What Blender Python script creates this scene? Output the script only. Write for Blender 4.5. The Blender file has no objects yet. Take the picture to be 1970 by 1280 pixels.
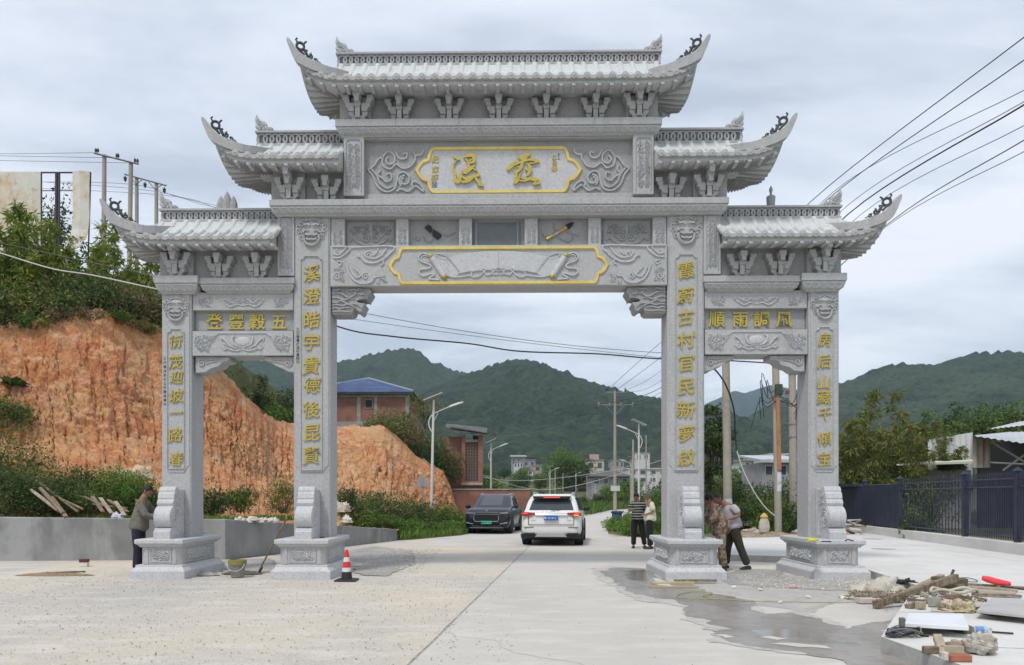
import bpy, bmesh, math, random
import numpy as np
from mathutils import Vector, Matrix, noise

SC = bpy.context.scene
COL = SC.collection
PI = math.pi
R = math.radians

# ------------------------------------------------------------------ camera
cd = bpy.data.cameras.new("camera")
cam = bpy.data.objects.new("camera", cd)
COL.objects.link(cam)
cam.location = (0, 0, 1.5)
cam.rotation_euler = (R(90), 0, 0)
cd.sensor_width = 36.0
cd.lens = 1450.0 / 1970.0 * 36.0
cd.shift_x = 26.0 / 1970.0
cd.shift_y = 318.0 / 1970.0
cd.clip_start = 0.1
cd.clip_end = 12000.0
SC.camera = cam

# ------------------------------------------------------------------ sky and sun
SUN_EL, SUN_AZ = 58.0, -150.0          # degrees; azimuth from +Y clockwise: behind the camera, to the left
w = bpy.data.worlds.new("World")
SC.world = w
w.use_nodes = True
nt = w.node_tree
for n in list(nt.nodes):
    nt.nodes.remove(n)
out = nt.nodes.new("ShaderNodeOutputWorld")
bg = nt.nodes.new("ShaderNodeBackground")
bg.inputs[1].default_value = 0.088
sky = nt.nodes.new("ShaderNodeTexSky")
sky.sky_type = 'NISHITA'
sky.sun_disc = False
sky.sun_elevation = R(SUN_EL)
sky.sun_rotation = R(SUN_AZ)
sky.air_density = 1.5
sky.dust_density = 2.0
tc = nt.nodes.new("ShaderNodeTexCoord")
sep = nt.nodes.new("ShaderNodeSeparateXYZ")
nt.links.new(tc.outputs['Generated'], sep.inputs[0])
za = nt.nodes.new("ShaderNodeMath"); za.operation = 'MAXIMUM'; za.inputs[1].default_value = 0.0
nt.links.new(sep.outputs[2], za.inputs[0])
zb = nt.nodes.new("ShaderNodeMath"); zb.operation = 'ADD'; zb.inputs[1].default_value = 0.16
nt.links.new(za.outputs[0], zb.inputs[0])
dx = nt.nodes.new("ShaderNodeMath"); dx.operation = 'DIVIDE'
dy = nt.nodes.new("ShaderNodeMath"); dy.operation = 'DIVIDE'
nt.links.new(sep.outputs[0], dx.inputs[0]); nt.links.new(zb.outputs[0], dx.inputs[1])
nt.links.new(sep.outputs[1], dy.inputs[0]); nt.links.new(zb.outputs[0], dy.inputs[1])
cmb = nt.nodes.new("ShaderNodeCombineXYZ")
nt.links.new(dx.outputs[0], cmb.inputs[0]); nt.links.new(dy.outputs[0], cmb.inputs[1])
mp = nt.nodes.new("ShaderNodeMapping"); mp.inputs['Scale'].default_value = (0.55, 1.0, 1.0)
mp.inputs['Location'].default_value = (3.1, 1.7, 0)
nt.links.new(cmb.outputs[0], mp.inputs[0])
n1 = nt.nodes.new("ShaderNodeTexNoise"); n1.inputs['Scale'].default_value = 1.5
n1.inputs['Detail'].default_value = 7; n1.inputs['Roughness'].default_value = 0.58
n1.inputs['Distortion'].default_value = 0.25
nt.links.new(mp.outputs[0], n1.inputs['Vector'])
rp = nt.nodes.new("ShaderNodeValToRGB")
rp.color_ramp.elements[0].position = 0.38; rp.color_ramp.elements[0].color = (4.6, 5.05, 6.0, 1)
rp.color_ramp.elements[1].position = 0.61; rp.color_ramp.elements[1].color = (8.1, 8.35, 8.9, 1)
e = rp.color_ramp.elements.new(0.5); e.color = (6.6, 7.0, 7.85, 1)
nt.links.new(n1.outputs[0], rp.inputs[0])
mx = nt.nodes.new("ShaderNodeMixRGB"); mx.inputs[0].default_value = 0.88
nt.links.new(sky.outputs[0], mx.inputs[1]); nt.links.new(rp.outputs[0], mx.inputs[2])
nt.links.new(mx.outputs[0], bg.inputs[0])
nt.links.new(bg.outputs[0], out.inputs[0])

sl = bpy.data.lights.new("sun", 'SUN')
sl.energy = 1.5
sl.angle = R(10)
sl.color = (1.0, 0.965, 0.91)
sun = bpy.data.objects.new("sun", sl)
COL.objects.link(sun)
_az, _el = R(SUN_AZ), R(SUN_EL)
sdir = Vector((math.sin(_az) * math.cos(_el), math.cos(_az) * math.cos(_el), math.sin(_el)))
sun.rotation_euler = sdir.to_track_quat('Z', 'Y').to_euler()

SC.view_settings.view_transform = 'Standard'
SC.view_settings.look = 'None'
SC.view_settings.gamma = 1.0
SC.view_settings.exposure = 0.60
SC.view_settings.use_curve_mapping = False

# ------------------------------------------------------------------ pixel helpers (photograph 1970x1280 -> world)
F, PX0, PY0 = 1450.0, 959.0, 958.0
def W(px, py, Y):
    return Vector(((px - PX0) * Y / F, Y, 1.5 + (PY0 - py) * Y / F))
def G(px, py, z=0.0):
    """point on a horizontal plane at height z seen at a pixel"""
    Y = (1.5 - z) * F / (py - PY0)
    return Vector(((px - PX0) * Y / F, Y, z))

# ------------------------------------------------------------------ mesh builder
class MB:
    def __init__(self):
        self.v = []; self.f = []; self.m = []
    def add(self, vs, fs, mi=0):
        o = len(self.v)
        self.v += [tuple(p) for p in vs]
        self.f += [tuple(i + o for i in f) for f in fs]
        self.m += [mi] * len(fs)
        return self
    def box(self, x0, x1, y0, y1, z0, z1, mi=0, M=None):
        vs = [(x0,y0,z0),(x1,y0,z0),(x1,y1,z0),(x0,y1,z0),(x0,y0,z1),(x1,y0,z1),(x1,y1,z1),(x0,y1,z1)]
        if M is not None: vs = [M @ Vector(p) for p in vs]
        return self.add(vs, [(0,3,2,1),(4,5,6,7),(0,1,5,4),(1,2,6,5),(2,3,7,6),(3,0,4,7)], mi)
    def cbox(self, c, s, mi=0, rot=None):
        M = Matrix.Translation(c)
        if rot is not None:
            from mathutils import Euler
            M = M @ Euler(rot).to_matrix().to_4x4()
        return self.box(-s[0]/2, s[0]/2, -s[1]/2, s[1]/2, -s[2]/2, s[2]/2, mi, M)
    def rings(self, rings, close=True, cap=True, mi=0):
        """loft through rings of equal point count"""
        n = len(rings[0]); vs = [p for r in rings for p in r]; fs = []
        for k in range(len(rings) - 1):
            for i in range(n if close else n - 1):
                j = (i + 1) % n
                fs.append((k*n+i, k*n+j, (k+1)*n+j, (k+1)*n+i))
        if cap and close:
            fs.append(tuple(range(n))[::-1]); fs.append(tuple((len(rings)-1)*n + i for i in range(n)))
        return self.add(vs, fs, mi)
    def prism_y(self, poly, y0, y1, mi=0):          # poly of (x,z)
        return self.rings([[(x, y0, z) for x, z in poly], [(x, y1, z) for x, z in poly]], mi=mi)
    def prism_x(self, poly, x0, x1, mi=0):          # poly of (y,z)
        return self.rings([[(x0, y, z) for y, z in poly], [(x1, y, z) for y, z in poly]], mi=mi)
    def prism_z(self, poly, z0, z1, mi=0):
        return self.rings([[(x, y, z0) for x, y in poly], [(x, y, z1) for x, y in poly]], mi=mi)
    def stack(self, cx, cy, levels, mi=0, cut=0.0):  # levels of (hx, hy, z)
        rs = []
        for hx, hy, z in levels:
            if cut:
                c = cut
                p = [(-hx+c,-hy),(hx-c,-hy),(hx,-hy+c),(hx,hy-c),(hx-c,hy),(-hx+c,hy),(-hx,hy-c),(-hx,-hy+c)]
            else:
                p = [(-hx,-hy),(hx,-hy),(hx,hy),(-hx,hy)]
            rs.append([(cx+a, cy+b, z) for a, b in p])
        return self.rings(rs, mi=mi)
    def tube(self, pts, r, n=6, mi=0, cap=True, flat=1.0):
        pts = [Vector(p) for p in pts]
        k = len(pts)
        rr = r if isinstance(r, (list, tuple)) else [r] * k
        rs = []; ref = None
        for i in range(k):
            a = pts[max(i-1, 0)]; b = pts[min(i+1, k-1)]
            t = (b - a)
            if t.length < 1e-9: t = Vector((0, 0, 1))
            t.normalize()
            if ref is None:
                ref = Vector((0, 1, 0)) if abs(t.y) < 0.9 else Vector((1, 0, 0))
            u = (ref - t * ref.dot(t))
            if u.length < 1e-5: u = t.orthogonal()
            u.normalize(); ref = u
            vv = t.cross(u)
            rs.append([pts[i] + (u * math.cos(2*PI*q/n) * flat + vv * math.sin(2*PI*q/n)) * rr[i] for q in range(n)])
        return self.rings(rs, cap=cap, mi=mi)
    def lathe(self, prof, c=(0,0,0), n=16, mi=0, cap=True):   # prof of (r,z)
        rs = [[(c[0]+r*math.cos(2*PI*i/n), c[1]+r*math.sin(2*PI*i/n), c[2]+z) for i in range(n)] for r, z in prof]
        return self.rings(rs, cap=cap, mi=mi)
    def disc_y(self, c, r, y0, y1, n=12, mi=0):
        rs = [[(c[0]+r*math.cos(2*PI*i/n), y, c[1]+r*math.sin(2*PI*i/n)) for i in range(n)] for y in (y0, y1)]
        return self.rings(rs, mi=mi)
    def sphere(self, c, r, nu=10, nv=7, mi=0, s=(1,1,1), wob=0, seed=0):
        rs = []
        for j in range(nv + 1):
            th = PI * j / nv
            ring = []
            for i in range(nu):
                ph = 2*PI*i/nu
                d = Vector((math.sin(th)*math.cos(ph), math.sin(th)*math.sin(ph), math.cos(th)))
                q = r * (1 + (wob * noise.noise(d*2.3 + Vector((seed, seed*1.7, 0))) if wob else 0))
                ring.append((c[0]+d.x*q*s[0], c[1]+d.y*q*s[1], c[2]+d.z*q*s[2]))
            rs.append(ring)
        return self.rings(rs, cap=False, mi=mi)
    def mesh(self, name, mats, smooth=False, bevel=0.0, merge=False):
        me = bpy.data.meshes.new(name)
        me.from_pydata(self.v, [], self.f)
        for m in (mats if isinstance(mats, (list, tuple)) else [mats]):
            me.materials.append(m)
        if any(self.m):
            me.polygons.foreach_set('material_index', self.m)
        if bevel or merge:
            bm = bmesh.new(); bm.from_mesh(me)
            if merge: bmesh.ops.remove_doubles(bm, verts=bm.verts, dist=1e-4)
            if bevel:
                es = [e for e in bm.edges if len(e.link_faces) == 2 and e.calc_face_angle(0) > 0.6]
                bmesh.ops.bevel(bm, geom=es, offset=bevel, segments=1, affect='EDGES', clamp_overlap=True)
            bm.to_mesh(me); bm.free()
        if smooth:
            me.polygons.foreach_set('use_smooth', [True] * len(me.polygons))
            if smooth != 2:
                try: me.set_sharp_from_angle(angle=R(40))
                except Exception: pass
        me.update()
        return me
    def build(self, name, mats, parent=None, smooth=False, bevel=0.0, loc=None, merge=False):
        return link(name, self.mesh(name, mats, smooth, bevel, merge), parent, loc)

def link(name, me, parent=None, loc=None):
    o = bpy.data.objects.new(name, me)
    COL.objects.link(o)
    if parent is not None: o.parent = parent
    if loc is not None: o.location = loc
    return o

def tag(o, label=None, cat=None, group=None, kind=None):
    if label: o['label'] = label
    if cat: o['category'] = cat
    if group: o['group'] = group
    if kind: o['kind'] = kind
    return o

def empty(name, loc=(0,0,0), rz=0.0, label=None, cat=None, group=None):
    o = bpy.data.objects.new(name, None)
    COL.objects.link(o)
    o.location = loc; o.rotation_euler = (0, 0, rz)
    o.empty_display_size = 0.2
    return tag(o, label, cat, group)

def copy_tree(o, parent=None):
    c = o.copy(); COL.objects.link(c); c.parent = parent
    for ch in list(o.children): copy_tree(ch, c)
    return c

def cr(pts, k=6):
    """Catmull-Rom through 2D/3D points"""
    P = [Vector(p) for p in pts]
    if len(P) < 3: return P
    P = [P[0]*2 - P[1]] + P + [P[-1]*2 - P[-2]]
    o = []
    for i in range(1, len(P) - 2):
        for s in range(k):
            t = s / k
            o.append(0.5*((2*P[i]) + (P[i+1]-P[i-1])*t + (2*P[i-1]-5*P[i]+4*P[i+1]-P[i+2])*t*t + (3*P[i]-P[i-1]-3*P[i+1]+P[i+2])*t*t*t))
    o.append(P[-2])
    return o

# ------------------------------------------------------------------ materials
def mat(name, base, rough=0.8, noises=(), bump=(), metallic=0.0, spec=0.3, emis=None, coat=0.0, local=False,
        alpha=None, streak=None, translucent=0.0, island=0.0, trans=0.0):
    """noises: (scale, colour, lo, hi, amount[, stretch xyz]); bump: (scale, strength, dist[, stretch])"""
    m = bpy.data.materials.new(name); m.use_nodes = True
    nt = m.node_tree; N = nt.nodes; L = nt.links
    b = N['Principled BSDF']
    b.inputs['Roughness'].default_value = rough
    b.inputs['Metallic'].default_value = metallic
    b.inputs['Specular IOR Level'].default_value = spec
    if coat: b.inputs['Coat Weight'].default_value = coat; b.inputs['Coat Roughness'].default_value = 0.08
    if trans: b.inputs['Transmission Weight'].default_value = trans
    if local:
        co = N.new('ShaderNodeTexCoord').outputs['Object']
    else:
        co = N.new('ShaderNodeNewGeometry').outputs['Position']
    def vec(st):
        if not st: return co
        mpn = N.new('ShaderNodeMapping'); mpn.inputs['Scale'].default_value = st
        L.new(co, mpn.inputs[0]); return mpn.outputs[0]
    cur = None
    for nz in noises:
        sc, c2, lo, hi, amt = nz[:5]
        st = nz[5] if len(nz) > 5 else None
        t = N.new('ShaderNodeTexNoise'); t.inputs['Scale'].default_value = sc
        t.inputs['Detail'].default_value = 4; t.inputs['Roughness'].default_value = 0.6
        L.new(vec(st), t.inputs['Vector'])
        mr = N.new('ShaderNodeMapRange'); mr.inputs[1].default_value = lo; mr.inputs[2].default_value = hi
        mr.inputs[3].default_value = 0; mr.inputs[4].default_value = amt
        L.new(t.outputs[0], mr.inputs[0])
        mxn = N.new('ShaderNodeMixRGB')
        if cur is None: mxn.inputs[1].default_value = (*base, 1)
        else: L.new(cur, mxn.inputs[1])
        mxn.inputs[2].default_value = (*c2, 1)
        L.new(mr.outputs[0], mxn.inputs[0])
        cur = mxn.outputs[0]
    if island:
        g = N.new('ShaderNodeNewGeometry')
        hs = N.new('ShaderNodeHueSaturation')
        mr = N.new('ShaderNodeMapRange'); mr.inputs[3].default_value = 1 - island; mr.inputs[4].default_value = 1 + island
        L.new(g.outputs['Random Per Island'], mr.inputs[0])
        L.new(mr.outputs[0], hs.inputs['Value'])
        if cur is None: hs.inputs['Color'].default_value = (*base, 1)
        else: L.new(cur, hs.inputs['Color'])
        cur = hs.outputs[0]
    if cur is None: b.inputs['Base Color'].default_value = (*base, 1)
    else: L.new(cur, b.inputs['Base Color'])
    last = None
    for bp in bump:
        sc, stg, dist = bp[:3]
        st = bp[3] if len(bp) > 3 else None
        t = N.new('ShaderNodeTexNoise'); t.inputs['Scale'].default_value = sc; t.inputs['Detail'].default_value = 5
        L.new(vec(st), t.inputs['Vector'])
        bn = N.new('ShaderNodeBump'); bn.inputs['Strength'].default_value = stg; bn.inputs['Distance'].default_value = dist
        L.new(t.outputs[0], bn.inputs['Height'])
        if last is not None: L.new(last, bn.inputs['Normal'])
        last = bn.outputs[0]
    if last is not None: L.new(last, b.inputs['Normal'])
    if emis:
        b.inputs['Emission Color'].default_value = (*emis[0], 1); b.inputs['Emission Strength'].default_value = emis[1]
    if translucent:
        tr = N.new('ShaderNodeBsdfTranslucent')
        if cur is None: tr.inputs[0].default_value = (*base, 1)
        else: L.new(cur, tr.inputs[0])
        ms = N.new('ShaderNodeMixShader'); ms.inputs[0].default_value = translucent
        L.new(b.outputs[0], ms.inputs[1]); L.new(tr.outputs[0], ms.inputs[2])
        L.new(ms.outputs[0], N['Material Output'].inputs[0])
    return m

GR = dict(rough=0.78, spec=0.25)
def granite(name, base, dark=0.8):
    d = tuple(c*dark for c in base); l = tuple(min(1, c*1.18) for c in base)
    return mat(name, base, 0.78, [
        (1.1, (base[0]*0.93, base[1]*0.98, base[2]*0.99), 0.4, 0.62, 0.8),
        (0.8, (base[0]*1.03, base[1]*0.97, base[2]*1.02), 0.5, 0.7, 0.7),
        (2.2, d, 0.52, 0.74, 0.45, (1.6, 1.6, 0.35)),
        (.9, tuple(c*.74 for c in base), .55, .72, .6, (5, 5, .35)),
        (26, tuple(c*.68 for c in base), .50, .64, .55), (19, l, .54, .66, .6),
        (95, tuple(c*.5 for c in base), .52, .64, .6), (60, l, .55, .66, .7)], [(45, .4, .006), (9, .25, .012)])
STONE = granite('granite', (0.42, 0.422, 0.422))
STONE_L = granite('granite_pale', (0.50, 0.505, 0.515))
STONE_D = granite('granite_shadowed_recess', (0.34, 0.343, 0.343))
STONE_T = granite('granite_tile', (0.53, 0.55, 0.545))
GOLD = mat('gold_paint', (0.50, 0.385, 0.07), 0.42, [(5, (0.40, 0.36, 0.09), 0.42, 0.60, 0.9), (22, (0.60, 0.42, 0.08), 0.52, 0.66, 0.8), (50, (0.26, 0.20, 0.06), 0.56, 0.68, 0.6)], [(60, 0.2, 0.003)], metallic=0.35, spec=0.5)
GOLD_F = mat('gold_frame_paint', (0.66, 0.54, 0.16), 0.45, [(2.5, (0.60, 0.42, 0.10), 0.45, 0.62, 0.9), (14, (0.52, 0.44, 0.16), .5, .66, .7)], [(60, 0.15, 0.002)], metallic=0.1, spec=0.5)
INK = mat('black_paint', (0.025, 0.025, 0.03), 0.5)
DARKMETAL = mat('dark_bronze', (0.06, 0.068, 0.07), 0.55, [(20, (0.12, 0.13, 0.13), 0.5, 0.7, 0.6)], metallic=0.3)
# ================================================================== THE GATEWAY
GY = 14.85
GA = R(-0.8)
STONE_R = granite('granite_joint_and_core_shade', (0.21, 0.215, 0.21))  # dark granite for joints, and for shade painted into the ridge core
gate = empty('stone_gateway', (0, GY, 0), GA, 'carved pale granite gateway with three tile roof tiers and gold Chinese characters over the road', 'gateway')
_c, _s = math.cos(GA), math.sin(GA)
def P(px, py, yl):
    t = (px - PX0) / F
    x = (t * (GY + yl * _c) + yl * _s) / (_c - t * _s)
    Yw = GY + x * _s + yl * _c
    return (x, 1.5 + (PY0 - py) * Yw / F)
def PX(px, yl): return P(px, 900, yl)[0]
def PZ(py, yl, px=959): return P(px, py, yl)[1]
SF = -0.30      # shaft front plane

def spiral(cx, cz, r, turns=1.6, a0=0.0, d=1, n=16):
    return [(cx + r*(1-0.85*k/n)*math.cos(a0 + d*2*PI*turns*k/n), cz + r*(1-0.85*k/n)*math.sin(a0 + d*2*PI*turns*k/n)) for k in range(n+1)]
def rel(mb, pts2, r, y, n=5, taper=False):
    k = len(pts2); r = r*1.45
    rr = [r*(0.45+0.55*math.sin(PI*min(1, (i+0.6)/k))) for i in range(k)] if taper else r
    mb.tube([(p[0], y, p[1]) for p in pts2], rr, n, flat=1.75)
def floral(mb, x0, x1, z0, z1, y, seed, r=0.008, n=None, size=0.05, mirror=False):
    rng = random.Random(seed)
    n = int((n or (x1-x0)*(z1-z0)/(size*size*1.9)+2)*1.5); r = r*1.15
    xm = (x0+x1)/2
    for _ in range(n):
        q = size*rng.uniform(0.5, 1.0)
        cx = rng.uniform(x0+q, max(x0+q+.001, (xm if mirror else x1)-q)); cz = rng.uniform(z0+q, max(z0+q+.001, z1-q))
        a0 = rng.uniform(0, 2*PI); d = rng.choice((-1, 1)); tn = rng.uniform(0.7, 1.5)
        sp = spiral(cx, cz, q, tn, a0, d, 10)
        rel(mb, sp, r*rng.uniform(.8, 1.3), y, 4, True)
        if rng.random() < 0.5:
            mb.sphere((cx+q*.5, y, cz), r*2.2, 6, 4)
        if mirror:
            rel(mb, [(2*xm-a, b) for a, b in sp], r, y, 4, True)

# ---- characters
_gl = {}
_DG = bpy.context.evaluated_depsgraph_get
def glyph(ch, size, depth, off=0.0, brush=0.0, seed=0, mt=GOLD):
    key = (ch, round(size, 3), depth, off, seed, mt.name)
    if key in _gl: return _gl[key]
    cu = bpy.data.curves.new('glyph', 'FONT')
    cu.body = ch; cu.size = size; cu.extrude = depth; cu.offset = off
    cu.resolution_u = 3
    o = bpy.data.objects.new('glyph', cu); COL.objects.link(o)
    bpy.context.view_layer.update()
    me = bpy.data.meshes.new_from_object(o.evaluated_get(_DG()))
    bpy.data.objects.remove(o)
    xs = [v.co.x for v in me.vertices]
    cx = size * 0.5 if xs and max(xs) > size*0.5 else (min(xs)+max(xs))/2
    cz = size * 0.36
    rng = random.Random(seed)
    ph = rng.uniform(0, 6)
    for v in me.vertices:
        x, y, z = v.co.x - cx, v.co.y - cz, v.co.z
        if brush:
            u, t = x/size, y/size
            x += size*brush*(0.9*t*0.35 + 0.10*math.sin(7*t + ph))
            y += size*brush*(0.35*u + 0.12*math.sin(6*u + ph*1.7))
        v.co = (x, -z, y)
    me.materials.clear(); me.materials.append(mt)
    _gl[key] = me
    return me
def put_char(ch, x, z, y, size, depth=0.012, off=0.0, brush=0.0, seed=0, mt=GOLD, parent=None, name='gold_character', rot=0.0, sx=1.0):
    o = link(name, glyph(ch, size, depth, off, brush, seed, mt), parent or gate, (x, y, z))
    o.rotation_euler = (0, rot, 0)
    o.scale = (sx, 1, 1)
    return o

# ---- pedestals, shafts, drum stones
OUT_X, IN_X = 6.25, 3.61
PCY = -.13
def drum_profile():
    pts = [(-.93,.73),(-.93,.87),(-.90,.89),(-.90,.915),(-.86,.93)]
    for k in range(13):
        a = -PI*0.62 + (-PI*1.42 + PI*0.62)*k/12
        pts.append((-.715 + .215*math.cos(a), 1.135 + .215*math.sin(a)))
    pts += [(-.78,1.36),(-.795,1.40),(-.775,1.45),(-.745,1.47),(-.755,1.50),(-.735,1.58),(-.70,1.61),(-.705,1.64),(-.67,1.70),(-.62,1.715),(-.57,1.70),(-.56,1.66)]
    pts += [(-.30,1.66),(-.30,.73)]
    return pts
for sg in (-1, 1):
    for cx, hw, capx, basex, bodyx in ((OUT_X*sg, .29, .45, .51, .375), (IN_X*sg, .355, .50, .555, .425)):
        inner = hw > .3
        seed = int(cx*10) + 100
        # pedestal
        m = MB().stack(cx, PCY, [(bodyx, .84, .26), (bodyx, .84, .59)], cut=.07)
        ped = m.build('pedestal', STONE, gate, bevel=.006)
        m = MB().stack(cx, PCY, [(basex, .985, -.08), (basex, .985, .145), (basex-.012, .975, .165), (basex-.075, .915, .225), (basex-.075, .915, .26)])
        m.build('pedestal_base', STONE_L, ped, bevel=.006)
        m = MB().stack(cx, PCY, [(bodyx+.01, .85, .585), (bodyx+.02, .86, .605), (capx-.03, .90, .635), (capx, .93, .655), (capx, .93, .72), (capx-.015, .915, .735)])
        m.build('pedestal_cap', STONE_L, ped, bevel=.005)
        # posts and carved panels on front and back, and on the long sides
        for fy in (-1, 1):
            for ex in (-1, 1):
                m = MB().box(cx+ex*(bodyx-.115)-.035, cx+ex*(bodyx-.115)+.035, PCY+fy*.84-.012, PCY+fy*.84+.012, .27, .58)
                m.build('corner_strip', STONE, ped, bevel=.004)
            m = MB(); w2 = bodyx-.17; yy = PCY+fy*.842
            for a, b, c2, d2 in ((-w2, w2, .30, .325), (-w2, w2, .545, .57), (-w2, -w2+.025, .325, .545), (w2-.025, w2, .325, .545)):
                m.box(cx+a, cx+b, yy-.012, yy+.012, c2, d2)
            m.build('panel_frame', STONE, ped, bevel=.003)
            m = MB(); floral(m, cx-w2+.03, cx+w2-.03, .33, .54, yy-.004*fy, seed+fy, .009, 30, .045)
            m.build('carved_panel', STONE_L, ped, smooth=True)
        for ex in (-1, 1):
            xx = cx + ex*(bodyx+.001)
            m = MB()
            for a, b, c2, d2 in ((-.60, .60, .29, .315), (-.60, .60, .55, .575), (-.60, -.575, .315, .55), (.575, .60, .315, .55), (-.74,-.68,.27,.58), (.68,.74,.27,.58)):
                m.box(xx-.012, xx+.012, PCY+a, PCY+b, c2, d2)
            m.build('panel_frame', STONE, ped, bevel=.003)
            m = MB(); fl = MB(); floral(fl, -.53, .53, .32, .545, 0, seed+7+ex, .011, 80, .06)
            m.add([(xx + b*1.0, PCY+a, c) for a, b, c in fl.v], fl.f)
            m.build('carved_panel', STONE_L, ped, smooth=True)
        # shaft
        ztop = PZ(411, SF, 600) + .02 if inner else PZ(562, SF, 340) + .02
        sh = MB().stack(cx, 0, [(hw, .30, .735), (hw, .30, ztop)], cut=.022).build('pillar', STONE, gate)
        zl = 1.5 + (958-912)*.01 + .03
        pw = hw - .035
        for fy in (-1, 1):
            yf = fy*.30
            yo = yf + fy*.014
            # raised upper face with notched lower edge
            c1 = .09
            poly = [(-pw, zl+.14), (-pw+.02, zl+.12), (-pw+.05, zl+.10), (-pw+.07, zl+.05), (-pw+.11, zl+.0), (pw-.11, zl+.0), (pw-.07, zl+.05), (pw-.05, zl+.10), (pw-.02, zl+.12), (pw, zl+.14), (pw, ztop-.01), (-pw, ztop-.01)]
            MB().prism_y([(cx+a, b) for a, b in poly], min(yf-fy*.01, yo), max(yf-fy*.01, yo)).build('shaft_face', STONE, sh, bevel=.004)
            # text border: notched frame
            if inner: zt_, zb_, bw = PZ(494, SF, 600), PZ(905, SF, 600), .205
            else: zt_, zb_, bw = PZ(634, SF, 340), PZ(902, SF, 340), .165
            cn = .07
            fr = [(-bw, zb_), (bw, zb_), (bw, zt_-cn)]
            fr += [(bw-.012, zt_-cn+.01), (bw-.05, zt_-cn+.02), (bw-cn, zt_-.025), (bw-cn-.005, zt_)]
            fr += [(-bw+cn+.005, zt_), (-bw+cn, zt_-.025), (-bw+.05, zt_-cn+.02), (-bw+.012, zt_-cn+.01), (-bw, zt_-cn), (-bw, zb_)]
            mm = MB(); rel(mm, [(cx+a, b) for a, b in fr], .010, yo, 4)
            mm.build('text_border', STONE, sh)
            # lion mask
            mk = MB(); zc = PZ(446 if inner else 594, SF, 600 if inner else 340); q = .30 if inner else .265
            yk = yo
            mk.sphere((cx, yk, zc+q*.35), q*.52, 12, 8, s=(1, .22, .62))
            mk.sphere((cx, yk, zc-q*.05), q*.50, 12, 8, s=(1, .20, .5))
            mk.sphere((cx, yk, zc+q*.08), q*.13, 8, 6, s=(1.2, .9, .9))
            for e2 in (-1, 1):
                mk.sphere((cx+e2*q*.24, yk-fy*-.0, zc+q*.26), q*.12, 8, 6, s=(1.3, .6, .7))
                rel(mk, [(cx+e2*q*.06, zc+q*.34), (cx+e2*q*.25, zc+q*.44), (cx+e2*q*.5, zc+q*.40)], q*.06, yk+fy*q*.06, 5)
                rel(mk, [(cx+e2*q*.15, zc+q*.02), (cx+e2*q*.4, zc+q*.08), (cx+e2*q*.55, zc-q*.1)], q*.05, yk+fy*q*.05, 5)
                for k in range(9):
                    a = R(-62 + k*19)
                    rad = q*(.83 + .05*math.sin(k*2.1))
                    sx_, sz_ = cx+e2*rad*math.cos(a), zc+q*.12+rad*.85*math.sin(a)
                    rel(mk, spiral(sx_, sz_, q*.19, 1.3, a, e2, 10), q*.035, yk+fy*.006, 5, True)
            for k in range(7):
                a = R(40 + k*16.7)
                rel(mk, spiral(cx+q*.62*math.cos(a), zc+q*.25+q*.62*math.sin(a), q*.15, 1.2, a, 1, 9), q*.035, yk+fy*.01, 5, True)
            rel(mk, [(cx+q*.50*math.cos(R(a)), zc-q*.42+q*.50*math.sin(R(a))) for a in range(160, 381, 10)], q*.065, yk+fy*.014, 6)
            rel(mk, [(cx-q*.4, zc-q*.2), (cx-q*.2, zc-q*.27), (cx, zc-q*.22), (cx+q*.2, zc-q*.27), (cx+q*.4, zc-q*.2)], q*.06, yk+fy*.02, 5)
            rel(mk, [(cx-q*.34, zc-q*.5), (cx-q*.15, zc-q*.56), (cx, zc-q*.52), (cx+q*.15, zc-q*.56), (cx+q*.34, zc-q*.5)], q*.06, yk+fy*.02, 5)
            for k in range(5):
                mk.box(cx+q*(-.3+.13*k)-.0, cx+q*(-.3+.13*k)+q*.09, min(yk, yk+fy*.025), max(yk, yk+fy*.025), zc-q*.42, zc-q*.3)
            mk.build('lion_mask', STONE, sh, smooth=True)
        # drum stones front and back
        for fy in (1, -1):
            kk = .38 if fy < 0 else 1.0        # fy 1 = front face (towards the camera); the rear stone is shallow
            pr = [((-.30+(a+.30)*kk)*fy, b) for a, b in drum_profile()]
            dmw = .155
            dr = MB().prism_x(pr, cx-dmw, cx+dmw).build('drum_stone', STONE_L, gate, bevel=.006)
            m = MB()
            for ex in (-1, 1):
                xx = cx + ex*(dmw+.001)
                def side(pts2, r): m.tube([(xx, fy*(-.30+(a+.30)*kk), b) for a, b in pts2], r*1.3, 5)
                side([( -.715+.17*math.cos(t*PI/8), 1.135+.17*math.sin(t*PI/8)) for t in range(17)], .010)
                side(spiral(-.715, 1.135, .12, 2, 0.5, 1, 20), .013)
                side(spiral(-.60, 1.56, .07, 1.5, 1.5, -1, 14), .011)
                side([(-.70,1.40),(-.62,1.42),(-.5,1.36),(-.45,1.2),(-.42,.95),(-.46,.78)], .012)
                side([(-.36,1.6),(-.36,1.2),(-.37,.78)], .010)
                rg = random.Random(seed+ex)
                for k in range(16):
                    a_, b_ = rg.uniform(-.66, -.42), rg.uniform(.80, 1.5)
                    side(spiral(a_, b_, rg.uniform(.025, .05), 1.2, rg.uniform(0, 6), 1, 9), .008)
            m.build('drum_carving', STONE_L, dr, smooth=True)

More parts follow.
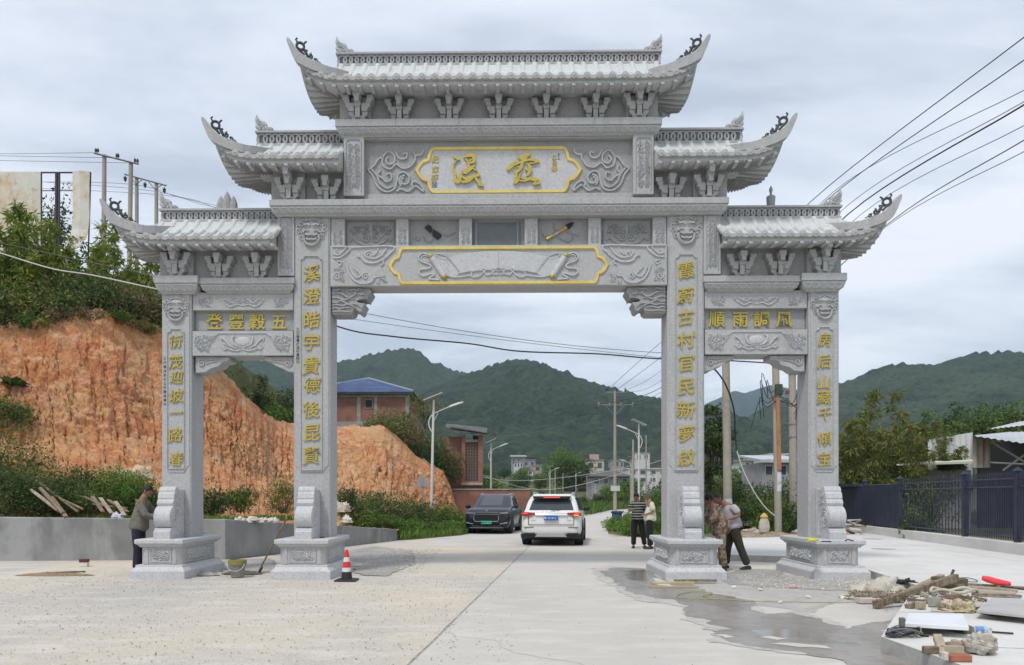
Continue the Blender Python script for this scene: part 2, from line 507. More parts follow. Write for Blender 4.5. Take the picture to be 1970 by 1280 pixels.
# ---- pillar texts
def column(chars, cx, pxc, pys, size, seed):
    for k, (ch, py) in enumerate(zip(chars, pys)):
        rg = random.Random(seed+k)
        x = cx + rg.uniform(-.012, .012)
        put_char(ch, x, PZ(py, SF-.02, pxc), SF-.026, size*rg.uniform(.98, 1.1), .014, 0.002*size/.3, .22, seed+k, rot=R(rg.uniform(-4, 3)))
column('溪澄皓宇貴德後昆賢', -3.61, 600, [527, 571, 616, 659, 704, 742, 789, 833, 877], .33, 10)
column('霞蔚古村官民新夢啟', 3.61, 1315, [521, 569, 611, 655, 699, 744, 789, 835, 881], .33, 30)
column('衍茂迎坡一路春', -6.25, 338, [658, 697, 726, 763, 795, 838, 884], .265, 50)
column('房后山藏千傾宝', 6.25, 1584, [654, 696, 736, 765, 797, 845, 884], .265, 70)
# small vertical inscriptions beside the borders
for ch, py in zip('乙巳春書於溪村書院印', range(634, 700, 7)):
    put_char(ch, PX(573, SF-.02), PZ(py, SF-.02, 573), SF-.0165, .068, .001, 0, 0, 1, INK, name='small_character')
for ch, py in zip('乙巳春月吉日立於霞溪書印', range(690, 790, 8)):
    put_char(ch, PX(314, SF-.02)+.03, PZ(py, SF-.02, 316), SF-.0165, .062, .001, 0, 0, 1, INK, name='small_character')

# ---- cornices (fascia + carved frieze)
def cornice(x0, x1, zt, zf, zb, hy, parent=gate, petals=.13, proud=0.0):
    cx, hx = (x0+x1)/2, (x1-x0)/2
    o = MB().stack(cx, 0, [(hx, hy, zf), (hx, hy, zt)]).build('cornice', STONE, parent, bevel=.008)
    MB().stack(cx, 0, [(hx-.11, hy-.11, zb), (hx-.105, hy-.105, zb+.02), (hx-.05, hy-.05, zb+(zf-zb)*.35), (hx-.02, hy-.02, zf-.035), (hx-.02, hy-.02, zf-.003)]).build('carved_frieze', STONE, o)
    m = MB(); n = max(3, int((x1-x0-.1)/petals)); h = zf-zb
    for k in range(n):
        a = x0+.06+(x1-x0-.12)*k/n; b = a+(x1-x0-.12)/n*.86; c = (a+b)/2
        for fy in (-1, 1):
            m.tube([(a, fy*(hy-.02), zf-.03), (a+.01, fy*(hy-.03), zf-h*.45), (c-.02, fy*(hy-.06), zb+h*.28), (c, fy*(hy-.055), zb+h*.36), (c+.02, fy*(hy-.06), zb+h*.28), (b-.01, fy*(hy-.03), zf-h*.45), (b, fy*(hy-.02), zf-.03)], .0075, 4)
            m.tube([(a+.02, fy*(hy-.015), zf-.035), (b-.02, fy*(hy-.015), zf-.035)], .010, 4)
    m.build('petal_carving', STONE_L, o, smooth=True)
    if x1-x0 > 3:
        for k in range(1, 5):
            q = x0+(x1-x0)*k/5+.13*math.sin(k*7+x0); MB().box(q-.004, q+.004, -hy-.0015, -hy+.01, zf+.004, zt-.004).build('stone_joint', STONE_R, o)
    return o
ZB = lambda py, px=959, y=-.46: PZ(py, y, px)
cornice(PX(645,-.44), -PX(645,-.44), ZB(227), ZB(241), ZB(257), .46, petals=.145)
cornice(PX(518,-.48), -PX(518,-.48), ZB(383), ZB(395), ZB(412), .50, petals=.15)
for sg in (-1, 1):
    xo, xm_, xi = PX(296,-.44), PX(381,-.44), PX(566,-.40)
    a, b = sorted((sg*abs(xo), sg*abs(xm_)))
    cornice(a, b, ZB(530,340), ZB(544.5,340), ZB(563,340), .46, petals=.15)
    a, b = sorted((sg*(abs(xm_)-.003), sg*(abs(xi)-.0)))
    cornice(a, b, ZB(534,480,-.40), ZB(546,480,-.40), ZB(562,480,-.40), .40, petals=.15)

# ---- walls behind brackets, stubs, posts
def wall(x0, x1, z0, z1, hy, name='wall_block', mt=STONE, cut=0, bevel=.006):
    return MB().stack((x0+x1)/2, 0, [((x1-x0)/2, hy, z0), ((x1-x0)/2, hy, z1)], cut=cut).build(name, mt, gate, bevel=bevel)
zA = ZB(227)      # top of upper cornice
wall(PX(655,-.2), -PX(655,-.2), zA, ZB(160, 959, -.2), .14, 'bracket_wall')
zM = ZB(383)
for sg in (-1, 1):
    def ww(xa, xb, *k, **kw):
        a, b = sorted((sg*abs(xa), sg*abs(xb))); return wall(a, b, *k, **kw)
    ww(PX(524,-.2), 2.6, zM, ZB(322,560,-.2), .14, 'bracket_wall')
    ww(PX(312,-.2), 4.0, ZB(534,480,-.40), ZB(474,420,-.2), .14, 'bracket_wall')
    # corner blocks behind the corner brackets
    ww(PX(655,-.2), PX(715,-.2), zA, ZB(172,690,-.2), .26, 'corner_block')
    ww(PX(524,-.2), PX(588,-.2), zM, ZB(322,560,-.2), .26, 'corner_block')
    ww(PX(310,-.2), PX(374,-.2), ZB(530,340), ZB(476,340,-.2), .26, 'corner_block')
    # carved stub posts
    for pa, pb, pt, pbm, hh, sd in ((661, 700, 262, 377, .36, 1), (534, 566, 413, 531, .34, 2)):
        st = ww(PX(pa,-hh), PX(pb,-hh), PZ(pbm,-hh,pa), PZ(pt,-hh,pa), hh, 'carved_post')
        m = MB(); a, b = sorted((sg*abs(PX(pa,-hh)), sg*abs(PX(pb,-hh))))
        z0_, z1_ = PZ(pbm-8,-hh,pa), PZ(pt+7,-hh,pa)
        m2 = MB()
        rel(m2, [(a+.05, z0_), (a+.05, z1_-.05), (a+.09, z1_), (b-.09, z1_), (b-.05, z1_-.05), (b-.05, z0_)], .009, -hh, 4)
        m2.build('post_border', STONE, st)
        floral(m, a+.07, b-.07, z0_+.05, z1_-.05, -hh, sd+sg, .010, 60, .055, True)
        m.build('post_carving', STONE_L, st, smooth=True)

# plaque wall of the upper storey
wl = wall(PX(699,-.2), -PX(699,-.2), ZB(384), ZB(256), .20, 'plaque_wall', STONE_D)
yP = -.20
MB().box(PX(699,yP), -PX(699,yP), -.24, -.20, ZB(384), PZ(374, yP)).build('plaque_sill', STONE, gate, bevel=.004)
MB().box(PX(699,yP), -PX(699,yP), -.33, -.20, PZ(272, yP), ZB(257)-.0).build('plaque_header', STONE, gate, bevel=.01)
# plaque cartouche
def cartouche(x0, x1, z0, z1, notch_w, n=5):
    """left half outline mirrored: long rectangle with lobed pointed ends"""
    zc = (z0+z1)/2; h = (z1-z0)/2
    prof = [(1, 1), (.88, .98), (.78, .91), (.69, .78), (.64, .64), (.62, .50), (.52, .485), (.38, .44), (.25, .33), (.13, .18), (.07, .07), (0, 0)]
    L = [(x0 + notch_w*a, zc + h*b) for a, b in prof]
    left = L + [(a, 2*zc-b) for a, b in L[::-1][1:]]
    right = [(x0+x1-a, b) for a, b in left][::-1]
    o_ = []
    for p in left + right:
        if not o_ or abs(p[0]-o_[-1][0])+abs(p[1]-o_[-1][1]) > 1e-6: o_.append(p)
    if abs(o_[0][0]-o_[-1][0])+abs(o_[0][1]-o_[-1][1]) < 1e-6: o_.pop()
    return o_     # ccw from top-left going down, then right going up
def cart_frame(x0, x1, z0, z1, nw, y, t=.05, th=.03, parent=gate):
    out_ = cartouche(x0, x1, z0, z1, nw)
    k = len(out_)
    xc, zc = (x0+x1)/2, (z0+z1)/2
    inn = []
    for i in range(k):
        p0 = Vector(out_[i-1]); p1 = Vector(out_[i]); p2 = Vector(out_[(i+1) % k])
        if (p1-p0).length < 1e-6: p0 = Vector(out_[i-2])
        if (p2-p1).length < 1e-6: p2 = Vector(out_[(i+2) % k])
        n1_ = Vector((-(p1-p0).y, (p1-p0).x)).normalized(); n2_ = Vector((-(p2-p1).y, (p2-p1).x)).normalized()
        nn = (n1_+n2_)
        nn = nn.normalized() if nn.length > 1e-6 else n1_
        inn.append(p1 + nn*t)
    m = MB()
    A = [(p[0], y, p[1]) for p in out_]; B = [(p[0], y, p[1]) for p in inn]
    A1 = [(p[0]+(q[0]-p[0])*.18, y-th, p[1]+(q[1]-p[1])*.18) for p, q in zip(out_, inn)]
    B1 = [(p[0]+(q[0]-p[0])*.82, y-th, p[1]+(q[1]-p[1])*.82) for p, q in zip(out_, inn)]
    vs = A + A1 + B1 + B; fs = []
    for r_ in range(3):
        for i in range(k):
            j = (i+1) % k
            fs.append((r_*k+i, r_*k+j, (r_+1)*k+j, (r_+1)*k+i))
    m.add(vs, fs)
    o = m.build('gold_frame', GOLD_F, parent)
    return o, inn
x0_, x1_ = PX(797, yP), -PX(797, yP)-.0
fr1, inn1 = cart_frame(x0_, x1_, PZ(373.5, yP), PZ(282.5, yP), .40, -.20, .078, .035)
tp = MB().prism_y([p for p in cartouche(x0_+.07, x1_-.07, PZ(373.5, yP)+.06, PZ(282.5, yP)-.06, .36)], -.208, -.19).build('name_tablet', STONE_L, gate)
# large brush-drawn characters 霞溪 traced as brush strokes
def zp(a, b): return P(790 + a*.1726, 270 + b*.1726, -.22)
def brush(strokes, mt=GOLD):
    m = MB()
    for si, st in enumerate(strokes):
        c = cr([(a, b, w_) for a, b, w_ in st], 5) if len(st) > 2 else [Vector(s_) for s_ in st]
        n = len(c); Lp, Rp = [], []
        for i in range(n):
            a = c[max(0, i-1)]; b = c[min(n-1, i+1)]
            t = Vector((b[0]-a[0], b[1]-a[1]))
            t = t.normalized() if t.length > 1e-6 else Vector((1, 0))
            nn = Vector((-t.y, t.x)) * max(2.0, c[i][2])/2
            Lp.append((c[i][0]+nn.x, c[i][1]+nn.y)); Rp.append((c[i][0]-nn.x, c[i][1]-nn.y))
        t0 = Vector((c[0][0]-c[1][0], c[0][1]-c[1][1])).normalized()*c[0][2]*.35
        t1 = Vector((c[-1][0]-c[-2][0], c[-1][1]-c[-2][1])).normalized()*c[-1][2]*.35
        poly = Lp + [(c[-1][0]+t1.x, c[-1][1]+t1.y)] + Rp[::-1] + [(c[0][0]+t0.x, c[0][1]+t0.y)]
        pz = [zp(a, b) for a, b in poly]
        y0 = -.245 - .0012*si
        n_ = len(pz); cxm = sum(p[0] for p in pz)/n_
        m.rings([[(a, -.205, b) for a, b in pz], [(a, y0, b) for a, b in pz]], mi=0)
    return m
xi = [[(478,185,16),(512,206,24),(548,222,20)], [(515,228,10),(478,272,18),(474,322,22),(494,372,28),(492,430,34),(520,468,46),(548,440,40),(560,390,30),(572,342,8)],
      [(592,200,12),(630,180,30),(682,168,44)], [(682,160,40),(708,205,40),(700,245,34),(650,262,18)], [(612,212,14),(640,250,20),(650,300,26)],
      [(655,238,16),(690,215,10)], [(715,290,18),(665,322,44),(615,360,46),(592,372,24)], [(590,330,14),(600,378,18)], [(576,408,14),(610,432,30),(690,412,34),(765,392,34)],
      [(560,470,16),(610,468,34),(660,448,36),(700,420,20)], [(690,318,12),(715,335,16),(745,352,12)], [(722,430,24),(762,474,34),(800,512,34)], [(745,498,10),(775,515,14)]]
xia = [[(1200,192,26),(1240,200,44),(1285,170,46),(1322,160,44)], [(1232,222,22),(1275,205,36),(1300,170,20)], [(1080,330,34),(1125,290,44),(1158,250,26),(1166,232,6)],
       [(1142,292,8),(1200,262,22),(1270,236,22),(1340,222,24),(1405,235,38),(1425,245,30)], [(1404,258,10),(1360,262,14),(1325,262,18)], [(1262,225,20),(1240,275,30),(1215,330,34),(1165,368,34)],
       [(1192,300,16),(1245,312,22)], [(1172,350,30),(1175,410,34),(1165,484,40)], [(1222,378,18),(1205,430,22),(1188,480,16)], [(1300,268,16),(1325,300,38),(1330,345,40),(1300,402,22)],
       [(1278,330,10),(1300,345,12)], [(1206,454,14),(1270,460,22),(1330,435,36),(1400,452,44),(1428,478,36),(1370,494,30)], [(1225,428,12),(1260,438,14),(1300,440,12)]]
brush(xi).build('gold_character', GOLD, gate, smooth=True)
brush(xia).build('gold_character', GOLD, gate, smooth=True)
for ch, a, b, sz, mt in (('纪', 275, 215, .15, GOLD), ('亦', 275, 322, .14, GOLD), ('芬', 268, 418, .14, GOLD), ('乙', 1602, 190, .10, GOLD), ('巳', 1602, 250, .10, GOLD), ('春', 1602, 318, .11, GOLD)):
    x, z = zp(a, b)
    put_char(ch, x, z, -.215, sz, .006, .003, .2, a, mt)
m = MB(); x, z = zp(268, 497)
for a, b, c, d in ((-.045,.045,-.045,-.035), (-.045,.045,.035,.045), (-.045,-.035,-.035,.035), (.035,.045,-.035,.035), (-.02,.02,-.015,-.008), (-.02,.02,.008,.015), (-.02,-.012,-.008,.008), (.012,.02,-.008,.008)):
    m.box(x+a, x+b, -.214, -.207, z+c, z+d)
m.build('seal_mark', INK, gate)
x, z = zp(1655, 178)
m = MB().box(x-.012, x-.004, -.214, -.207, z-.06, z+.06).box(x-.02, x+.02, -.2135, -.2075, z+.03, z+.036).box(x-.02, x+.02, -.2135, -.2075, z-.066, z-.060)
m.build('seal_mark', INK, gate)
# cloud scrolls on both sides of the plaque
z1p = lambda a, b: P(540 + a*.2735, 50 + b*.2735, -.20)
clouds = [[(1005,875),(992,905),(955,915),(925,890),(950,930),(915,990),(860,1005),(812,975),(775,1010),(725,990),(718,935),(757,888),(800,915),(800,962),(762,978),(742,948),(760,925)],
          [(615,1015),(650,1060),(680,1130),(740,1170),(800,1150),(820,1090),(832,1045),(868,1032),(905,1065),(893,1112),(855,1112),(850,1082),(870,1075)],
          [(815,1168),(850,1150),(900,1168),(950,1130),(1005,1168),(985,1120),(940,1098),(922,1125),(945,1135)],
          [(615,1015),(655,990),(690,940),(722,930)], [(690,990),(700,1022),(682,1050),(722,1078),(742,1100),(780,1082),(772,1040),(750,1050)],
          [(640,1010),(680,1060),(700,1110),(750,1145),(790,1130)], [(805,885),(835,935),(880,935),(890,900),(860,905)], [(850,1130),(835,1100),(842,1070),(875,1055)]]
m = MB()
for cset in clouds:
    pts = cr([z1p(a, b) for a, b in cset], 4)
    rel(m, pts, .017, -.20, 5)
    rel(m, [(-p[0], p[1]) for p in pts], .017, -.20, 5)
m.build('cloud_carving', STONE, gate, smooth=True)

# ---- middle storey: posts and recessed panels
zc0, zc1 = PZ(471, -.3), ZB(412)
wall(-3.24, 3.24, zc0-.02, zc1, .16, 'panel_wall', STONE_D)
posts = [(637, 663), (762, 786), (883, 908)]
for sg in (-1, 1):
    for i, (pa, pb) in enumerate(posts):
        a, b = sorted((sg*abs(PX(pa,-.28)), sg*abs(PX(pb,-.28))))
        p_ = wall(a, b, zc0-.015, zc1-.002, .28, 'small_post')
        m = MB(); floral(m, a+.035, b-.035, zc0+.03, zc0+.33, -.28, 40+i+sg, .007, 24, .035, True)
        m.build('post_carving', STONE_L, p_, smooth=True)
    # flower panel
    a, b = sorted((sg*abs(PX(668,-.16)), sg*abs(PX(758,-.16))))
    m = MB(); xc = (a+b)/2
    rel(m, [(a, zc0+.02), (a, zc1-.04), (b, zc1-.04), (b, zc0+.02)], .008, -.16, 4)
    for e2 in (-1, 1):
        rel(m, spiral(xc+e2*.10, zc0+.18, .085, 1.7, PI*.5, e2, 18), .012, -.16, 5)
        rel(m, cr([(xc, zc0+.06), (xc+e2*.12, zc0+.05), (xc+e2*.25, zc0+.10), (xc+e2*.34, zc0+.17), (xc+e2*.40, zc0+.12)], 4), .012, -.16, 5)
        rel(m, cr([(xc+e2*.08, zc0+.12), (xc+e2*.22, zc0+.20), (xc+e2*.30, zc0+.30), (xc+e2*.38, zc0+.28)], 4), .010, -.16, 5)
        rel(m, spiral(xc+e2*.33, zc0+.33, .05, 1.4, 0, e2, 12), .010, -.16, 5)
    floral(m, a+.05, b-.05, zc0+.22, zc0+.45, -.16, 60+sg, .006, 20, .05, True)
    m.build('flower_carving', STONE_D, gate, smooth=True)
# dark glazed opening in the middle
xa, xb = PX(910,-.17), PX(1002,-.17)
MB().box(xa, xb, -.175, -.165, zc0, zc1-.06).build('dark_opening', mat('dark_stone_slab', (0.13, 0.145, 0.155), 0.3, [(3, (0.17,0.19,0.2), .4, .7, .7)]), gate)
m = MB()
for q in (xa+.06, xb-.06): m.box(q-.012, q+.012, -.185, -.174, zc0, zc1-.06)
m.build('opening_frame', STONE_D, gate)
# ink stick and writing brush
z5 = lambda a, b, y=-.17: P(620 + a*.1929, 380 + b*.1929, y)
m = MB()
for cset in (((1022,305),(1062,278),(1092,300),(1098,310),(1080,358)), ((1108,322),(1190,375),(1185,395),(1152,424),(1102,385),(1100,350))):
    m.prism_y([z5(a, b) for a, b in cset], -.215, -.16)
m.build('ink_stick', INK, gate, bevel=.004)
z6 = lambda a, b, y=-.17: P(980 + a*.2132, 380 + b*.2132, y)
def zseg(p, q, r0, r1, y=-.19, n=8, mi=0, mb=None):
    A = z6(*p); B = z6(*q); mb.tube([(A[0], y, A[1]), (B[0], y, B[1])], [r0, r1], n, mi)
m = MB()
zseg((335,382), (400,345), .030, .026, mb=m); zseg((400,345), (440,320), .020, .024, mb=m, mi=1); zseg((440,320), (515,275), .026, .044, mb=m, mi=2)
A, B, C = z6(515,275), z6(550,250), z6(582,226)
m.tube([(A[0],-.19,A[1]), (B[0],-.19,B[1]), (C[0],-.19,C[1])], [.05, .042, .004], 8, 3)
m.build('writing_brush', [GOLD, STONE_L, mat('brush_ferrule_gold', (0.5, 0.3, 0.09), .45), INK], gate, smooth=True)
m = MB()
for cset in ([(300,330),(320,360),(345,355)], [(400,250),(410,290),(440,320),(430,350),(470,380),(530,400),(570,370),(560,330),(520,320)], [(580,330),(610,350),(630,335)]):
    rel(m, cr([z6(a, b) for a, b in cset], 4), .010, -.16, 4)
for cset in ([(940,390),(935,420),(965,430),(978,400)], [(1010,400),(1040,440),(1080,445),(1110,420)], [(1210,370),(1240,390),(1290,370),(1330,350)]):
    rel(m, cr([z5(a, b) for a, b in cset], 4), .010, -.16, 4)
m.build('cloud_carving', STONE_D, gate, smooth=True)

# ---- great lintel
LY = .34
lz0, lz1 = PZ(550, -LY), PZ(471.5, -LY)
lint = MB().box(-3.245, 3.245, -LY, LY*.55, lz0, lz1).build('great_lintel', STONE, gate, bevel=.012)
fr2, inn2 = cart_frame(PX(746, -LY), -PX(746, -LY), PZ(548, -LY), PZ(474, -LY), .30, -LY, .07, .03)
m = MB()
mg = MB()
mr_ = MB()
Z5 = lambda a, b: P(620 + a*.1929, 380 + b*.1929, -LY)
for sgx in (1, -1):
    T = lambda p: (p[0]*sgx, p[1])
    def c5(cset, r=.014, k=4, mb=m):
        rel(mb, [T(p) for p in cr([Z5(a, b) for a, b in cset], k)], r, -LY, 5)
    c5([(1255,600),(1300,665),(1370,760)], .008); c5([(1370,755),(1460,738),(1600,715),(1760,712),(1757,712)], .012)
    c5([(1240,780),(1330,797),(1480,780)], .012)
    c5([(1140,560),(1160,600),(1230,620),(1255,600),(1200,570),(1140,560)], .009)
    c5([(1062,575),(1000,560),(962,600),(990,640),(1060,665),(1085,690),(1050,712),(985,718),(965,752),(1010,785),(1080,765),(1120,770),(1062,812),(1110,818),(1170,825)], .015)
    c5([(1062,590),(1010,580),(985,605),(1010,630),(1070,650)], .010)
    c5([(1490,740),(1490,790),(1560,790),(1610,735),(1560,728),(1490,740)], .012)
    c5([(1615,740),(1640,775),(1700,755),(1695,730),(1640,720),(1615,740)], .012)
    c5([(1700,730),(1750,730),(1750,765),(1700,765),(1700,730)], .010)
    A, B = T(Z5(1090, 600)), T(Z5(1212, 785))
    mr_.tube([(A[0], -LY, A[1]), (B[0], -LY, B[1])], .062, 12)
    A, B = T(Z5(1083, 590)), T(Z5(1218, 795))
    MB().sphere((A[0], -LY-.03, A[1]), .047, 12, 8).build('gold_knob', GOLD, lint, smooth=True); MB().sphere((B[0], -LY-.03, B[1]), .050, 12, 8).build('gold_knob', GOLD, lint, smooth=True)
    # sheet of the scroll, a thin raised plate
    poly = [T(Z5(a, b)) for a, b in ((1120,610),(1240,600),(1365,762),(1330,795),(1235,780))]
    mr_.prism_y(poly, -LY-.012, -LY+.01)
    poly = [T(Z5(a, b)) for a, b in ((1262,598),(1420,560),(1600,540),(1757,535))]+[T(Z5(a, b)) for a, b in ((1757,706),(1600,709),(1460,730),(1378,755))]
    mr_.prism_y(poly, -LY-.016, -LY+.01)
    # cloud ends
    c5([(100,492),(275,500),(240,560),(180,600),(110,605)], .013)
    c5([(110,560),(160,575),(215,530),(235,500)], .012); c5([(150,640),(195,645),(180,680),(150,660)], .012)
    c5([(290,500),(700,490),(665,570),(600,622),(520,655),(430,645),(385,595),(355,590),(375,570)], .014)
    c5([(640,510),(600,570),(530,610),(450,600),(415,560)], .012); c5([(560,505),(540,555),(500,580)], .011)
    c5([(245,680),(275,770),(330,835),(410,862),(490,842),(520,800),(570,790)], .014)
    c5([(280,700),(310,770),(350,800),(385,780),(360,740)], .012); c5([(320,700),(350,740)], .011); c5([(600,620),(610,660),(580,680)], .012)
    for (a, b, q) in ((460,575,40),(430,785,38),(560,840,25),(145,545,25),(340,790,20),(150,790,40),(160,700,22)):
        cc = T(Z5(a, b)); rel(m, spiral(cc[0], cc[1], q*.00193, 1.5, 1, sgx, 12), .010, -LY, 5)
    fx = sorted((T(Z5(105, 0))[0], T(Z5(230, 0))[0]))
    floral(m, fx[0], fx[1], lz0+.06, lz0+.35, -LY, 81+sgx, .007, 14, .05)
    fx = sorted((T(Z5(520, 0))[0], T(Z5(650, 0))[0]))
    floral(m, fx[0], fx[1], lz0+.04, lz0+.25, -LY, 85+sgx, .006, 12, .04)
m.build('lintel_carving', STONE_L, lint, smooth=True)
mr_.build('scroll_carving', STONE_L, lint, smooth=True)

# dragon-head corbels under the great lintel
z7 = lambda a, b: P(630 + a*.0625, 540 + b*.0625, -.2)
dpoly = [(150,225),(1310,250),(1370,350),(1280,490),(1250,520),(1230,630),(1200,565),(1000,600),(900,650),(960,690),(1060,712),(1165,705),(1150,770),(1110,830),(1080,950),(1010,1000),(930,940),(900,900),(815,890),(790,1000),(700,1060),(150,1060)]
for sgx in (1, -1):
    T = lambda p: (p[0]*sgx, p[1])
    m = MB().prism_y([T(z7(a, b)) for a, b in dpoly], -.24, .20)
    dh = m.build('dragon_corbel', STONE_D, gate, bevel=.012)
    m = MB()
    for i, row in enumerate(([(150,420),(350,400),(500,440),(620,520),(760,520),(900,440),(1200,420)], [(150,560),(300,540),(420,580),(560,620),(700,560),(850,590)], [(150,680),(300,700),(420,640),(560,700),(680,760),(900,740),(1050,860)],
                  [(150,790),(320,760),(480,800),(640,740),(760,790),(880,850)], [(150,880),(300,860),(380,900),(560,850),(740,870)], [(150,980),(400,960),(600,980),(760,960)],
                  [(640,300),(700,340),(800,300),(920,340),(1000,290),(1150,330)], [(160,300),(300,330),(420,290),(560,360)], [(1000,460),(1100,440),(1200,470)])):
        for fy in (-.24, .20):
            rel(m, [T(p) for p in cr([z7(a, b) for a, b in row], 4)], .018, fy, 5, True)
    c_ = T(z7(880, 420)); m.sphere((c_[0], -.25, c_[1]), .035, 8, 6)
    m.build('dragon_carving', STONE_D, dh, smooth=True)

# ---- side bays
for sg in (-1, 1):
    xo, xi_ = PX(376, -.2), PX(566, -.2)
    a, b = sorted((sg*(abs(xo)+.03), sg*(abs(xi_)+.0)))
    xc = (a+b)/2
    def sideb(name, p0, p1, y, mt=STONE, bev=.008):
        return MB().box(a, b, -y, y, PZ(p1,-y,470), PZ(p0,-y,470)).build(name, mt, gate, bevel=bev)
    u = sideb('upper_beam', 562.5, 597, .26)
    sideb('text_panel', 597, 637, .15, STONE_D)
    lo = sideb('lower_beam', 637, 684.5, .28)
    # upper beam carving
    m = MB(); zc = PZ(581,-.26,470); y = -.26
    for e2 in (-1, 1):
        rel(m, cr([(xc, zc-.08), (xc+e2*.12, zc-.05), (xc+e2*.24, zc-.09), (xc+e2*.36, zc-.02), (xc+e2*.42, zc+.06)], 4), .012, y, 5, True)
        rel(m, cr([(xc, zc), (xc+e2*.1, zc+.04), (xc+e2*.2, zc-.02), (xc+e2*.32, zc+.05), (xc+e2*.45, zc+.02)], 4), .010, y, 5, True)
        for k in range(3): rel(m, cr([(xc+e2*(.62+.05*k), zc-.09+.02*k), (xc+e2*(.75+.02*k), zc-.06+.01*k), (xc+e2*(.83+.01*k), zc+.06)], 4), .008, y, 4)
        fx = sorted((xc+e2*.58, xc+e2*.9)); floral(m, fx[0], fx[1], zc-.11, zc+.11, y, 90, .007, 16, .045)
    floral(m, xc-.42, xc+.42, zc-.08, zc+.08, y, 91+sg, .007, 22, .045, True)
    m.build('beam_carving', STONE_L, u, smooth=True)
    # lower beam carving
    m = MB(); zc = PZ(660,-.28,470); y = -.28
    m.sphere((xc, y, zc+.03), .12, 14, 8, s=(1.2, .18, .75))
    rel(m, cr([(xc-.55, zc+.12), (xc-.46, zc+.185), (xc+.46, zc+.185), (xc+.55, zc+.12)], 1), .008, y, 4)
    for e2 in (-1, 1):
        rel(m, cr([(xc+e2*.05, zc-.07), (xc+e2*.17, zc-.02), (xc+e2*.2, zc+.10), (xc+e2*.15, zc+.13)], 4), .016, y, 5, True)
        rel(m, cr([(xc+e2*.1, zc-.10), (xc+e2*.25, zc-.05), (xc+e2*.33, zc+.05), (xc+e2*.42, zc+.10), (xc+e2*.40, zc+.03)], 4), .014, y, 5, True)
        rel(m, cr([(xc, zc-.13), (xc+e2*.15, zc-.15), (xc+e2*.3, zc-.10), (xc+e2*.42, zc-.08)], 4), .012, y, 5, True)
        rel(m, spiral(xc+e2*.35, zc-.09, .05, 1.3, 1, e2, 10), .012, y, 5)
        for k in range(4): rel(m, cr([(xc+e2*(.5+.05*k), zc+.14), (xc+e2*(.60+.04*k), zc+.02), (xc+e2*(.70+.04*k), zc-.12)], 4), .008, y, 4)
        fx = sorted((xc+e2*.6, xc+e2*.95)); floral(m, fx[0], fx[1], zc-.18, zc+.18, y, 92, .009, 34, .055)
    floral(m, xc-.4, xc+.4, zc-.15, zc+.0, y, 93+sg, .008, 20, .04, True)
    m.build('beam_carving', STONE_L, lo, smooth=True)
    # corbels
    for side_, pts in ((0, [(376,687),(441,687),(441,694),(428,697),(420,705),(404,710),(396,716),(376,718)]), (1, [(567,687),(509,687),(509,694),(522,697),(530,704),(545,710),(553,715),(567,717)])):
        pz_ = [P(p, q, -.2) for p, q in pts]
        pz_ = [(sg*abs(q[0]), q[1]) for q in pz_]
        cb = MB().prism_y(pz_, -.2, .2).build('corbel', STONE, gate, bevel=.006)
        m = MB(); c0 = pz_[0]; dsg = 1 if pz_[1][0] > c0[0] else -1
        rel(m, spiral(c0[0]+dsg*.13, c0[1]-.12, .08, 1.4, 1, dsg, 12), .012, -.2, 5)
        rel(m, cr([(c0[0]+dsg*.05, c0[1]-.05), (c0[0]+dsg*.3, c0[1]-.06), (c0[0]+dsg*.5, c0[1]-.03)], 4), .010, -.2, 5)
        rel(m, cr([(c0[0]+dsg*.2, c0[1]-.14), (c0[0]+dsg*.3, c0[1]-.10), (c0[0]+dsg*.42, c0[1]-.08)], 4), .010, -.2, 5)
        m.build('corbel_carving', STONE, cb, smooth=True)
for txt, pxs, py in (('登豐穀五', (413, 455, 495, 537), 620), ('順雨調風', (1379, 1424, 1465, 1508), 615)):
    for k, (ch, px) in enumerate(zip(txt, pxs)):
        x, z = P(px, py, -.16)
        put_char(ch, x, z, -.164, .325, .014, .005, .03, 200+k)

# ---- bracket sets
def bracket_mesh(corner=False):
    m = MB(); q = 1.0
    m.prism_y([(-.12,0),(.12,0),(.12,.05),(.175,.10),(.175,.15),(-.175,.15),(-.175,.10),(-.12,.05)], -.30, -.05)
    m.prism_y([(-.045,.03),(.045,.03),(.045,.22),(-.045,.22)], -.36, -.29)
    m.prism_y([(.065,.15),(.17,.15),(.18,.20),(.225,.24),(.225,.30),(.065,.30)], -.33, -.05)
    m.prism_y([(-.065,.15),(-.17,.15),(-.18,.20),(-.225,.24),(-.225,.30),(-.065,.30)], -.33, -.05)
    m.prism_y([(-.05,.22),(.05,.22),(.06,.30),(-.06,.30)], -.38, -.30)
    for e in (-1, 1):
        m.prism_y([(e*.15,.30),(e*.24,.30),(e*.255,.36),(e*.285,.38),(e*.285,.45),(e*.165,.45),(e*.165,.38),(e*.15,.36)], -.33, -.06)
    m.prism_y([(-.04,.28),(.04,.28),(.045,.36),(.065,.39),(.065,.47),(-.065,.47),(-.065,.39),(-.045,.36)], -.47, -.10)
    m.box(-.15, .15, -.22, -.06, .28, .45)
    if corner:
        m.prism_y([(-.05,.42),(.05,.42),(.05,.56),(-.05,.56)], -.56, -.2)
    me = m.mesh('bracket', STONE, bevel=.004)
    md = MB().box(-.063, -.047, -.31, -.301, .10, .22).box(.047, .063, -.31, -.301, .10, .22)
    md.box(-.075, -.045, -.312, -.302, .09, .12).box(.045, .075, -.312, -.302, .09, .12)
    return me, md.mesh('bracket_slot', INK)
BK, BKS = bracket_mesh(); BKC, BKCS = bracket_mesh(True)
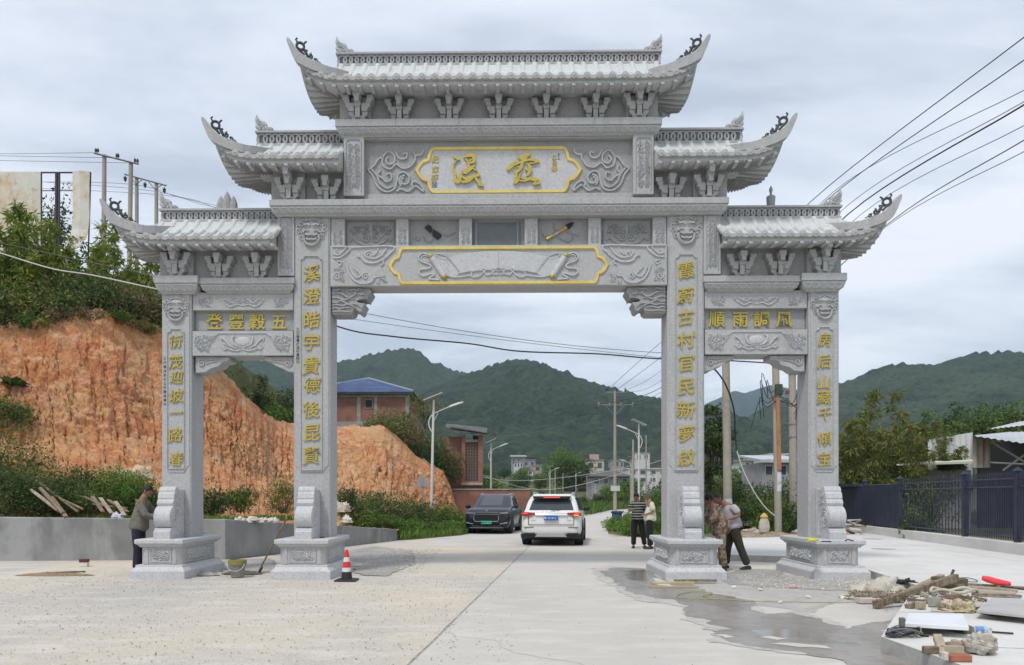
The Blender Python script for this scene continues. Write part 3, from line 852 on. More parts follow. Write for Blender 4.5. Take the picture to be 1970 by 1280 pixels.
def bracket(x, z, y=0, corner=False, sc=1.0):
    for me, nm in ((BKC if corner else BK, 'bracket'), (BKS, 'bracket_slot')):
        if nm == 'bracket':
            o = link(nm, me, gate, (x, y, z)); o.scale = (sc, 1, sc); par = o
            o2 = link(nm, me, gate, (x, -y, z)); o2.scale = (sc, 1, sc); o2.rotation_euler = (0, 0, PI)
        else:
            link(nm, me, par)
for px in (768, 864, 959.5, 1051, 1146): bracket(PX(px,-.35), zA, 0)
for sg in (-1, 1):
    bracket(sg*abs(PX(690,-.35)), zA, -.12, True, 1.05)
    bracket(sg*abs(PX(558,-.35)), zM, -.12, True, 1.0)
    bracket(sg*abs(PX(627,-.35)), zM, 0, False, 1.02)
    bracket(sg*abs(PX(341,-.35)), ZB(530,340), -.12, True, 1.0)
    for px in (420, 493): bracket(sg*abs(PX(px,-.35)), ZB(534,480,-.40), 0, False, .98)

# ---- roofs
YE = .78
def make_roof(x1, x2, up1, up2, zr, ze, ridge_top, sg, n_tiles, tx0, dxt, hipx):
    """x1<x2 in left-to-right of unmirrored frame (outer end = x2 when single-sided); sg mirrors x"""
    lift = .24
    def up(x):
        u = 0.0
        if up2: u = max(u, 1-(x2-x)/1.05)
        if up1: u = max(u, 1-(x-x1)/1.05)
        return max(0, u)
    def eave(x, y):
        return ze + lift*(up(x)**3.2)*(abs(y)/YE)**2
    q1 = x1+.62 if up1 else x1; q2 = x2-.62 if up2 else x2
    per = []; K = 36
    for k in range(K+1): per.append((x1+(x2-x1)*k/K, -YE))
    if up2:
        for k in range(1, 9): per.append((x2, -YE+2*YE*k/9))
    for k in range(K+1): per.append((x2-(x2-x1)*k/K, YE))
    if up1:
        for k in range(1, 9): per.append((x1, YE-2*YE*k/9))
    def prof(t, x=0.0):                         # t 0 eave -> 1 ridge: concave, more so towards an upturned corner
        w_ = min(1.0, 1.8*up(x))
        return (1-w_)*t*(0.5+0.5*t) + w_*t**2.0
    def rowp(t, dz=0.0):
        r_ = []
        for x, y in per:
            qx = min(max(x, q1), q2); qy = .10 if y > 0 else -.10
            if abs(abs(y)-YE) > 1e-6: qy = y/YE*.10
            z0 = eave(x, y)
            r_.append((sg*(x+(qx-x)*t), y+(qy-y)*t, z0+(zr-z0)*prof(t, x)+dz))
        return r_
    def inset(d, z_off, flat):
        r_ = []
        for x, y in per:
            xx = min(max(x, x1+(d if up1 else 0)), x2-(d if up2 else 0))
            yy = max(-YE+d, min(YE-d, y))
            z0 = eave(x, y)*(1-flat)+ (ze)*flat
            r_.append((sg*xx, yy, z0+z_off))
        return r_
    rs = [inset(.60, .06-.14, 1), inset(.3, -.11, .55), inset(.10, -.13, .1), inset(.05, -.115, 0), inset(.05, -.05, 0), rowp(0, -.055), rowp(0, .0), rowp(.15), rowp(.3), rowp(.5), rowp(.75), rowp(1.0)]
    closed = True
    body = MB().rings(rs, close=True, cap=True)
    roof = body.build('roof', STONE_T, gate, smooth=True)
    K2 = len(per)
    for i in range(K2):
        x, y = per[i]
        if up(x) < .12: continue
        a_, b_, c_ = (Vector(rs[q][i]) for q in (0, 1, 3))
        dz = Vector((0, 0, -.012))
        MB().tube([a_+dz, b_+dz, c_+dz*1.5], [.02, .028, .024], 4).build('corner_rafter', STONE_D, roof)
    # tile columns
    def sp(x, t, dz=0):
        """surface point on the front slope at fixed x"""
        z0 = eave(x, -YE)
        tm = 1.0
        if up2 and x > q2: tm = min(tm, (x2-x)/(x2-q2))
        if up1 and x < q1: tm = min(tm, (x-x1)/(q1-x1))
        tt = t*tm
        return (sg*x, -YE+(YE-.10)*tt, z0+(zr-z0)*prof(tt, x)+dz), tm
    for k in range(n_tiles):
        x = tx0 + dxt*k
        _, tm = sp(x, 0)
        r0 = .051
        for (ta, tb, ex) in ((-.02, .52, .006), (.50, 1.0, 0.0)):
            pts = [sp(x, ta+(tb-ta)*j/5, .004)[0] for j in range(6)]
            if tm < .3 and ta > 0: continue
            MB().tube(pts, [r0+ex]*6, 10, flat=.75).build('cover_tile', STONE_T, roof, smooth=True)
        p, _ = sp(x, 0)
        MB().tube([(p[0], -YE-.030, p[2]+.002), (p[0], -YE-.02, p[2]+.002), (p[0], -YE+.02, p[2]+.004)], [.058, .066, .066], 14).tube([(p[0], -YE-.040, p[2]+.002), (p[0], -YE-.029, p[2]+.002)], [.022, .038], 8).build('eave_disc', STONE, roof, smooth=True)
        if k < n_tiles-1:
            xm2 = x + dxt/2
            hw_ = dxt/2 - .045
            _, tm2 = sp(xm2, 0)
            for (ta, tb, dz0, dz1) in ((-.03, .47, .028, .016), (.45, 1.0, .030, .006)):
                if tm2 < .35 and ta > 0: continue
                m = MB(); rings_ = []
                for j in range(4):
                    t_ = ta+(tb-ta)*j/3; dz = dz0+(dz1-dz0)*j/3
                    A_, _ = sp(xm2-hw_, t_, dz); C_, _ = sp(xm2, t_, dz-.014); B_, _ = sp(xm2+hw_, t_, dz)
                    rings_.append([A_, C_, B_, (B_[0], B_[1], B_[2]-.045), (A_[0], A_[1], A_[2]-.045)])
                m.rings(rings_); m.build('pan_tile', STONE_T, roof)
            A_, _ = sp(xm2-hw_-.02, 0); B_, _ = sp(xm2+hw_+.02, 0); C_, _ = sp(xm2, 0)
            m = MB().rings([[(A_[0], y_, A_[2]+.01), (C_[0], y_, C_[2]+.005), (B_[0], y_, B_[2]+.01), (B_[0], y_, B_[2]-.025), ((C_[0]+B_[0])/2, y_, C_[2]-.052), (C_[0], y_, C_[2]-.064), ((C_[0]+A_[0])/2, y_, C_[2]-.052), (A_[0], y_, A_[2]-.025)] for y_ in (-YE-.022, -YE+.004)])
            m.build('drip_tile', STONE, roof)
        zz = eave(x, -YE)
        MB().box(sg*x-.035, sg*x+.035, -YE+.022, -YE+.30, zz-.165, zz-.118).build('rafter_end', STONE_L, roof, bevel=.003)
    # back and side cover tiles, seen only from elsewhere: one piece each
    m = MB()
    for k in range(n_tiles):
        x = tx0 + dxt*k
        pts = [sp(x, j/5, .004)[0] for j in range(6)]
        m.tube([(a, -b, c) for a, b, c in pts], .056, 8)
    for e_, flag in ((x2, up2), (x1, up1)):
        if not flag: continue
        for yy in (-.5, -.25, 0, .25, .5):
            d = (x2-q2); pp = []
            tm = 1.0 - max(0, (abs(yy)-.10)/(YE-.10))
            for j in range(5):
                t_ = j/4*max(tm, .15); z0 = eave(e_, yy)
                pp.append((sg*(e_ + (q2-x2 if e_ == x2 else q1-x1)*t_), yy, z0+(zr-z0)*prof(t_, e_)+.004))
            m.tube(pp, .05, 8)
    m.build('rear_tiles', STONE_T, roof, smooth=True)
    # ridge with pierced lattice of interlocking rings
    rx1 = x1 if not up1 else -(-x1-.54) ; rx2 = x2-.54 if up2 else x2
    if up1: rx1 = x1+.54
    h = ridge_top-zr
    a_, b_ = sorted((sg*rx1, sg*rx2))
    rd = MB().box(a_, b_, -.12, .12, zr-.02, zr+.03).build('ridge', STONE, roof, bevel=.004)
    MB().box(a_+.03, b_-.03, -.03, .03, zr+.03, ridge_top-.04).build('ridge_core', STONE_R, rd)  # solid core coloured dark to stand for shade in the lattice holes
    MB().box(a_-.03, b_+.03, -.11, .11, ridge_top-.04, ridge_top).build('ridge_coping', STONE, rd, bevel=.004)
    m = MB(); zc_ = (zr+.03+ridge_top-.04)/2; rr_ = (ridge_top-.04-zr-.03)/2; st_ = rr_*1.22
    n_ = int((b_-a_-.1)/st_)
    for k in range(n_+1):
        cx_ = a_+.05+rr_*.4 + k*(b_-a_-.1-rr_*.8)/n_
        for fy in (-.05, .05):
            m.tube([(cx_+rr_*.93*math.cos(2*PI*j/12), fy*(1+.1*(k % 2)), zc_+rr_*.93*math.sin(2*PI*j/12)) for j in range(13)], .019, 4, cap=False)
    for q in (a_+.01, b_-.035): m.box(q, q+.025, -.05, .05, zr+.03, ridge_top-.041)
    m.build('ridge_lattice', STONE_L, rd)
    # upturned hip ridges, scroll ornaments and beasts at each upturned end
    def hip(e_, sx):
        # outline in metres relative to the eave corner (dx outwards, dz), traced from the photograph
        # (dx, dz_top, dz_bottom) outwards from corner
        rows = [(-.90,.165,.05),(-.80,.13,.0),(-.66,.055,-.09),(-.50,.015,-.14),(-.34,.05,-.13),(-.18,.10,-.09),(-.05,.17,-.035),(.03,.245,.0),(.08,.315,.06),(.125,.38,.15),(.165,.425,.25),(.195,.438,.33),(.212,.428,.38)]
        zc0_ = ze + lift - .01
        def fy_of(d):
            return float(np.interp(d, [-.90,-.80,-.66,-.50,-.34,-.05,.21], [.20,.36,.66,.86,.95,1.03,1.12]))
        for fy in (-1, 1):
            m = MB(); R0 = []
            for dx_, t_, b2 in cr(rows, 3):
                x_ = e_ + sx*dx_
                f_ = fy_of(dx_)
                y_ = fy*YE*f_*1.0
                wd = .08 if dx_ < .05 else .08-(dx_-.05)*.12
                R0.append([(sg*x_, y_-wd, zc0_+t_), (sg*x_, y_+wd, zc0_+t_), (sg*x_, y_+wd*.9, zc0_+b2), (sg*x_, y_-wd*.9, zc0_+b2)])
            m.rings(R0); hp = m.build('upturned_ridge', STONE, roof, bevel=.008)
            # bronze scroll ornament standing on the ridge
            m = MB(); X = lambda d: sg*(e_+sx*d)
            yo_ = fy*YE*1.0
            def sc_(pts2, r_, yy=None):
                r_ = r_*.85; pts2 = [(-.10+(a+.10)*.88, float(np.interp(a, [-.45,-.1,.12], [.0,.12,.27]))*.12+b*.88) for a, b in pts2]
                m.tube([(X(a), fy*YE*fy_of(a), zc0_+b+.02) for a, b in pts2], r_, 6)
            ring = [(.0+.075*math.cos(t*PI/6), .34+.075*math.sin(t*PI/6)) for t in range(13)]
            sc_(ring, .030); sc_([(.05,.40),(.09,.46),(.06,.50)], .020); sc_([(-.06,.38),(-.10,.45),(-.13,.46)], .020); sc_([(-.06,.30),(-.11,.24),(-.15,.15)], .035)
            sc_([(.05,.28),(-.02,.23),(-.08,.17)], .03)
            sc_(spiral(-.20, .15, .055, 1.2, 1.2, 1, 10), .022); sc_([(-.20,.20),(-.22,.24)], .014); sc_(spiral(-.31, .09, .045, 1.2, .5, 1, 10), .018)
            sc_([(-.14,.14),(-.25,.07),(-.38,.015)], .022); sc_([(-.35,.08),(-.41,.06)], .012); sc_([(-.10,.27),(-.15,.28)], .020)
            m.build('scroll_ornament', DARKMETAL, hp, smooth=True)
        # ridge beast: crouching dragon with raised tail
        xb = (e_ - .54) if sx > 0 else (e_ + .54)
        bp = [(0,.02),(.03,.0),(.36,.0),(.37,.04),(.35,.085),(.30,.10),(.25,.085),(.22,.12),(.225,.17),(.20,.20),(.17,.225),(.15,.21),(.12,.235),(.10,.225),(.06,.28),(.045,.31),(.035,.345),(.02,.35),(.015,.29),(.0,.26),(.005,.20),(.02,.15),(.0,.12),(.01,.085),(.05,.08),(.04,.05)]
        pts = [(sg*(xb - sx*(a-.05)), ridge_top+b) for a, b in bp]
        bt = MB().prism_y(pts, -.05, .05).build('ridge_beast', STONE_L, roof, bevel=.010)
        m = MB()
        for (a, b, q) in ((.10,.17,.045),(.16,.13,.04),(.25,.05,.035),(.32,.05,.03),(.10,.06,.035),(.06,.22,.03),(.18,.06,.03)):
            for fy in (-.05, .05):
                rel(m, spiral(sg*(xb-sx*(a-.05)), ridge_top+b, q, 1.4, a*30, sg, 9), .012, fy, 5)
        m.build('beast_carving', STONE, bt, smooth=True)
    if up2: hip(x2, 1)
    if up1: hip(x1, -1)
    return roof
# top
xe = abs(PX(577.5, -YE))
dxt = 24.4/103.05
make_roof(-xe, xe, True, True, PZ(118, -.2), PZ(147, -YE), PZ(98, -.1), 1, 31, -15*dxt, dxt, .6)
# middle pair (built on the +x side of an unmirrored frame, sg mirrors)
for sg in (-1, 1):
    xe = abs(PX(415, -YE)); xin = abs(PX(661, -.3))
    xs = abs(PX(190+930*.2813, -YE)); xl = abs(PX(190+840*.2813, -YE))
    make_roof(xin, xe, False, True, PZ(275, -.2, 560), PZ(300, -YE, 560), PZ(251, -.1, 560), sg, 10, xe-.13-9*dxt, dxt, .6)
    xe = abs(PX(221, -YE)); xin = abs(PX(533, -.3))
    make_roof(xin, xe, False, True, PZ(422, -.2, 400), PZ(455.5, -YE, 400), PZ(401, -.1, 400), sg, 13, xe-.12-12*dxt, dxt, .6)
# finials on the two low ridges
zt = PZ(401, -.1, 400)
xf = PX(437, 0)
m = MB()
for c_, h_, w_ in ((0, .37, .085), (-.125, .28, .075), (.125, .28, .075)):
    m.rings([[(xf+c_+w_*math.cos(a)*s_, w_*.8*math.sin(a)*s_, zt+h_*q_) for a in [2*PI*i/8 for i in range(8)]] for s_, q_ in ((1.15, 0), (1.1, .4), (.75, .7), (.35, .9), (.04, 1.0))])
m.build('mountain_finial', STONE_D, gate, bevel=.0)
xf = PX(1483, 0)
MB().lathe([(.075, 0), (.082, .1), (.088, .20), (.07, .215), (.022, .22), (.022, .29), (.035, .32), (.032, .36), (.005, .42)], (xf, 0, zt+.0), 12).build('brush_pot_finial', STONE_D, gate, smooth=True)
# ================================================================== FOLIAGE
rs_ = np.random.RandomState
def leaf_mesh(name, P0, D, L, Wd, mt, rng):
    """rhomb leaves: base points, directions, lengths, widths"""
    n = len(P0)
    D = D/np.maximum(1e-6, np.linalg.norm(D, axis=1, keepdims=True))
    r = rng.normal(size=(n, 3)); S = np.cross(D, r); S /= np.maximum(1e-6, np.linalg.norm(S, axis=1, keepdims=True))
    L = L[:, None]; Wd = Wd[:, None]
    v = np.empty((n, 4, 3)); v[:, 0] = P0; v[:, 1] = P0+D*L*.45+S*Wd*.5; v[:, 2] = P0+D*L; v[:, 3] = P0+D*L*.45-S*Wd*.5
    return quads_mesh(name, v.reshape(-1, 3), n, mt)
def quads_mesh(name, v, n, mt):
    me = bpy.data.meshes.new(name)
    me.vertices.add(4*n); me.vertices.foreach_set('co', v.astype(np.float32).ravel())
    me.loops.add(4*n); me.loops.foreach_set('vertex_index', np.arange(4*n, dtype=np.int32))
    me.polygons.add(n); me.polygons.foreach_set('loop_start', np.arange(0, 4*n, 4, dtype=np.int32))
    me.polygons.foreach_set('loop_total', np.full(n, 4, dtype=np.int32))
    me.materials.append(mt); me.update(calc_edges=True)
    return me
def grid_mesh(name, X, Y, Z, mt, smooth=True):
    nu, nv = X.shape
    me = bpy.data.meshes.new(name)
    v = np.stack([X, Y, Z], -1).reshape(-1, 3)
    i = np.arange(nu*nv).reshape(nu, nv)
    q = np.stack([i[:-1, :-1], i[1:, :-1], i[1:, 1:], i[:-1, 1:]], -1).reshape(-1, 4)
    n = len(q)
    me.vertices.add(len(v)); me.vertices.foreach_set('co', v.astype(np.float32).ravel())
    me.loops.add(4*n); me.loops.foreach_set('vertex_index', q.astype(np.int32).ravel())
    me.polygons.add(n); me.polygons.foreach_set('loop_start', np.arange(0, 4*n, 4, dtype=np.int32))
    me.polygons.foreach_set('loop_total', np.full(n, 4, dtype=np.int32))
    if smooth: me.polygons.foreach_set('use_smooth', np.ones(n, dtype=bool))
    me.materials.append(mt); me.update(calc_edges=True)
    return me
def clump_leaves(C, Rr, per, size, rng, droop=0.3, asp=.45):
    """C (k,3) clump centres, Rr (k,) radii"""
    k = len(C); n = k*per
    d = rng.normal(size=(n, 3)); d /= np.linalg.norm(d, axis=1, keepdims=True)
    rad = np.repeat(Rr, per)*(rng.uniform(.35, 1, n)**.5)
    Pp = np.repeat(C, per, axis=0) + d*rad[:, None]*np.array([1, 1, .8])
    D = d + rng.normal(size=(n, 3))*.6; D[:, 2] -= droop
    L = size*rng.uniform(.45, 1.6, n)
    return Pp, D, L, L*asp
def vnoise(x, y, seed=0):
    xi = np.floor(x).astype(np.int64); yi = np.floor(y).astype(np.int64); fx = x-xi; fy = y-yi
    fx = fx*fx*(3-2*fx); fy = fy*fy*(3-2*fy)
    def h(a, b):
        n = (a*374761393 + b*668265263 + seed*1442695041) & 0x7fffffff
        n = ((n ^ (n >> 13))*1274126177) & 0x7fffffff
        return ((n ^ (n >> 16)) & 0xffff)/65535.0
    return (h(xi, yi)*(1-fx)+h(xi+1, yi)*fx)*(1-fy) + (h(xi, yi+1)*(1-fx)+h(xi+1, yi+1)*fx)*fy
def fbm(x, y, oct=4, seed=0, g=.5):
    a, s, t = 1.0, 0.0, 0.0
    for o in range(oct):
        s += a*(vnoise(x*2**o, y*2**o, seed+o*17)-.5)*2; t += a; a *= g
    return s/t
def worley(x, y, seed=0):
    xi = np.floor(x).astype(np.int64); yi = np.floor(y).astype(np.int64)
    best = np.full(x.shape, 9.0); hid = np.zeros(x.shape)
    for dx_ in (-1, 0, 1):
        for dy_ in (-1, 0, 1):
            a = xi+dx_; b = yi+dy_
            n = (a*374761393 + b*668265263 + seed*1274126177) & 0x7fffffff
            n = ((n ^ (n >> 13))*1274126177) & 0x7fffffff
            px_ = a + (n & 0xff)/255.0; py_ = b + ((n >> 8) & 0xff)/255.0
            d = (px_-x)**2+(py_-y)**2
            m_ = d < best; best = np.where(m_, d, best); hid = np.where(m_, ((n >> 16) & 0xff)/255.0, hid)
    return np.sqrt(best), hid

def leafmat(name, c, c2=None, tr=.25, isl=.35, sc=1.2):
    c2 = c2 or (c[0]*1.6, c[1]*1.35, c[2]*1.0)
    return mat(name, c, .55, [(sc, c2, .42, .62, .9)], spec=.25, island=isl, translucent=tr, local=False)
L_BAM = leafmat('leaf_bamboo', (.14, .20, .035), (.25, .28, .05), tr=.35, isl=.45)
L_DARK = leafmat('leaf_dark', (.042, .075, .022), (.09, .135, .035), isl=.5)
L_MID = leafmat('leaf_mid', (.065, .12, .027), (.14, .19, .045), isl=.45)
L_FRESH = leafmat('leaf_fresh', (.10, .19, .035), (.17, .26, .05), tr=.35)
L_OLIVE = leafmat('leaf_olive', (.13, .16, .04), (.20, .19, .055), tr=.3)
L_DRY = leafmat('leaf_dry', (.16, .13, .07), (.22, .17, .08))
L_GRASS = leafmat('leaf_grass', (.10, .18, .035), (.16, .23, .055))
BARK = mat('bark', (.12, .095, .07), .9, [(6, (.06, .05, .04), .45, .6, .8, (1, 1, .2))], [(20, .5, .02)])
CULM = mat('bamboo_culm', (.20, .22, .07), .6, [(5, (.12, .14, .05), .4, .6, .7)])

def tree_round(H, Rc, seed, lm, name='tree', leaf=.16, clumps=55, per=90, trunk_h=.45, loc=(0,0,0), label='', cat='tree', group=None, flat=.85):
    rng = rs_(seed); rd = random.Random(seed)
    t = empty(name, loc, rd.uniform(0, 6), label, cat, group)
    m = MB(); zt_ = H*.8
    m.tube([(0,0,-.3), (rd.uniform(-.1,.1)*H*.1, 0, zt_*.4), (0, rd.uniform(-.1,.1)*H*.1, zt_)], [H*.03, H*.02, H*.006], 7)
    cz = H*trunk_h + (H*(1-trunk_h))/2
    C = []
    hz = H*(1-trunk_h)/2
    while len(C) < clumps:
        d = rng.normal(size=3); d /= np.linalg.norm(d); q = rng.uniform(.35, .95)
        C.append([d[0]*Rc*q, d[1]*Rc*q, cz + d[2]*hz*q*flat + rng.uniform(-.05,.05)*H])
    C = np.array(C); Rr = rng.uniform(.16, .34, clumps)*Rc
    for i in range(9):
        c = C[i*3 % clumps]
        m.tube([(0,0,H*rd.uniform(.25,.55)), (c[0]*.5, c[1]*.5, (c[2]+H*.4)/2), tuple(c)], [H*.012, H*.008, H*.003], 5)
    m.build('trunk', BARK, t, smooth=True)
    A = clump_leaves(C, Rr, per, leaf, rng)
    link('crown', leaf_mesh('crown', *A, lm, rng), t)
    return t
def bamboo(H, sp, seed, lm, name='bamboo', n=6, leaf=.2, per=70, loc=(0,0,0), label='', cat='bamboo', group=None, fat=1.0):
    """a clump of feathery culms arching outwards"""
    rng = rs_(seed); rd = random.Random(seed)
    t = empty(name, loc, rd.uniform(0, 6), label, cat, group)
    m = MB(); C = []; Rr = []
    for k in range(n):
        a = 2*PI*k/n+rd.uniform(-.5,.5); h = H*(1.0 if k == 0 else rd.uniform(.55, .85)); bx, by = sp*.3*math.cos(a), sp*.3*math.sin(a)
        le = sp*(.25 if k == 0 else rd.uniform(.4, 1.1))
        pts = [(bx+le*math.cos(a)*u**2.2, by+le*math.sin(a)*u**2.2, h*(u-.10*u**4)) for u in [j/8 for j in range(9)]]
        m.tube(pts, [.05*(1-.85*j/8)*H/8 for j in range(9)], 5)
        for j in range(16):
            u = .22+.78*j/15; i0 = min(7, int(u*8)); f_ = u*8-i0
            p = np.array(pts[i0])*(1-f_)+np.array(pts[i0+1])*f_
            C.append(p + rng.normal(size=3)*.12*fat); Rr.append((.55*(1-u)**.9+.10)*fat*H/8*rng.uniform(.7,1.3))
    m.build('stem', CULM, t, smooth=True)
    A = clump_leaves(np.array(C), np.array(Rr), per, leaf, rng, droop=.7, asp=.22)
    link('crown', leaf_mesh('crown', *A, lm, rng), t)
    return t
def shrub(H, Rx, seed, lm, name='shrub', leaf=.09, clumps=26, per=70, loc=(0,0,0), label='', cat='shrub', group=None, parts=True, Ry=None, asp=.4):
    rng = rs_(seed); rd = random.Random(seed); Ry = Ry or Rx
    t = empty(name, loc, 0, label, cat, group)
    a = rng.uniform(0, 2*PI, clumps); q = np.sqrt(rng.uniform(0, 1, clumps))
    C = np.stack([Rx*q*np.cos(a), Ry*q*np.sin(a), H*(.12+.70*rng.uniform(0, 1, clumps)*(1-.45*q*q))], -1)
    Rr = rng.uniform(.14, .30, clumps)*H + .04
    m = MB()
    for i in range(min(10, clumps)):
        c = C[i]; m.tube([(c[0]*.2, c[1]*.2, -.05), (c[0]*.6, c[1]*.6, c[2]*.6), tuple(c)], [.018*H, .012*H, .005*H], 4)
    m.build('stem', BARK, t)
    A = clump_leaves(C, Rr, per, leaf, rng, droop=.1, asp=asp)
    link('foliage', leaf_mesh('foliage', *A, lm, rng), t)
    return t
def dup(t, loc, rz, sc, label, group=None):
    c = copy_tree(t); c.location = loc; c.rotation_euler = (0, 0, rz); c.scale = (sc,)*3 if not isinstance(sc, tuple) else sc
    c['label'] = label
    if group: c['group'] = group
    return c

# ================================================================== GROUND, ROAD, PAVING
M_GROUND = mat('field_earth', (.13, .12, .07), .95, [(.25, (.07, .10, .03), .42, .58, .9), (1.7, (.20, .16, .10), .5, .7, .6)], [(3, .4, .1)])
def struct(o): o['kind'] = 'structure'; return o
xs = np.array([-4000,-1200,-300,-60,-20,0,20,60,300,1200,4000.]); ys = np.array([-60,-15,0,20,60,150,400,1200,3000,7000.])
X, Y = np.meshgrid(xs, ys, indexing='ij')
struct(link('ground', grid_mesh('ground', X, Y, X*0, M_GROUND)))

M_APRON = mat('dusty_concrete', (.50, .46, .40), .92, [
    (.16, (.57, .50, .39), .42, .58, .9), (.40, (.40, .385, .365), .46, .62, .8, (1, .35, 1)), (1.6, (.60, .565, .51), .5, .66, .7, (.5, 1.6, 1)),
    (6, (.36, .335, .30), .56, .70, .6, (.6, 1.8, 1)), (14, (.62, .58, .52), .56, .68, .6), (32, (.30, .28, .25), .57, .67, .8), (75, (.66, .63, .58), .58, .68, .7), (160, (.26, .24, .22), .56, .66, .6)],
    [(28, .55, .02), (4, .3, .03), (120, .5, .006)])
def sheet(name, poly, z, mt, res=None, seed=0, amp=0.0):
    """flat polygon, optionally with a ragged outline"""
    P_ = [Vector((p[0], p[1], 0)) for p in poly]
    if amp:
        Q = []
        for i in range(len(P_)):
            a, b = P_[i], P_[(i+1) % len(P_)]
            k = max(2, int((b-a).length/res))
            for j in range(k):
                p = a.lerp(b, j/k)
                d = Vector((noise.noise(Vector((p.x*3, p.y*3, seed))), noise.noise(Vector((p.x*3, p.y*3, seed+9))), 0))*amp + Vector((noise.noise(Vector((p.x*11, p.y*11, seed))), noise.noise(Vector((p.x*11, p.y*11, seed+9))), 0))*amp*.4
                Q.append(p+d)
        P_ = Q
    m = MB(); m.add([(p.x, p.y, z) for p in P_], [tuple(range(len(P_)))])
    return m.build(name, mt)
# smooth road slab, its centre line joint running away to the right
cl = [(-10,-2.5),(-2,-1.72),(6,-.88),(22.4,.87),(30,1.75),(40,3.2),(52,5.2),(64,7.7),(80,11.5),(100,17.5),(130,28),(170,44)]
cy_ = np.array([p[0] for p in cl]); cx_ = np.array([p[1] for p in cl])
def cxr(Y): return float(np.interp(Y, cy_, cx_))
struct(sheet('dusty_yard', [(-16,-8),(9,-8),(9,14),(7.0,17.5),(6,26),(4.6,31),(1.0,33),(-1.4,30.2),(-3.1,26.8),(-3.6,26.4),(-6.4,18.3),(-16,17.6)], .004, M_APRON))
M_ROAD = mat('concrete_road', (.50, .475, .435), .88, [
    (.35, (.44, .42, .385), .42, .62, .8, (1, .4, 1)), (1.6, (.56, .535, .49), .48, .66, .7, (.7, 1.6, 1)), (5, (.42, .40, .365), .56, .72, .5, (.5, 2, 1)),
    (24, (.36, .34, .31), .6, .72, .6), (90, (.58, .555, .51), .58, .68, .5), (150, (.36, .34, .31), .58, .66, .45)],
    [(6, .15, .02, (.5, 2, 1)), (90, .3, .004)])
yy = np.array([-8,-2,2,6,10,14,18,22.4,26,30,35,40,46,52,58,64,72,80,90,100,115,130,150,170.])
def ribbon(name, ys_, off0, off1, z, mt, wig=0.0, parent=None):
    v = []; f = []
    for i, y in enumerate(ys_):
        c = cxr(y); o0 = off0(y) if callable(off0) else off0; o1 = off1(y) if callable(off1) else off1
        v += [(c+o0, y, z), (c+o1, y, z)]
    for i in range(len(ys_)-1): f.append((2*i, 2*i+1, 2*i+3, 2*i+2))
    return MB().add(v, f).build(name, mt, parent)
w1 = lambda y: float(np.interp(y, [-8, 12, 18, 26, 40, 60, 90], [9, 5.6, 3.6, 2.7, 2.5, 3.0, 3.0]))
w0 = lambda y: -float(np.interp(y, [26, 30, 36, 60, 90], [3.4, 3.2, 3.0, 2.8, 2.8]))
struct(ribbon('road', yy, .0, w1, .008, M_ROAD))
y2 = np.array([23.0, 26, 30,35,40,46,52,58,64,72,80,90,100,115,130,150,170.])
struct(ribbon('road_far_lane', y2, w0, -.012, .008, M_ROAD))
M_JOINT = mat('joint_filler', (.25, .23, .195), .95, [(9, (.42, .40, .36), .5, .62, .9)])
struct(ribbon('road_joint', np.linspace(-2, 24, 30), lambda y: -.013 - .006*math.sin(y*3), lambda y: .010+.006*math.sin(y*5.1), .012, M_JOINT))
rd = random.Random(19)
for k_ in range(7):
    p_ = Vector((rd.uniform(-3.5, 3.2), rd.uniform(6.5, 18), 0)); a_ = rd.uniform(0, PI); L2 = []
    for j_ in range(26):
        a_ += rd.uniform(-.45, .45); p_ = p_+Vector((math.cos(a_), math.sin(a_)*.8, 0))*.09; L2.append(p_.copy())
    m = MB(); wq = .0035
    m.add([(q.x, q.y-wq, .0118) for q in L2]+[(q.x+.002, q.y+wq, .0118) for q in L2], [(i, i+1, 27+i, 26+i) for i in range(25)])
    struct(m.build('road_crack', M_JOINT))
M_YEL = mat('worn_yellow_paint', (.50, .42, .22), .85, [(4, (.50, .475, .435), .42, .60, .95), (30, (.5, .475, .43), .5, .6, .7)])
for yl, th in ((20.6, .045), (21.2, .035), (19.7, .03)):
    m = MB(); a = 5.6*math.sin(0); 
    m.add([(-2.6, yl+.25, .012), (3.9, yl-.10, .012), (3.9, yl-.10+th, .012), (-2.6, yl+.25+th, .012)], [(0,1,2,3)])
    struct(m.build('road_marking', M_YEL))
# wet patch of slurry in front of the right pillars
wet = [(1150,1100),(1190,1093),(1245,1096),(1262,1112),(1330,1126),(1360,1142),(1420,1150),(1455,1160),(1450,1178),(1480,1184),(1520,1180),(1560,1188),(1600,1204),(1640,1213),(1690,1200),(1725,1192),(1690,1225),(1705,1245),(1800,1290),(1830,1330),(1700,1330),(1640,1300),(1612,1275),(1560,1258),(1500,1252),(1430,1245),(1390,1232),(1372,1216),(1400,1212),(1360,1202),(1330,1185),(1325,1168),(1290,1156),(1240,1150),(1195,1130),(1180,1118),(1165,1108)]
M_WET = mat('wet_slurry', (.22, .195, .165), .24, [(1.3, (.30, .275, .245), .42, .60, .9, (1, .6, 1)), (5, (.17, .155, .135), .5, .66, .7), (40, (.30, .28, .25), .58, .68, .5)], [(22, .25, .01)], spec=.5)
struct(sheet('damp_rim', [tuple(G(a, b))[:2] for a, b in [(PX0+(a_-PX0)*1.0+(12 if a_ > 1400 else -12), b_+(6 if i_ > 22 else -3)) for i_, (a_, b_) in enumerate(wet)]], .0125, mat('damp_concrete', (.36, .34, .31), .75, [(3, (.46, .44, .40), .42, .58, .95), (14, (.50, .475, .435), .5, .62, .8)]), .07, 6, .16))
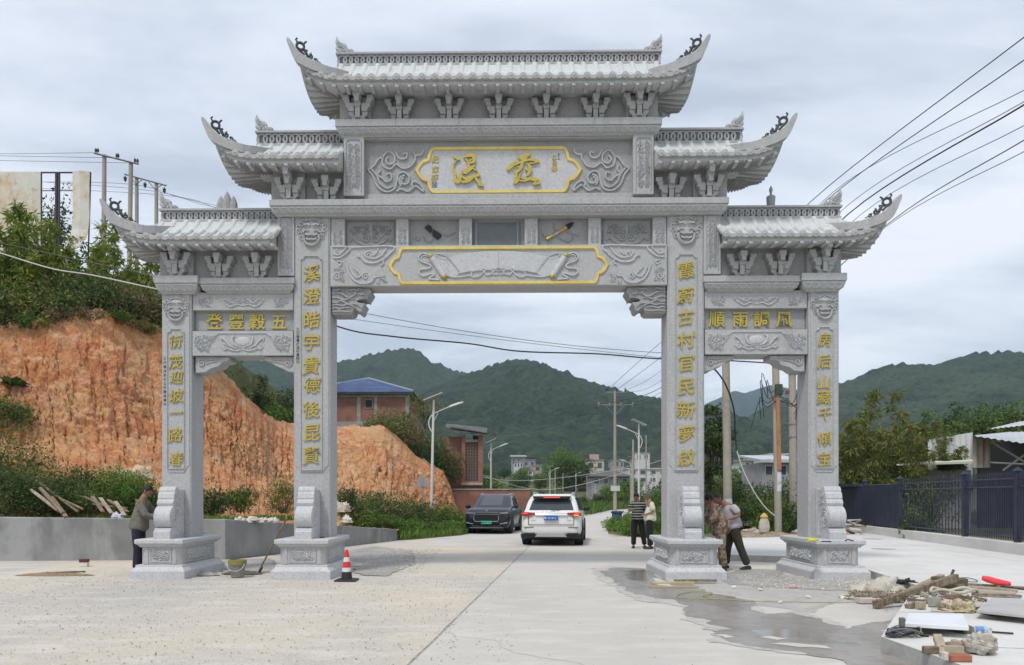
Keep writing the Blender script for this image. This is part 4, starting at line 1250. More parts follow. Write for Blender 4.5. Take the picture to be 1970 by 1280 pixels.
for k_, pl_ in enumerate(([(1440,1214),(1500,1211),(1560,1222),(1640,1236),(1660,1243),(1590,1240),(1500,1234),(1470,1226)], [(1205,1100),(1248,1098),(1262,1112),(1240,1122),(1205,1116)])):
    struct(sheet('puddle', [tuple(G(a, b))[:2] for a, b in pl_], .0148, mat('shallow_water', (.20, .185, .165), .14, [(2, (.27, .25, .225), .45, .6, .8)], spec=.6), .08, 9+k_, .12))
struct(sheet('wet_patch', [tuple(G(a, b))[:2] for a, b in wet], .014, M_WET, .06, 3, .15))
M_DAMP = mat('drying_slurry', (.40, .385, .355), .7, [(2, (.33, .315, .29), .42, .60, .9), (8, (.5, .48, .44), .5, .66, .7)], [(30, .2, .01)])
struct(sheet('drying_patch', [tuple(G(a, b))[:2] for a, b in [(1200,1092),(1300,1112),(1500,1120),(1650,1128),(1640,1150),(1560,1180),(1450,1165),(1350,1150),(1290,1128),(1240,1115)]], .011, M_DAMP, .12, 5, .14))
for k_, pl_ in enumerate(([(1372,1224),(1395,1223),(1418,1227),(1400,1229)], [(1465,1229),(1490,1228),(1512,1232),(1488,1234)], [(1478,1241),(1530,1240),(1590,1245),(1602,1250),(1540,1248)], [(1250,1112),(1275,1118),(1300,1130),(1268,1128)])):
    struct(sheet('dry_island', [tuple(G(a, b))[:2] for a, b in pl_], .0162, M_ROAD, .06, 30+k_, .08))
# gravel by the gateway
M_GRAV = mat('grey_gravel_bed', (.30, .295, .28), .95, [(18, (.45, .44, .42), .5, .62, .9), (60, (.16, .155, .15), .54, .64, .8), (2, (.42, .39, .34), .45, .6, .7)], [(40, .9, .03)])
for k, pl in enumerate(([(1380,1108),(1430,1096),(1500,1098),(1520,1112),(1680,1128),(1640,1140),(1500,1132),(1400,1126)], [(660,1062),(720,1052),(790,1060),(800,1085),(740,1110),(690,1108)], [(405,1082),(520,1075),(540,1100),(430,1106)])):
    struct(sheet('gravel_bed', [tuple(G(a, b))[:2] for a, b in pl], .0155+.002*k, M_GRAV, .1, 7+k, .12))
M_MUD = mat('wet_mortar', (.085, .075, .065), .6, [(12, (.16, .14, .11), .45, .6, .8)], [(25, .6, .02)])
def mound(name, c, rx, ry, h, seed, mt, n=22):
    th = np.linspace(0, 2*PI, n*2+1)[:-1]; rr = np.linspace(0, 1, n//2)
    vs = [(c[0], c[1], c[2]+h)]; fs = []
    k = len(th)
    for j, r in enumerate(rr[1:]):
        for a in th:
            q = 1+.25*noise.noise(Vector((math.cos(a)*1.5, math.sin(a)*1.5, seed)))
            z = h*(1-r*r)**1.0*(1+.5*noise.noise(Vector((math.cos(a)*r*4, math.sin(a)*r*4, seed+3))))
            vs.append((c[0]+rx*r*q*math.cos(a), c[1]+ry*r*q*math.sin(a), c[2]+max(0, z)+.001))
    for i in range(k): fs.append((0, 1+i, 1+(i+1) % k))
    for j in range(len(rr)-2):
        for i in range(k): fs.append((1+j*k+i, 1+(j+1)*k+i, 1+(j+1)*k+(i+1) % k, 1+j*k+(i+1) % k))
    return MB().add(vs, fs).build(name, mt, smooth=True)
o = mound('mortar_spill', G(465, 1104, .018), .42, .16, .06, 3, M_MUD); tag(o, 'dark wet mortar spilled on the ground around the bucket', 'mortar')
o = mound('sand_pile', G(372, 1106, .018), .55, .2, .07, 8, M_GRAV); tag(o, 'low smear of grey sand beside the leftmost pedestal', 'sand')
o = mound('soil_pile', G(105, 1107, .01), .75, .13, .05, 12, mat('brown_crumbs', (.26, .20, .13), .95, [(20, (.14, .1, .07), .5, .6, .8)], [(40, .6, .02)])); tag(o, 'streak of brown soil crumbs on the yard at far left', 'soil')
# loose stones and chips
rng = rs_(4)
def chips(name, n, xr, yr, smin, smax, mt, label, z=.012, seed=1, pw=1.0):
    rg = rs_(seed); x = rg.uniform(*xr, n); y = yr[0]+(yr[1]-yr[0])*rg.uniform(0, 1, n)**pw
    s = smin+(smax-smin)*rg.uniform(0, 1, n)**4
    base = np.array([(1,0,0),(0,1,0),(-1,0,0),(0,-1,0),(0,0,1),(0,0,-1)], float)
    v = base[None]*(s[:, None, None]*rg.uniform(.55, 1.1, (n, 6, 1))); v[:, :, 2] *= .6
    a = rg.uniform(0, 6.28, n); c_, s_ = np.cos(a)[:, None], np.sin(a)[:, None]
    vx = v[:, :, 0]*c_-v[:, :, 1]*s_; vy = v[:, :, 0]*s_+v[:, :, 1]*c_
    V = np.stack([vx+x[:, None], vy+y[:, None], v[:, :, 2]+z+s[:, None]*.3], -1).reshape(-1, 3)
    fb = np.array([(0,1,4),(1,2,4),(2,3,4),(3,0,4),(1,0,5),(2,1,5),(3,2,5),(0,3,5)])
    Fq = (fb[None]+6*np.arange(n)[:, None, None]).reshape(-1, 3)
    me = bpy.data.meshes.new(name); me.vertices.add(len(V)); me.vertices.foreach_set('co', V.astype(np.float32).ravel())
    me.loops.add(3*len(Fq)); me.loops.foreach_set('vertex_index', Fq.astype(np.int32).ravel())
    me.polygons.add(len(Fq)); me.polygons.foreach_set('loop_start', np.arange(0, 3*len(Fq), 3, dtype=np.int32)); me.polygons.foreach_set('loop_total', np.full(len(Fq), 3, dtype=np.int32))
    me.materials.append(mt); me.update(calc_edges=True)
    return tag(link(name, me), label, 'gravel', kind='stuff')
M_CHIP = mat('stone_chip', (.27, .25, .225), .9, island=.6)
M_CHIP2 = mat('pale_chip', (.55, .52, .47), .9, island=.35)
chips('loose_gravel', 6500, (-9, -.4), (4.5, 14.5), .003, .015, M_CHIP, 'small dark stones scattered over the dusty yard', seed=2)
chips('pale_gravel', 9000, (-9, .2), (4.5, 16), .004, .015, M_CHIP2, 'small pale stone chips scattered over the dusty yard', seed=3)
chips('road_grit', 900, (-.8, 4), (5, 20), .0025, .010, M_CHIP, 'sparse grit lying on the concrete road', seed=5)
chips('gateway_rubble', 2600, (-3.3, -1.6), (15, 22), .006, .03, M_CHIP2, 'grey rubble strewn behind the traffic cone', seed=6)
chips('pedestal_gravel', 3000, (4.2, 7.0), (12.2, 14.6), .006, .026, M_CHIP2, 'grey gravel strewn between the right pedestals', seed=7)

# raised concrete paving on the right
M_PAD = mat('pale_concrete', (.58, .575, .55), .86, [(.5, (.50, .495, .47), .42, .62, .8), (3, (.64, .63, .60), .5, .7, .6, (1, .5, 1)), (10, (.47, .46, .44), .58, .72, .5), (110, (.42, .41, .39), .6, .68, .5)], [(90, .3, .004), (8, .15, .01)])
M_KERB = mat('kerb_face', (.40, .395, .375), .9, [(3, (.30, .295, .28), .45, .65, .8), (30, (.48, .47, .45), .55, .7, .6)], [(50, .4, .006)])
pad = [(3.85,-6),(3.72,7.33),(5.35,9.9),(6.45,11.6),(6.95,14.25),(6.9,17.3),(5.45,17.9),(5.2,21),(5.6,25.0),(9,25.6),(14.4,29.0),(13.5,25.6),(12.4,17.8),(11.2,10),(9.8,0),(9,-6)]
m = MB(); n_ = len(pad)
m.add([(x, y, .15) for x, y in pad], [tuple(range(n_))], 0)
m.add([(x, y, z) for z in (-.05, .148) for x, y in pad], [(i, (i+1) % n_, n_+(i+1) % n_, n_+i) for i in range(n_)], 1)
pv = struct(m.build('paving_slab', [M_PAD, M_KERB]))
m = MB()
for (a, b) in (((4.05, 6.9), (9.8, 5.5)), ((4.7, 8.9), (10.6, 8.4)), ((5.6, 21), (13.2, 21.2)), ((6.95, 13.4), (12, 13.0)), ((9.4, 4), (12.3, 25))):
    A, B = Vector((*a, .1535)), Vector((*b, .1535)); d = (B-A).normalized(); nn = Vector((-d.y, d.x, 0))*.006
    m.add([A-nn, B-nn, B+nn, A+nn], [(0,1,2,3)])
m.build('paving_joint', M_JOINT, pv)
# extra ground around: pavement behind the wall on the left
M_SOIL = mat('orange_soil', (.31, .215, .13), .95, [(.8, (.42, .27, .15), .42, .6, .8), (4, (.25, .13, .07), .5, .65, .7), (25, (.5, .36, .24), .58, .7, .6)], [(8, .6, .06)])

# ================================================================== EARTH BANK
cols = [(-420,640,27,-460,19.5),(-150,628,25,-170,18.8),(-40,624,24.5,-60,18.8),(0,622,25,10,18.9),(50,617,25.5,60,19.0),(100,606,26,110,19.2),(150,600,26.5,160,19.5),(200,598,27,215,19.8),(255,612,28,262,20.2),(310,628,29,310,21),(350,665,30,352,21.6),
        (390,700,31,392,22.2),(430,716,32,432,23),(455,742,32.5,462,23.5),(480,772,33,490,24),(505,795,34,515,24.6),(535,809,36,545,25.4),(560,813,37.5,572,26.2),(610,818,39,622,27.6),(650,820,40.5,655,28.6),(700,820,42,702,30.4),(740,821,43,740,32),(770,848,44,770,33.6),
        (800,876,45,800,35.2),(830,893,46.5,830,37),(852,905,47.5,850,38.8),(864,930,48.5,868,40.4),(878,972,49.5,884,41.6),(884,985,50,890,42.4)]
ca = np.array(cols, float); u0 = np.linspace(0, 1, len(cols)); NU, NV = 760, 190
uu = np.linspace(0, 1, NU)
tp_ = [np.interp(uu, u0, ca[:, i]) for i in range(5)]
Xt = (tp_[0]-PX0)*tp_[2]/F; Zt = 1.5+(PY0-tp_[1])*tp_[2]/F; Yt = tp_[2]
Xb = (tp_[3]-PX0)*tp_[4]/F; Yb = tp_[4]; Zb = np.interp(uu, [0, .45, .7, 1], [.85, .75, .15, .0])
vv = np.linspace(0, 1, NV)
U, V = np.meshgrid(uu, vv, indexing='ij')
pz = np.where(V < .42, V*.36/.42, .36+(V-.42)/.58*.64)          # talus below, steep cut face above
ph = np.where(V < .42, V/.42*.60, .60+(V-.42)/.58*.40)
steep = np.clip((U-.55)*6, 0, 1)
pz = pz*(1-steep)+V*steep; ph = ph*(1-steep)+V*steep
Xg = Xb[:, None]+(Xt-Xb)[:, None]*ph; Yg = Yb[:, None]+(Yt-Yb)[:, None]*ph; Zg = Zb[:, None]+(Zt-Zb)[:, None]*pz
s_ = uu[:, None]*70
env = np.sin(PI*np.clip(V, 0, 1))**.6
gul = fbm(s_*.45+V*1.1, V*1.2, 4, 3)                      # vertical gullies
chunk = fbm(s_*1.5+V*8, V*20, 4, 11)
fine = fbm(s_*6, V*75, 3, 21)
wc_ = worley(s_*.42+V*2.5, V*5, 5)[1]*.5+worley(s_*1.1-V*3, V*11, 8)[1]*.3+worley(s_*1.1-V*3, V*11, 8)[0]*.3
ridg = 1-np.abs(fbm(s_*2.3+V*6, V*3.2, 3, 41))*2
fine2 = fbm(s_*26, V*90, 2, 61)
mask_ = np.clip(fbm(s_*.25, V*1.3, 2, 71)*2+.45, .15, 1)
disp = env*((.12+.38*np.clip((V-.3)*4, 0, 1))*gul+.30*fbm(s_*.2+V, V*3, 3, 81)+.15*chunk*mask_+.11*fine+.085*fine2+.34*(wc_-.5)*mask_)
Yg2 = Yg - disp*1.0; Zg2 = Zg + env*(.10*chunk+.08*fine+.06*fine2); Xg2 = Xg + env*.2*fbm(s_*2, V*9, 3, 31)
Zg2[:, -1] += .18*fbm(uu*90, uu*0, 4, 5); Zg2[:, -2] += .12*fbm(uu*90, uu*0, 4, 5)
M_BANK = mat('cut_orange_earth', (.47, .205, .085), .96, [
    (.20, (.52, .29, .14), .42, .58, .9), (.45, (.46, .165, .07), .47, .60, .85, (1, 1, .7)), (1.5, (.64, .42, .24), .50, .64, .7, (1, 1, 1.8)),
    (2.6, (.38, .16, .07), .57, .69, .45, (1.6, 1.6, .6)), (.9, (.44, .30, .17), .52, .66, .7, (1, 1, .8)), (12, (.62, .44, .28), .56, .68, .7, (1, 1, 1.5)), (34, (.30, .13, .06), .55, .66, .7)],
    [(6, .7, .12, (1.5, 1.5, .6)), (24, .8, .04)])
struct(link('earth_bank', grid_mesh('earth_bank', Xg2, Yg2, Zg2, M_BANK, smooth=False)))
# plateau behind the cut
M_HILLG = mat('hill_grass', (.075, .085, .03), .95, [(.8, (.12, .12, .05), .42, .6, .8), (4, (.045, .06, .02), .5, .65, .7)], [(4, .8, .15)])
bk = np.array([0, .04, .12, .3, .6, 1.0])*45
Xp = Xt[:, None]+ -0.12*bk[None]; Yp = Yt[:, None]+bk[None]; Zp = Zg2[:, -1][:, None]*(1-bk[None]*0)+ (np.minimum(bk, 18)*.07)[None]*(uu < .33)[:, None] - (np.minimum(bk, 30)*.10)[None]*((uu >= .33) & (uu < .62))[:, None] - np.clip((uu-.72)/.28, 0, 1)[:, None]*bk[None]*.02
Zp = Zp + np.where(bk > .1, .15, 0)[None]*fbm(uu[:, None]*60, bk[None]*.5, 3, 77)
struct(link('hilltop', grid_mesh('hilltop', Xp, Yp, Zp, M_HILLG)))
# soil shelf between retaining wall and bank foot
wp = [(-30, 17.2), (-16, 17.5), (-6.6, 18.2), (-5.6, 20.6), (-4.6, 23.3), (-3.55, 26.4)]
wh = [1.12, 1.10, .98, .80, .62, .40]
v = []; 
NB = 40
ub = np.linspace(0, 1, NB); wl_ = np.array(wp); wu = np.array([0, .28, .62, .74, .86, 1.0])
bx = np.interp(ub, wu, wl_[:, 0]); by = np.interp(ub, wu, wl_[:, 1])+.18; bz = np.interp(ub, wu, wh)-.05
uB = np.interp(ub, [0, .28, .62, .8, 1], [0, .1, .42, .62, .80])
fx_ = np.interp(uB, uu, Xg2[:, 4]); fy_ = np.interp(uB, uu, Yg2[:, 4]); fz_ = np.interp(uB, uu, Zg2[:, 4])
kk = np.linspace(0, 1, 14)
XX = bx[:, None]+(fx_-bx)[:, None]*kk; YY = by[:, None]+(fy_-by)[:, None]*kk; ZZ = bz[:, None]+(fz_-bz)[:, None]*kk
ZZ += .10*fbm(XX*2, YY*2, 3, 5)*np.sin(PI*kk)[None]
struct(link('soil_shelf', grid_mesh('soil_shelf', XX, YY, ZZ, M_SOIL)))
# verge left of the road
struct(sheet('verge', [(-3.4,26.5),(-1.5,30.1),(-.6,34),(1.4,42),(3.4,50),(2.0,52),(-3,50),(-9,34),(-6,26)], .010, M_HILLG))

# retaining wall: path with thickness
M_CEM = mat('cement_render', (.25, .255, .25), .88, [(.5, (.17, .175, .17), .44, .58, .9), (1.1, (.33, .335, .33), .5, .62, .8, (1, 1, .7)), (2.2, (.33, .335, .325), .5, .68, .7, (1, 1, .4)), (6, (.22, .22, .215), .56, .7, .6, (1, 1, .25)), (50, (.36, .36, .35), .6, .7, .4)], [(12, .2, .01), (60, .2, .004)])
m = MB()
rings_ = []
for i, ((x, y), h) in enumerate(zip(wp, wh)):
    a = Vector(wp[max(0, i-1)]); b = Vector(wp[min(len(wp)-1, i+1)]); d = (b-a).normalized(); nn = Vector((-d.y, d.x))*.20
    rings_.append([(x, y, -.1), (x, y, h-.02), (x+nn.x*.06, y+nn.y*.06, h), (x+nn.x, y+nn.y, h), (x+nn.x, y+nn.y, -.1)])
m.rings(rings_)
o = m.build('retaining_wall', M_CEM); tag(o, 'low grey cement retaining wall at the foot of the orange bank', 'wall')

# ================================================================== HILLS
def forest_mat(name, base, l, d, dirt=None):
    return mat(name, base, .95, [(.004, l, .40, .62, .8), (.016, d, .45, .62, .8), (.06, l, .5, .66, .7), (.22, d, .52, .66, .8), (.45, (l[0]*1.4, l[1]*1.3, l[2]*1.2), .55, .7, .6)], [(.25, .8, 2.0)])
def hill(name, ridge, Yr, Yfoot, Yback, mt, seed, res, canopy, spur, zfoot=-1, prof=1.25, xlim=None):
    r = np.array(ridge, float); rx = (r[:, 0]-PX0)*Yr/F; rz = 1.5+(PY0-r[:, 1])*Yr/F
    x0, x1 = xlim or (rx[0], rx[-1])
    nx = int((x1-x0)/res)+1
    xx = np.linspace(x0, x1, nx)
    ny = int((Yr-Yfoot)/res)+1
    yA = np.linspace(Yfoot, Yr, ny); yB = np.linspace(Yr, Yback, 12)[1:]
    yv = np.concatenate([yA, yB])
    Xh, Yh = np.meshgrid(xx, yv, indexing='ij')
    H_ = np.interp(xx, rx, rz)[:, None]
    t = np.clip((Yh-Yfoot)/(Yr-Yfoot), 0, 1)
    back = np.clip((Yh-Yr)/(Yback-Yr), 0, 1)
    tt = t**prof
    sp = (1-np.abs(fbm(Xh*.006+Yh*.0015, Yh*.0022, 4, seed))*1.8)          # spurs running down
    sp2 = fbm(Xh*.02, Yh*.012, 3, seed+5)
    Zh = zfoot+(H_-zfoot)*tt*(1-back*back) + (np.sin(PI*t)**1.0)*(sp*spur+sp2*spur*.35)*(H_/160)*(back == 0)
    w_, hid = worley(Xh/8.5, Yh/10, seed)
    w2, hid2 = worley(Xh/4.2, Yh/5, seed+3)
    can = canopy*((1-np.clip(w_, 0, 1)**2)*(.6+.6*hid) + .4*(1-np.clip(w2, 0, 1)**2)*(.5+.7*hid2))
    Zh = Zh+(can-canopy*.9)*np.clip(t*8, 0, 1)
    return struct(link(name, grid_mesh(name, Xh, Yh, Zh, mt, smooth=True)))
F1 = forest_mat('forest_slope', (.019, .036, .022), (.046, .068, .034), (.006, .014, .011))
F2 = forest_mat('forest_slope_far', (.018, .032, .022), (.030, .046, .026), (.012, .022, .016))
hill('hill_right_of_centre', [(560,860),(700,805),(800,762),(850,742),(900,722),(930,712),(962,701),(985,695),(1010,694),(1040,699),(1075,712),(1110,726),(1140,738),(1190,752),(1235,765),(1275,774),(1330,800),(1390,828),(1430,812),(1470,790),(1510,770),(1560,752),(1600,742),(1640,734),(1660,722),(1700,706),(1730,702),(1758,704),(1790,706),(1830,694),(1870,684),(1905,681),(1940,678),(1970,683),(2080,700),(2300,760)], 900, 330, 1200, F1, 7, 2.4, 7.5, 20, zfoot=6)
hill('hill_left', [(-200,760),(100,740),(300,715),(430,692),(470,690),(530,694),(600,702),(650,697),(680,693),(705,686),(735,676),(770,671),(795,675),(815,684),(840,700),(870,712),(905,722),(950,742),(1050,790),(1200,850)], 1250, 700, 1500, F1, 19, 3.2, 8, 18, zfoot=10)
hill('mountain_far', [(1100,860),(1250,800),(1340,785),(1380,768),(1412,752),(1432,757),(1455,750),(1482,741),(1505,744),(1540,752),(1600,765),(1700,800),(1800,860)], 3000, 2000, 3600, F2, 29, 16, 5, 30, zfoot=0)
def terr(name, pts, mt):
    me = MB(); return me
# gently rising ground under the village
Xv, Yv = np.meshgrid(np.linspace(-260, 330, 120), np.linspace(120, 345, 60), indexing='ij')
tv = np.clip((Yv-120)/225, 0, 1)
def vz(x, y): 
    t = np.clip((y-120)/225, 0, 1); return 12*t**1.4 - .3
Zv = vz(Xv, Yv) + .8*fbm(Xv*.05, Yv*.05, 3, 3)*np.clip(tv*4, 0, 1)
struct(link('village_slope', grid_mesh('village_slope', Xv, Yv, Zv, M_HILLG)))

# air
hz = MB().box(-4200, 4200, -60, 7000, -2.2, 560).build('haze', bpy.data.materials.new('haze_air'))
hm = hz.data.materials[0]; hm.use_nodes = True
for n in list(hm.node_tree.nodes):
    if n.type != 'OUTPUT_MATERIAL': hm.node_tree.nodes.remove(n)
pvn = hm.node_tree.nodes.new('ShaderNodeVolumePrincipled')
pvn.inputs['Color'].default_value = (.62, .82, 1.0, 1); pvn.inputs['Density'].default_value = HAZE = .00014
hm.node_tree.links.new(pvn.outputs[0], [n for n in hm.node_tree.nodes if n.type == 'OUTPUT_MATERIAL'][0].inputs['Volume'])
tag(hz, 'thin blue haze over the valley', 'haze', kind='stuff')
# ================================================================== BUILDINGS
M_BRICK = bpy.data.materials.new('red_brick'); M_BRICK.use_nodes = True
def brick_setup(m, c1, c2, mor, sc=1.0):
    N = m.node_tree.nodes; L = m.node_tree.links; b = N['Principled BSDF']; b.inputs['Roughness'].default_value = .92
    g = N.new('ShaderNodeNewGeometry'); sp_ = N.new('ShaderNodeSeparateXYZ'); L.new(g.outputs['Position'], sp_.inputs[0])
    ad = N.new('ShaderNodeMath'); ad.operation = 'ADD'; L.new(sp_.outputs[0], ad.inputs[0]); L.new(sp_.outputs[1], ad.inputs[1])
    cb = N.new('ShaderNodeCombineXYZ'); L.new(ad.outputs[0], cb.inputs[0]); L.new(sp_.outputs[2], cb.inputs[1])
    br = N.new('ShaderNodeTexBrick'); br.inputs['Scale'].default_value = sc; br.inputs['Brick Width'].default_value = .24; br.inputs['Row Height'].default_value = .075
    br.inputs['Mortar Size'].default_value = .010; br.inputs['Color1'].default_value = (*c1, 1); br.inputs['Color2'].default_value = (*c2, 1); br.inputs['Mortar'].default_value = (*mor, 1)
    L.new(cb.outputs[0], br.inputs['Vector'])
    nz = N.new('ShaderNodeTexNoise'); nz.inputs['Scale'].default_value = 1.3; L.new(g.outputs['Position'], nz.inputs['Vector'])
    mr = N.new('ShaderNodeMapRange'); mr.inputs[1].default_value = .45; mr.inputs[2].default_value = .7; mr.inputs[4].default_value = .6; L.new(nz.outputs[0], mr.inputs[0])
    mx_ = N.new('ShaderNodeMixRGB'); mx_.inputs[2].default_value = (c1[0]*.55, c1[1]*.6, c1[2]*.6, 1); L.new(mr.outputs[0], mx_.inputs[0]); L.new(br.outputs[0], mx_.inputs[1])
    L.new(mx_.outputs[0], b.inputs['Base Color'])
    bp = N.new('ShaderNodeBump'); bp.inputs['Strength'].default_value = .6; bp.inputs['Distance'].default_value = .02; L.new(br.outputs['Fac'], bp.inputs['Height']); bp.invert = True
    L.new(bp.outputs[0], b.inputs['Normal'])
brick_setup(M_BRICK, (.33, .115, .075), (.24, .085, .06), (.30, .25, .21))
M_CONC = mat('weathered_concrete', (.33, .32, .29), .9, [(1.5, (.22, .21, .19), .42, .62, .8), (6, (.42, .41, .38), .5, .7, .6, (1, 1, .4))], [(20, .3, .01)])
M_BLUE = mat('blue_roof_tile', (.065, .10, .22), .5, [(1.2, (.10, .15, .28), .42, .6, .8), (5, (.05, .08, .15), .5, .7, .5)], spec=.4)
M_DARK = mat('dark_opening', (.02, .02, .022), .6)
M_GLASS = mat('window_glass', (.05, .065, .08), .12, spec=.6)
M_CREAM = mat('cream_render', (.52, .46, .36), .9, [(.8, (.42, .36, .28), .45, .65, .7), (3, (.58, .52, .43), .5, .7, .5, (1, 1, .3))])
M_WHITE = mat('white_render', (.55, .55, .53), .9, [(.8, (.40, .40, .38), .45, .65, .7), (3, (.62, .62, .60), .5, .7, .5, (1, 1, .3))])
M_PINK = mat('pink_tile_render', (.42, .30, .28), .9, [(1, (.35, .25, .24), .45, .65, .7)])
M_DROOF = mat('dark_tile_roof', (.085, .085, .09), .85, [(1.5, (.15, .145, .14), .45, .62, .8)])
M_GREYW = mat('grey_render', (.30, .295, .30), .9, [(1, (.22, .22, .22), .45, .65, .7)])
M_TIN = mat('corrugated_tin', (.52, .54, .55), .5, [(1.2, (.42, .43, .43), .42, .62, .8), (5, (.38, .30, .22), .62, .75, .5)], metallic=.3)

# brick house with the blue roof
YH = 60.0
hs = empty('brick_house', (-10, YH, 0), 0, 'unfinished red brick house with a blue tiled hip roof on top of the orange bank', 'house')
def H(px, py, Y=YH, dy=0):
    p = W(px, py, Y); return (p.x+10, dy, p.z)
x0h, zb_ = H(596, 820)[0], H(0, 822)[2]; x1h = H(786, 0)[0]; zt_ = H(0, 764)[2]
HD = 7.0
MB().box(x0h, x1h, 0, HD, zb_-1.6, zt_).build('wall', M_BRICK, hs)
m_ = MB(); 
for pa, pb in ((0, 6), (0, 0)): pass
for a, b in ((x0h-.02, x0h+.3), (H(687,0)[0], H(694,0)[0]), (H(720,0)[0], H(726,0)[0]), (x1h-.27, x1h+.03)):
    MB().box(a, b, -.05, .3, zb_-1.6, zt_-.001).build('column', M_CONC, hs, bevel=.01)
MB().box(x0h-.05, x1h+.06, -.07, .3, zt_-.34+.32, zt_+.20).build('ring_beam', M_CONC, hs, bevel=.01)
MB().box(x0h-.05, x1h+.06, -.08, .3, zb_-.05, zb_+.42).build('plinth_beam', M_CONC, hs, bevel=.01)
MB().box(x0h-.35, x1h+.3, -.45, HD+.4, zt_+.2, zt_+.32).build('eave_slab', M_CONC, hs, bevel=.02)
a, b = H(703, 785), H(716, 770)
wf = MB().box(a[0]-.04, b[0]+.04, -.06, .12, a[2]-.05, b[2]+.04).build('window_frame', M_CONC, hs)
MB().box(a[0], b[0], -.062, -.058, a[2], b[2]).build('window_opening', M_DARK, wf)
# hip roof as overlapping tile courses
zr_ = H(0, 717)[2]; ze_ = zt_+.32; xl, xr_ = x0h-.5, x1h+.45; y0_, y1_ = -.6, HD+.55
apx, apy = H(692, 0)[0]+.0, (y0_+y1_)/2
for k in range(17):
    t0, t1 = k/17, (k+1)/17+.012
    def rr4(t, dz):
        return [(xl+(apx-2.2-xl)*t, y0_+(apy-y0_)*t, ze_+(zr_-.35-ze_)*t+dz), (xr_+(apx+.15-xr_)*t, y0_+(apy-y0_)*t, ze_+(zr_-ze_)*t+dz), (xr_+(apx+.15-xr_)*t, y1_+(apy-y1_)*t, ze_+(zr_-ze_)*t+dz), (xl+(apx-2.2-xl)*t, y1_+(apy-y1_)*t, ze_+(zr_-.35-ze_)*t+dz)]
    A = rr4(t0, .05); B = rr4(min(1, t1), .0); C = rr4(t0, -.02)
    MB().rings([C, A, B], cap=False).build('tile_course', M_BLUE, hs)
m = MB(); m.tube([(xr_, y0_, ze_+.06), (apx+.15, apy, zr_+.06), (apx-2.2, apy, zr_-.30), (xl, y0_, ze_+.06)], .11, 6)
m.build('ridge_cap', mat('ridge_grey', (.22, .27, .33), .6), hs, smooth=True)

# brick tower with lattice window, and the long low brick wall
YT = 50.0
tw = empty('brick_outbuilding', (0, YT, 0), 0, 'ruined red brick tower with a pierced lattice window and broken tile roof', 'building')
def Tq(px, py): p = W(px, py, YT); return (p.x, p.z)
X0, Z1 = Tq(888, 838); X1, Z0 = Tq(929, 940)
XL = Tq(866, 0)[0]
lx0, lz1_ = Tq(895, 850); lx1, lz0_ = Tq(920, 926)
for a, b, c, d in ((X0, lx0, Z0-1, Z1), (lx1, X1, Z0-1, Z1), (lx0, lx1, Z0-1, lz0_), (XL-.6, X0, Z0-1.8, Z1-.05)):
    MB().box(a, b, -.0 if a >= X0-.001 else .35, 3.0 if a < X0-.001 else .28, c, d).build('wall', M_BRICK, tw)
MB().box(lx0, lx1, 0.02, .26, lz1_-.02, lz1_+.14).build('lintel', M_CONC, tw)
MB().box(lx0+.5, lx1, 0.12, .26, lz1_+.14, Z1).build('dark_gable', M_DARK, tw)
MB().box(lx0-.25, lx1+.28, -.22, .1, Tq(0,934)[1], Tq(0,929)[1]).build('window_sill', M_CONC, tw, bevel=.01)
MB().box(lx0, lx1, .22, .27, lz0_, lz1_).build('window_void', M_DARK, tw)
m = MB(); nx_, nz_ = 5, 13
for i in range(nx_+1):
    xx_ = lx0+(lx1-lx0)*i/nx_; m.box(xx_-.012, xx_+.012, .04, .10, lz0_, lz1_)
for j in range(nz_+1):
    zz_ = lz0_+(lz1_-lz0_)*j/nz_; m.box(lx0, lx1, .042, .098, zz_-.012, zz_+.012)
for i in range(nx_):
    for j in range(nz_):
        cx2, cz2 = lx0+(lx1-lx0)*(i+.5)/nx_, lz0_+(lz1_-lz0_)*(j+.5)/nz_
        m.tube([(cx2+.055*math.cos(q*PI/3), .07, cz2+.07*math.sin(q*PI/3)) for q in range(7)], .012, 4, cap=False)
m.build('lattice', mat('lattice_clay', (.30, .22, .17), .9), tw)
rf = []
a, b = Tq(862, 826), Tq(935, 838)
m = MB().rings([[(XL-.3, -.35, a[1]+.0), (X1+.25, -.4, b[1]+.02), (X1+.25, 3.2, b[1]+.7), (XL-.5, 3.2, a[1]+.6)], [(XL-.3, -.35, a[1]+.1), (X1+.25, -.4, b[1]+.12), (X1+.25, 3.2, b[1]+.8), (XL-.5, 3.2, a[1]+.7)]])
rf_ = m.build('roof', M_DROOF, tw)
rd = random.Random(8)
for k in range(16):
    MB().cbox((XL+.1+k*.165, -.38+rd.uniform(-.03,.05), a[1]+.12-(a[1]-b[1])*(k/14.5)), (.15, .35, .035), rot=(rd.uniform(.05,.3), 0, rd.uniform(-.1,.1))).build('roof_tile', M_DROOF, rf_)
bw = empty('brick_wall', (0, 50.6-1.2, 0), 0, 'long low red brick wall with plain coping behind the dark car', 'wall')
a, b = W(862, 943, 49.4), W(1020, 943, 49.4)
MB().box(a.x, b.x, 0, .25, -.3, a.z).build('wall', M_BRICK, bw)
MB().box(a.x-.03, b.x+.05, -.04, .29, a.z, a.z+.09).build('coping', M_CONC, bw)

